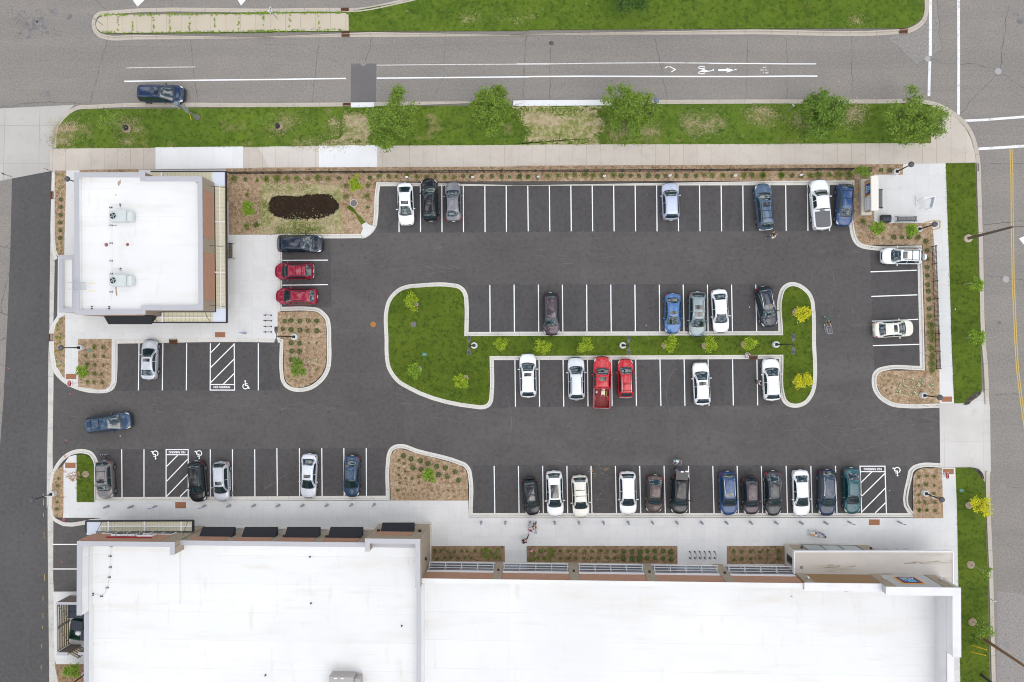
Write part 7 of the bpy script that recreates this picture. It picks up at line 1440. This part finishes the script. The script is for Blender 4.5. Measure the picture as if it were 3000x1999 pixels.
        f = MB(); f.box((cx, 0, .58), (ln_, W * 2 - .36, .06))
        for k in range(11): f.box((cx, (k - 5) * .135, .62), (ln_ - .1, .06, .025))
        f.build('bed_floor', red2, s.root); MB().box((x1 - .06, 0, .5), (.12, 1.7, .16)).build('rear_bumper', CHROME, s.root)
WHITE = paint((.76, .77, .78), 0, 'white'); WHITEC = paint((.70, .68, .60), 0, 'cream'); SILV = paint((.50, .52, .56), .35, 'silver'); SILVW = paint((.62, .64, .68), .2, 'white_silver'); GREY = paint((.17, .17, .185), .3, 'grey'); SLATE = paint((.06, .105, .17), .25, 'slate_blue'); BLACK = paint((.008, .008, .010), 0, 'black'); NAVY = paint((.009, .026, .066), .1, 'navy'); DNAVY = paint((.008, .014, .03), .1, 'dark_navy'); RED = paint((.26, .006, .028), .1, 'crimson'); REDB_ = paint((.46, .014, .022), 0, 'red'); BLUE = paint((.05, .14, .34), .2, 'blue'); PLUM = paint((.045, .026, .036), .2, 'plum'); TEAL = paint((.010, .075, .09), .15, 'teal'); GOLD = paint((.20, .18, .175), .3, 'taupe'); CHAR = paint((.022, .024, .031), .2, 'charcoal'); BROWN = paint((.065, .042, .036), .2, 'brown'); PALEB = paint((.46, .51, .62), .3, 'pale_blue'); GREEN = paint((.22, .27, .28), .35, 'grey_green'); SBLUE = paint((.022, .052, .10), .2, 'steel_blue'); LB2 = paint((.012, .052, .155), .1, 'deep_blue')
def C_(label, t, fx, fy, rx, ry, typ, pm_, **k):
    z = .75; return Car(label, P(t, fx, fy, z), P(t, rx, ry, z), typ, pm_, **k)
C_('navy minivan driving along the street past the left verge', '00', 1597, 815, 1190, 806, 'van', NAVY, name='moving_minivan', grp='cars on the move', sun=.075)
C_('white saloon reversed into the first top-row bay beside the bed', '11', 1298, 533, 1283, 165, 'sedan', WHITE, sun=.075)
C_('black four by four with sunroof beside the white saloon in the top row', '11', 1487, 125, 1509, 495, 'suv', BLACK, sun=.10, ribs=True, rails=TRIM, cross=(.58, .80))
C_('grey saloon third from the left in the top row', '11', 1692, 152, 1704, 497, 'sedan', GREY)
C_('large dark navy four by four parked sideways below the mud basin', '11', 584, 692, 182, 690, 'suv', DNAVY, ribs=True, width=.99)
C_('crimson boxy four by four with roof rack parked sideways at the small shop', '11', 162, 930, 496, 926, 'suv', RED, rails=TRIM, cross=(.60, .76, .86), bumper=CHROME)
C_('crimson rounded crossover parked sideways above the rounded bed', '11', 168, 1142, 530, 1146, 'hatch', RED, rails=TRIM, ribs=True)
C_('pale silver-blue minivan alone in the middle of the top row', '12', 1358, 163, 1370, 487, 'suv', PALEB)
C_('slate blue four by four with sunroof in the top row next to a walking person', '12', 2155, 170, 2190, 568, 'suv', SLATE, sun=.10, rails=TRIM, cross=(.62, .78), bumper=CHROME)
C_('white pickup truck with a dark covered bed in the top row', '13', 578, 135, 612, 572, 'truck', WHITE, name='pickup_truck', cat='pickup truck', lid=True)
C_('deep blue compact four by four at the right end of the top row', '13', 797, 543, 812, 172, 'suv', LB2, rails=TRIM, cross=(.62, .80), width=.90)
C_('white four by four with a rear spare wheel parked sideways below the plaza', '13', 1117, 795, 1482, 798, 'suv', WHITE, sun=.10, rails=TRIM, cross=(.66, .82), spare=WHITE, width=.90)
C_('cream saloon parked sideways in the right-hand bays', '13', 1407, 1414, 1055, 1432, 'sedan', WHITEC, sun=.085)
C_('dark plum four by four alone at the left of the upper island row', '12', 342, 1482, 332, 1112, 'suv', PLUM, sun=.085, ribs=True)
C_('bright blue saloon in the upper island row', '12', 1384, 1465, 1385, 1118, 'sedan', BLUE, sun=.08)
C_('grey-green four by four with two roof windows in the upper island row', '12', 1594, 1494, 1598, 1102, 'suv', GREEN, sun=.10, sun2=True, rails=CHROME)
C_('white saloon in the upper island row beside the grey-green four by four', '12', 1806, 1460, 1780, 1082, 'sedan', WHITE)
C_('dark navy four by four parked aslant at the end of the upper island row', '12', 2224, 1408, 2160, 1058, 'suv', DNAVY, sun=.10, rails=CHROME)
C_('white four by four with sunroof at the left of the lower island row', '22', 135, 162, 141, 545, 'suv', WHITE, sun=.075, rails=WHITE)
C_('silvery white crossover with dark roof rails beside the red pickup', '22', 550, 195, 557, 565, 'suv', SILVW, rails=TRIM)
trk = C_('red pickup truck with an open red bed in the lower island row', '22', 778, 187, 770, 632, 'truck', REDB_, name='pickup_truck', cat='pickup truck', bed=std('red_bed_floor', (.22, .02, .022), .7, layers=[(2, 5, .5, .7, (.32, .12, .11), .7, (.5, 4, 1))]), sun=.075)
C_('bright red compact four by four with silver roof rails beside the red pickup', '22', 975, 208, 983, 545, 'suv', REDB_, rails=CHROME, cross=(.64, .82), bumper=std('bumper_grey', (.35, .35, .36), .5), width=.88)
C_('white crossover with sunroof alone in the lower island row', '22', 1622, 237, 1640, 610, 'hatch', WHITE, sun=.08, rails=CHROME)
C_('white four by four next to a person in plaid in the lower island row', '22', 2225, 205, 2242, 572, 'hatch', WHITE, rails=WHITE, width=.95)
C_('silver saloon in the bay below the small shop', '20', 1290, 42, 1284, 391, 'sedan', SILV, sun=.075)
C_('dark blue minivan driving across the lower left lane', '20', 1138, 737, 746, 788, 'van', SBLUE, name='moving_minivan', grp='cars on the move', cross=(.62, .80))
C_('taupe four by four with roof bars and a rear carrier beside the little lawn', '20', 914, 1417, 902, 1085, 'suv', GOLD, sun=.10, rails=TRIM, cross=(.48, .74))
C_('black four by four parked over the hatched bay at the lower left', '20', 1714, 1445, 1690, 1090, 'suv', BLACK, ribs=True, rails=TRIM)
C_('silver boxy four by four with sunroof beside the black one at the lower left', '20', 1916, 1441, 1905, 1094, 'suv', SILV, sun=.09, rails=CHROME, width=.90)
C_('silvery white saloon with sunroof alone in the lower left row', '21', 448, 1414, 463, 1028, 'sedan', SILVW, sun=.075)
C_('dark blue saloon at the right of the lower left row', '21', 822, 1404, 830, 1043, 'sedan', SBLUE)
K2 = 1467.6
C_('small black four by four with rear spare wheel at the left of the bottom row', '22', 183, 1558, 145, 1240, 'suv', BLACK, pano=True, cross=(.56, .60), spare=TYRE, width=.88)
C_('white four by four with a large dark glass roof in the bottom row', '22', 376, K2 + 102, 360, 1175, 'suv', WHITE, pano=True, rails=WHITE)
C_('cream four by four with dark roof bars in the bottom row', '22', 598, K2 + 110, 580, 1213, 'suv', WHITEC, rails=WHITEC, cross=(.54, .68))
C_('white crossover with bare roof in the middle of the bottom row', '22', 1001, K2 + 85, 994, 1180, 'suv', WHITE)
C_('dark brown saloon in the bottom row', '22', 1221, K2 + 72, 1236, 1212, 'sedan', BROWN)
van37 = C_('black four by four with its tailgate open and a loaded trolley behind', '22', 1438, K2 + 80, 1452, 1208, 'suv', BLACK, ribs=True, hatch_open=True, width=.96)
C_('deep blue four by four with silver rails in the bottom row', '22', 1868, K2 + 90, 1855, 1180, 'suv', LB2, rails=CHROME, sun=.09)
C_('plum boxy four by four with a rear spare wheel in the bottom row', '22', 2062, K2 + 86, 2050, 1228, 'suv', PLUM, spare=TYRE, width=.90)
C_('charcoal saloon with a pale rear window in the bottom row', '22', 2254, K2 + 97, 2247, 1176, 'sedan', CHAR)
C_('white saloon at the right of the bottom row', '23', 440, K2 + 103, 424, 1168, 'sedan', WHITE)
C_('dark navy four by four with silver rails second from the right of the bottom row', '23', 650, K2 + 97, 655, 1163, 'suv', NAVY, rails=CHROME)
C_('teal saloon at the right end of the bottom row beside the hatched bay', '23', 878, K2 + 82, 864, 1150, 'sedan', TEAL)
# extras on single cars
def on(car, name, mb, m): return mb.build(name, m, car.root)
s_ = van37; tg = MB(); x_ = -s_.L / 2; tg.loft([[Vector((x_ + .42, -.66, 1.70)), Vector((x_ + .42, .66, 1.70)), Vector((x_ - .62, .72, 1.92)), Vector((x_ - .62, -.72, 1.92))], [Vector((x_ + .42, -.64, 1.745)), Vector((x_ + .42, .64, 1.745)), Vector((x_ - .60, .70, 1.965)), Vector((x_ - .60, -.70, 1.965))]])
on(s_, 'open_tailgate', tg, BLACK); on(s_, 'number_plate', MB().box((x_ - .5, -.05, 1.975), (.16, .3, .02), M=Matrix.Rotation(R(12), 3, 'Y')), PLATE); on(s_, 'tailgate_trim', MB().box((x_ - .56, .5, 1.985), (.14, .34, .02), M=Matrix.Rotation(R(12), 3, 'Y')), CHROME)
p = P('20', 912, 1052, .8); o = thing('bike_carrier', 'black folded bike carrier on the back of the taupe four by four', 'bike carrier', (p.x, p.y, .55), R(-88)); m = MB(); m.path([(.2, -.5, .3), (-.1, -.55, .4), (-.1, .55, .4), (.2, .5, .3)], .04, 6); m.path([(-.1, -.3, .4), (-.28, -.35, .7)], .03, 6); m.path([(-.1, .3, .4), (-.28, .4, .7)], .03, 6); m.path([(.25, 0, .0), (-.1, 0, .4)], .04, 6); m.build('frame', TRIM, o); m = MB()
for y in (-.35, -.1, .15, .4): m.box((-.26, y, .7), (.16, .05, .1))
m.build('cradles', std('carrier_grey', (.25, .26, .28), .5), o)
tc_ = P('22', 786, 505, .95); o = thing('plastic_chair', 'white plastic garden chair lying in the red pickup bed', 'chair', (tc_.x, tc_.y, .66), 1.5); cw = std('chair_plastic', (.72, .66, .55), .5); m = MB(); m.box((0, 0, .12), (.4, .42, .04)); m.build('seat', cw, o); m = MB()
for k in (-1, 0, 1): m.box((.28, k * .14, .2), (.34, .07, .03), M=Matrix.Rotation(R(-15), 3, 'Y'))
m.box((.45, 0, .25), (.05, .4, .04)); m.build('backrest', cw, o)
for sx, sy in ((-.18, -.2), (-.18, .2)): MB().tube((sx, sy, .12), (sx - .22, sy, .08), .022).build('leg', cw, o)
p = P('22', 812, 530, .9); tag(MB().path([(p.x, p.y + .5, .68), (p.x + .08, p.y, .7), (p.x + .2, p.y - .25, .72)], .04, 6).build('yellow_tool', std('tool_yellow', (.55, .42, .08), .6), org=(p.x, p.y, .66)), 'long yellow tool handle in the red pickup bed', 'tool')
p = P('22', 730, 497, .9); tag(MB().ball((p.x, p.y, .72), (.12, .16, .08), 7, 4).build('white_rag', std('rag_white', (.75, .75, .73), .8), org=(p.x, p.y, .66)), 'crumpled white rag in the red pickup bed', 'rag')
p = P('21', 805, 1122, 1.25)

# ------------------------------------------------------------------ people and trolleys
SKIN1, SKIN2, SKIN3 = std('skin_light', (.55, .33, .23), .6), std('skin_tan', (.42, .24, .16), .6), std('skin_dark', (.16, .085, .055), .6)
HAIRD = std('hair_dark', (.018, .013, .011), .6); SHOE = std('shoe_white', (.6, .6, .62), .6); SHOED = std('shoe_dark', (.03, .03, .035), .6)
def skin_obj(name, verts, edges, radii, m, parent, root=0, sub=1):
    me = bpy.data.meshes.new(name); me.from_pydata([tuple(v) for v in verts], edges, []); me.materials.append(m)
    ob = bpy.data.objects.new(name, me); COL.objects.link(ob); ob.parent = parent
    md = ob.modifiers.new('skin', 'SKIN'); md.use_smooth_shade = True
    for i, r_ in enumerate(radii):
        d = me.skin_vertices[0].data[i]; d.radius = (r_, r_) if not isinstance(r_, tuple) else r_; d.use_root = (i == root)
    sb = ob.modifiers.new('sub', 'SUBSURF'); sb.levels = sub; sb.render_levels = sub
    return ob
def person(label, loc, rz, top, legs, skin, hair, hs=1.0, lean=.08, legpose=((.25, .1), (-.25, .35)), armpose=((.2, .3), (-.2, .3)), pelvis=.93, shoe=SHOED, name='person', long_hair=False, shorts=False, spread=.0, head_nod=0.0):
    """one standing, walking or crouching figure, +x forward"""
    o = thing(name, label, 'person', loc, rz); S_ = hs
    V3 = lambda x, y, z: Vector((x, y, z))
    ml, ma = min(legpose), None
    pel = V3(0, 0, pelvis); up = V3(math.sin(lean), 0, math.cos(lean)); fw = V3(math.cos(lean), 0, -math.sin(lean))
    waist = pel + up * .16; chest = pel + up * .38; neck = pel + up * .55; hd0 = neck + up * .07 + fw * .02
    hu = V3(math.sin(lean * .5 + head_nod), 0, math.cos(lean * .5 + head_nod)); hf = V3(hu.z, 0, -hu.x); head = hd0 + hu * .10; crown = hd0 + hu * .20
    v = [pel, waist, chest, neck, hd0, head, crown]; e = [(i, i + 1) for i in range(6)]; r_ = [(.155, .12), (.135, .105), (.165, .11), .062, .058, (.082, .098), (.06, .07)]
    jn = {}
    nose = head + hf * .105 - hu * .015; v.append(nose); e.append((5, 7)); r_.append(.016)
    for sg in (-1, 1):
        v.append(head + V3(0, sg * .088, 0)); e.append((5, len(v) - 1)); r_.append(.018)
    for sg, (th, kn), (sh, el) in ((-1, legpose[0], armpose[0]), (1, legpose[1], armpose[1])):
        h = pel + V3(0, sg * .10, -.05); k = h + V3(math.sin(th) * .43, sg * spread * .2, -math.cos(th) * .43); a_k = th - kn; an = k + V3(math.sin(a_k) * .42, sg * spread * .05, -math.cos(a_k) * .42); toe = an + V3(.17, sg * .02, -.055); heel = an + V3(-.03, 0, -.04)
        b = len(v); v += [h, k, an, toe]; e += [(0, b), (b, b + 1), (b + 1, b + 2), (b + 2, b + 3)]; r_ += [.088, .06, .042, .035]; jn[('h', sg)], jn[('k', sg)], jn[('a', sg)], jn[('t', sg)] = h, k, an, toe
        s0 = chest + up * .10 + V3(0, sg * .19, 0); dirv = up * -math.cos(sh) + fw * math.sin(sh); dirv = (dirv + V3(0, sg * .10, 0)).normalized(); eb = s0 + dirv * .29; q = sh + el; dv = (up * -math.cos(q) + fw * math.sin(q) + V3(0, -sg * .12, 0)).normalized(); wr = eb + dv * .25; pm_ = wr + dv * .07
        b = len(v); v += [s0, eb, wr, pm_]; e += [(2, b), (b, b + 1), (b + 1, b + 2), (b + 2, b + 3)]; r_ += [.058, .042, .028, (.034, .016)]; jn[('s', sg)], jn[('e', sg)], jn[('w', sg)], jn[('p', sg)] = s0, eb, wr, pm_
        side = dv.cross(V3(0, 0, 1)); side = side.normalized() if side.length > .1 else V3(0, 1, 0)
        for kf, (of, ln_) in enumerate(((-.027, .062), (-.009, .075), (.009, .07), (.027, .055))):
            m1 = pm_ + side * of + dv * .03; m2 = m1 + dv * ln_ * .6 + V3(0, 0, -.012); m3 = m2 + dv * ln_ * .35 + V3(0, 0, -.03); b2 = len(v); v += [m1, m2, m3]; e += [(b + 3, b2), (b2, b2 + 1), (b2 + 1, b2 + 2)]; r_ += [.0095, .009, .0075]
        tb = wr + dv * .03 + side * -sg * .03; b2 = len(v); v += [tb, tb + dv * .04 + side * -sg * .02]; e += [(b + 2, b2), (b2, b2 + 1)]; r_ += [.011, .009]
    skin_obj('body', v, e, r_, skin, o)
    sv = [pel + up * .05, waist, chest, chest + up * .12]; se = [(0, 1), (1, 2), (2, 3)]; sr = [(.168, .135), (.15, .12), (.18, .125), (.10, .08)]
    for sg in (-1, 1):
        b = len(sv); sv += [jn[('s', sg)], jn[('s', sg)].lerp(jn[('e', sg)], .8)]; se += [(2, b), (b, b + 1)]; sr += [.072, .06]
    skin_obj('shirt', sv, se, sr, top, o)
    lv = [pel + up * .06, pel]; le = [(0, 1)]; lr = [(.16, .128), (.165, .13)]
    for sg in (-1, 1):
        b = len(lv); kk = jn[('k', sg)]; lv += [jn[('h', sg)], kk] + ([] if shorts else [jn[('a', sg)] + (kk - jn[('a', sg)]) * .12]); le += [(1, b), (b, b + 1)] + ([] if shorts else [(b + 1, b + 2)]); lr += [.10, .074] + ([] if shorts else [.058])
    skin_obj('trousers', lv, le, lr, legs, o)
    for sg in (-1, 1):
        an, toe = jn[('a', sg)], jn[('t', sg)]; m = MB(); c = an.lerp(toe, .45) + V3(0, 0, -.01); m.ball(c, (.145, .055, .05), 10, 6); m.build('shoe', shoe, o, smooth=True)
    hb = MB(); hb.ball(head + hu * .06 - hf * .022, (.105, .095, .098), 12, 8)
    if long_hair: hb.ball(head - hf * .085 - hu * .06, (.055, .09, .16), 10, 6)
    hb.build('hair', hair, o, smooth=True)
    eb_ = MB()
    for sg in (-1, 1): eb_.ball(head + hf * .088 + V3(0, sg * .034, .012), .012, 6, 4)
    eb_.build('eyes', std('eye_dark', (.02, .015, .012), .3), o); MB().ball(head + hf * .088 - hu * .055, (.012, .028, .008), 8, 4).build('mouth', std('lips', (.32, .11, .1), .5), o)
    low = min(jn[('a', sg)].z - .06 for sg in (-1, 1)); o.location.z += -low * S_; o.scale = (S_, S_, S_)
    return o, jn
def heading(t, x0, y0, x1, y1):
    d = P(t, x1, y1) - P(t, x0, y0); return math.atan2(d.y, d.x)
def pp_(t, x, y, z=1.0, zb=.005): p = P(t, x, y, z); return (p.x, p.y, zb)
cl = lambda n, c: std(n, c, .8)
person('person in a black top and blue jeans walking with a patterned white bag', pp_('12', 2240, 620, 1.1), heading('12', 2225, 632, 2262, 606), cl('cloth_black', (.012, .012, .016)), cl('denim_blue', (.02, .06, .20)), SKIN1, HAIRD, legpose=((.35, .1), (-.4, .3)), armpose=((.7, .9), (.5, .9)), lean=.15, shoe=std('shoe_pink', (.62, .25, .27), .6), long_hair=True)
p = P('12', 2258, 628, 1.0); tag(MB().bbox((p.x, p.y, .85), (.46, .22, .4), .05, R(38)).build('shopping_bag', std('bag_white', (.74, .72, .66), .7, layers=[(5, 3, .5, .6, (.4, .36, .3), .6)]), org=(p.x, p.y, .65)), 'white patterned shopping bag held by the woman in black', 'bag')
CW = std('trolley_wire', (.42, .43, .46), .35, .7); CWD = std('trolley_handle', (.05, .06, .12), .5)
def trolley(label, loc, rz, goods=None):
    """wire shopping trolley, handle at -x"""
    o = thing('shopping_trolley', label, 'shopping trolley', loc, rz, 'shopping trolleys'); b = MB()
    top = [V(-.42, -.29, .98), V(.46, -.22, .86), V(.46, .22, .86), V(-.42, .29, .98)]; bot = [V(-.36, -.22, .55), V(.40, -.17, .52), V(.40, .17, .52), V(-.36, .22, .55)]
    for q, r_ in ((top, .016), (bot, .012)): b.path(q + [q[0]], r_, 5)
    for k in range(4):
        for j in range(7):
            t_ = j / 7; b.tube(top[k].lerp(top[(k + 1) % 4], t_), bot[k].lerp(bot[(k + 1) % 4], t_), .006, n=4)
        for h in (.33, .66): b.tube(top[k].lerp(bot[k], h), top[(k + 1) % 4].lerp(bot[(k + 1) % 4], h), .006, n=4)
    for j in range(1, 8): b.tube(bot[0].lerp(bot[1], j / 8), bot[3].lerp(bot[2], j / 8), .006, n=4)
    b.build('basket', CW, o); f = MB()
    for s in (-1, 1): f.path([(-.42, s * .27, .98), (-.44, s * .25, .30), (-.38, s * .25, .16), (.44, s * .22, .14), (.46, s * .22, .12)], .016, 5)
    f.tube((-.1, -.24, .16), (-.1, .24, .16), .012, n=5); f.build('frame', CW, o); MB().tube((-.53, -.30, 1.02), (-.53, .30, 1.02), .02).tube((-.42, -.29, .98), (-.53, -.29, 1.02), .014).tube((-.42, .29, .98), (-.53, .29, 1.02), .014).build('handle', CWD, o)
    m = MB(); m.path([(-.40, -.24, .95), (-.22, -.2, .78), (-.22, .2, .78), (-.40, .24, .95)], .008, 4); m.build('child_seat', CWD, o)
    for x, y in ((-.38, -.25), (-.38, .25), (.44, -.22), (.44, .22)): MB().tube((x, y - .015, .06), (x, y + .015, .06), .06, n=10).build('wheel', TYRE, o)
    return o
GC = {k: std('goods_' + k, c, .6) for k, c in dict(white=(.75, .74, .70), red=(.45, .02, .04), purple=(.10, .03, .16), orange=(.58, .24, .03), blue=(.20, .42, .68), mint=(.42, .66, .55), tan=(.45, .30, .16), green=(.12, .2, .05)).items()}
def goods(loc, rz, items, where):
    Mz = Matrix.Rotation(rz, 3, 'Z')
    for (x, y, z, sx, sy, sz, c, kind) in items:
        p = Vector(loc) + Mz @ Vector((x, y, 0)); nm = {'b': 'grocery_box', 'r': 'grocery_bag', 'j': 'grocery_jar'}[kind]
        m = MB()
        if kind == 'b': m.bbox((p.x, p.y, loc[2] + z), (sx, sy, sz), .012, rz + x)
        elif kind == 'r': m.ball((p.x, p.y, loc[2] + z), (sx / 2, sy / 2, sz / 2), 9, 6)
        else: m.lathe((p.x, p.y, loc[2] + z - sz / 2), [(sx / 2, 0), (sx / 2, sz * .8), (sx * .3, sz)], 10)
        tag(m.build(nm, GC[c], org=(p.x, p.y, loc[2] + z - sz / 2)), '%s grocery %s in the trolley %s' % (c, {'b': 'box', 'r': 'bag', 'j': 'jar'}[kind], where), 'grocery', 'groceries in the trolley ' + where)
def face(t, x, y, z, rz, d):      # a figure d metres behind a trolley centre
    p = P(t, x, y, z); return (p.x - math.cos(rz) * d, p.y - math.sin(rz) * d, .005)
rz = heading('13', 662, 1388, 684, 1475); tl = pp_('13', 674, 1432, .75); trolley('empty wire trolley pushed by the person in teal trousers', tl, rz)
person('person in black top and teal trousers pushing an empty trolley through the car park', face('13', 674, 1432, .75, rz, 1.0), rz, cl('cloth_black', (.012, .012, .016)), cl('teal_trousers', (.008, .20, .16)), SKIN1, HAIRD, legpose=((.4, .05), (-.55, .3)), armpose=((.75, .6), (.75, .6)), lean=.22, shoe=SHOE)
person('person in a white top crouching on the island kerb by the storm drain', pp_('22', 2021, 163, .55, .15), heading('22', 2016, 150, 2026, 185), cl('cloth_white', (.74, .75, .80)), cl('trousers_light', (.66, .66, .70)), SKIN2, std('hair_red_cap', (.40, .02, .03), .6), legpose=((1.5, 1.75), (1.45, 1.6)), armpose=((.6, .5), (.4, .4)), lean=.35, pelvis=.45, hs=.98, shoe=SHOED)
person('person in a black and white plaid shirt at a white car door', pp_('22', 2124, 412, 1.1), heading('22', 2110, 410, 2150, 425), mat('plaid_shirt', (.6, .62, .66), .8, coords='obj', layers=[(9, 1, .48, .52, (.05, .06, .09), .9, (1, 1, 2.2))]), cl('trousers_black', (.012, .012, .014)), SKIN2, HAIRD, legpose=((.15, .1), (-.15, .15)), armpose=((1.1, .3), (.3, .5)), lean=.12)
tl = pp_('32', 174, 214, .75, .135); rz = heading('32', 212, 222, 135, 208); trolley('full trolley by the pavement kerb left of a bollard', tl, rz)
goods(tl, rz, [(-.2, .1, .78, .26, .22, .3, 'white', 'r'), (.05, -.1, .76, .3, .24, .28, 'white', 'r'), (.28, .05, .72, .22, .2, .24, 'red', 'b'), (.1, .12, .8, .2, .16, .2, 'purple', 'b'), (-.1, -.12, .8, .16, .16, .22, 'green', 'j'), (.3, -.1, .74, .16, .16, .24, 'white', 'j')], 'by the pavement kerb')
person('person in a dark top loading the full trolley on the pavement', pp_('32', 196, 172, 1.1, .135), heading('32', 196, 160, 185, 205), cl('cloth_navy', (.016, .018, .032)), cl('trousers_black', (.012, .012, .014)), SKIN1, std('hair_blond', (.50, .34, .17), .6), legpose=((.1, .1), (-.15, .1)), armpose=((.9, .5), (.8, .5)), lean=.3, long_hair=True)
person('person in black striding across the pavement with a dark bag', pp_('32', 117, 303, 1.1, .135), heading('32', 128, 280, 98, 335), cl('cloth_navy', (.016, .018, .032)), cl('trousers_plum', (.03, .015, .025)), SKIN1, HAIRD, legpose=((.45, .05), (-.65, .25)), armpose=((.7, .6), (.3, .4)), lean=.25)
p = P('32', 96, 322, 1.0); tag(MB().bbox((p.x, p.y, .8), (.28, .42, .4), .06, R(25)).build('dark_bag', std('bag_navy', (.02, .024, .05), .6), org=(p.x, p.y, .6)), 'dark navy bag carried by the striding person', 'bag')
person('child in a pink top among the grasses of the long bed', pp_('32', 171, 392, .7, .16), heading('32', 176, 380, 160, 408), cl('cloth_pink', (.62, .26, .28)), cl('trousers_pink', (.55, .28, .27)), SKIN1, std('hair_brown', (.05, .025, .015), .6), hs=.66, legpose=((.2, .1), (-.2, .2)), armpose=((.5, .5), (.3, .5)), lean=.35)
tl = pp_('33', 541, 251, .75, .135); rz = heading('33', 610, 258, 490, 246); trolley('full trolley pushed by the person in pale blue on the supermarket pavement', tl, rz)
goods(tl, rz, [(-.2, .1, .78, .28, .24, .3, 'white', 'r'), (.05, -.1, .76, .28, .24, .28, 'white', 'r'), (.26, .06, .74, .2, .2, .24, 'tan', 'b'), (.05, .13, .8, .2, .16, .22, 'orange', 'b'), (.3, -.1, .72, .18, .16, .24, 'white', 'j'), (-.15, -.13, .8, .2, .14, .2, 'purple', 'b')], 'on the supermarket pavement')
person('person in a pale blue shirt pushing a full trolley along the supermarket pavement', face('33', 541, 251, .75, rz, 1.02)[:2] + (.135,), rz, cl('shirt_pale_blue', (.20, .30, .60)), cl('trousers_grey', (.12, .12, .14)), SKIN2, HAIRD, legpose=((.25, .05), (-.25, .2)), armpose=((.75, .6), (.75, .6)), lean=.15)
tl = pp_('22', 1424, 1103, .75); rz = heading('22', 1478, 1112, 1375, 1095); trolley('loaded trolley behind the open tailgate', tl, rz)
goods(tl, rz, [(.25, .1, .76, .2, .2, .26, 'purple', 'b'), (.02, .12, .8, .24, .16, .2, 'orange', 'r'), (-.02, -.04, .82, .26, .14, .16, 'blue', 'b'), (.02, -.16, .8, .36, .2, .22, 'mint', 'b'), (.3, -.08, .72, .14, .14, .22, 'white', 'j'), (-.25, -.1, .78, .16, .16, .2, 'red', 'b')], 'behind the open tailgate')
person('person in bright blue half hidden under the open tailgate', pp_('22', 1412, 1165, .9), heading('22', 1405, 1150, 1445, 1190), cl('shirt_bright_blue', (.015, .10, .45)), cl('trousers_dark', (.02, .02, .025)), SKIN2, HAIRD, hs=.95, legpose=((.1, .1), (-.1, .15)), armpose=((.8, .4), (.7, .4)), lean=.4)
# an orange cone-like twig litter of leaves near the bays
lf = MB(); lrg = random.Random(4)
for t, x, y, n, s in (('22', 797, 1165, 26, .35), ('22', 705, 1190, 12, .25), ('22', 670, 1185, 10, .3), ('22', 705, 1500, 6, .3), ('22', 740, 1420, 6, .4)):
    for k in range(n):
        p = P(t, x, y, .012); leaf(lf, p + Vector((lrg.gauss(0, s), lrg.gauss(0, s), lrg.uniform(0, .01))), .13, lrg, .05)
tag(lf.build('fallen_leaves', leafmat('leaf_fallen', [(.35, .2, .06), (.5, .34, .12), (.28, .18, .08)])), kind='stuff')
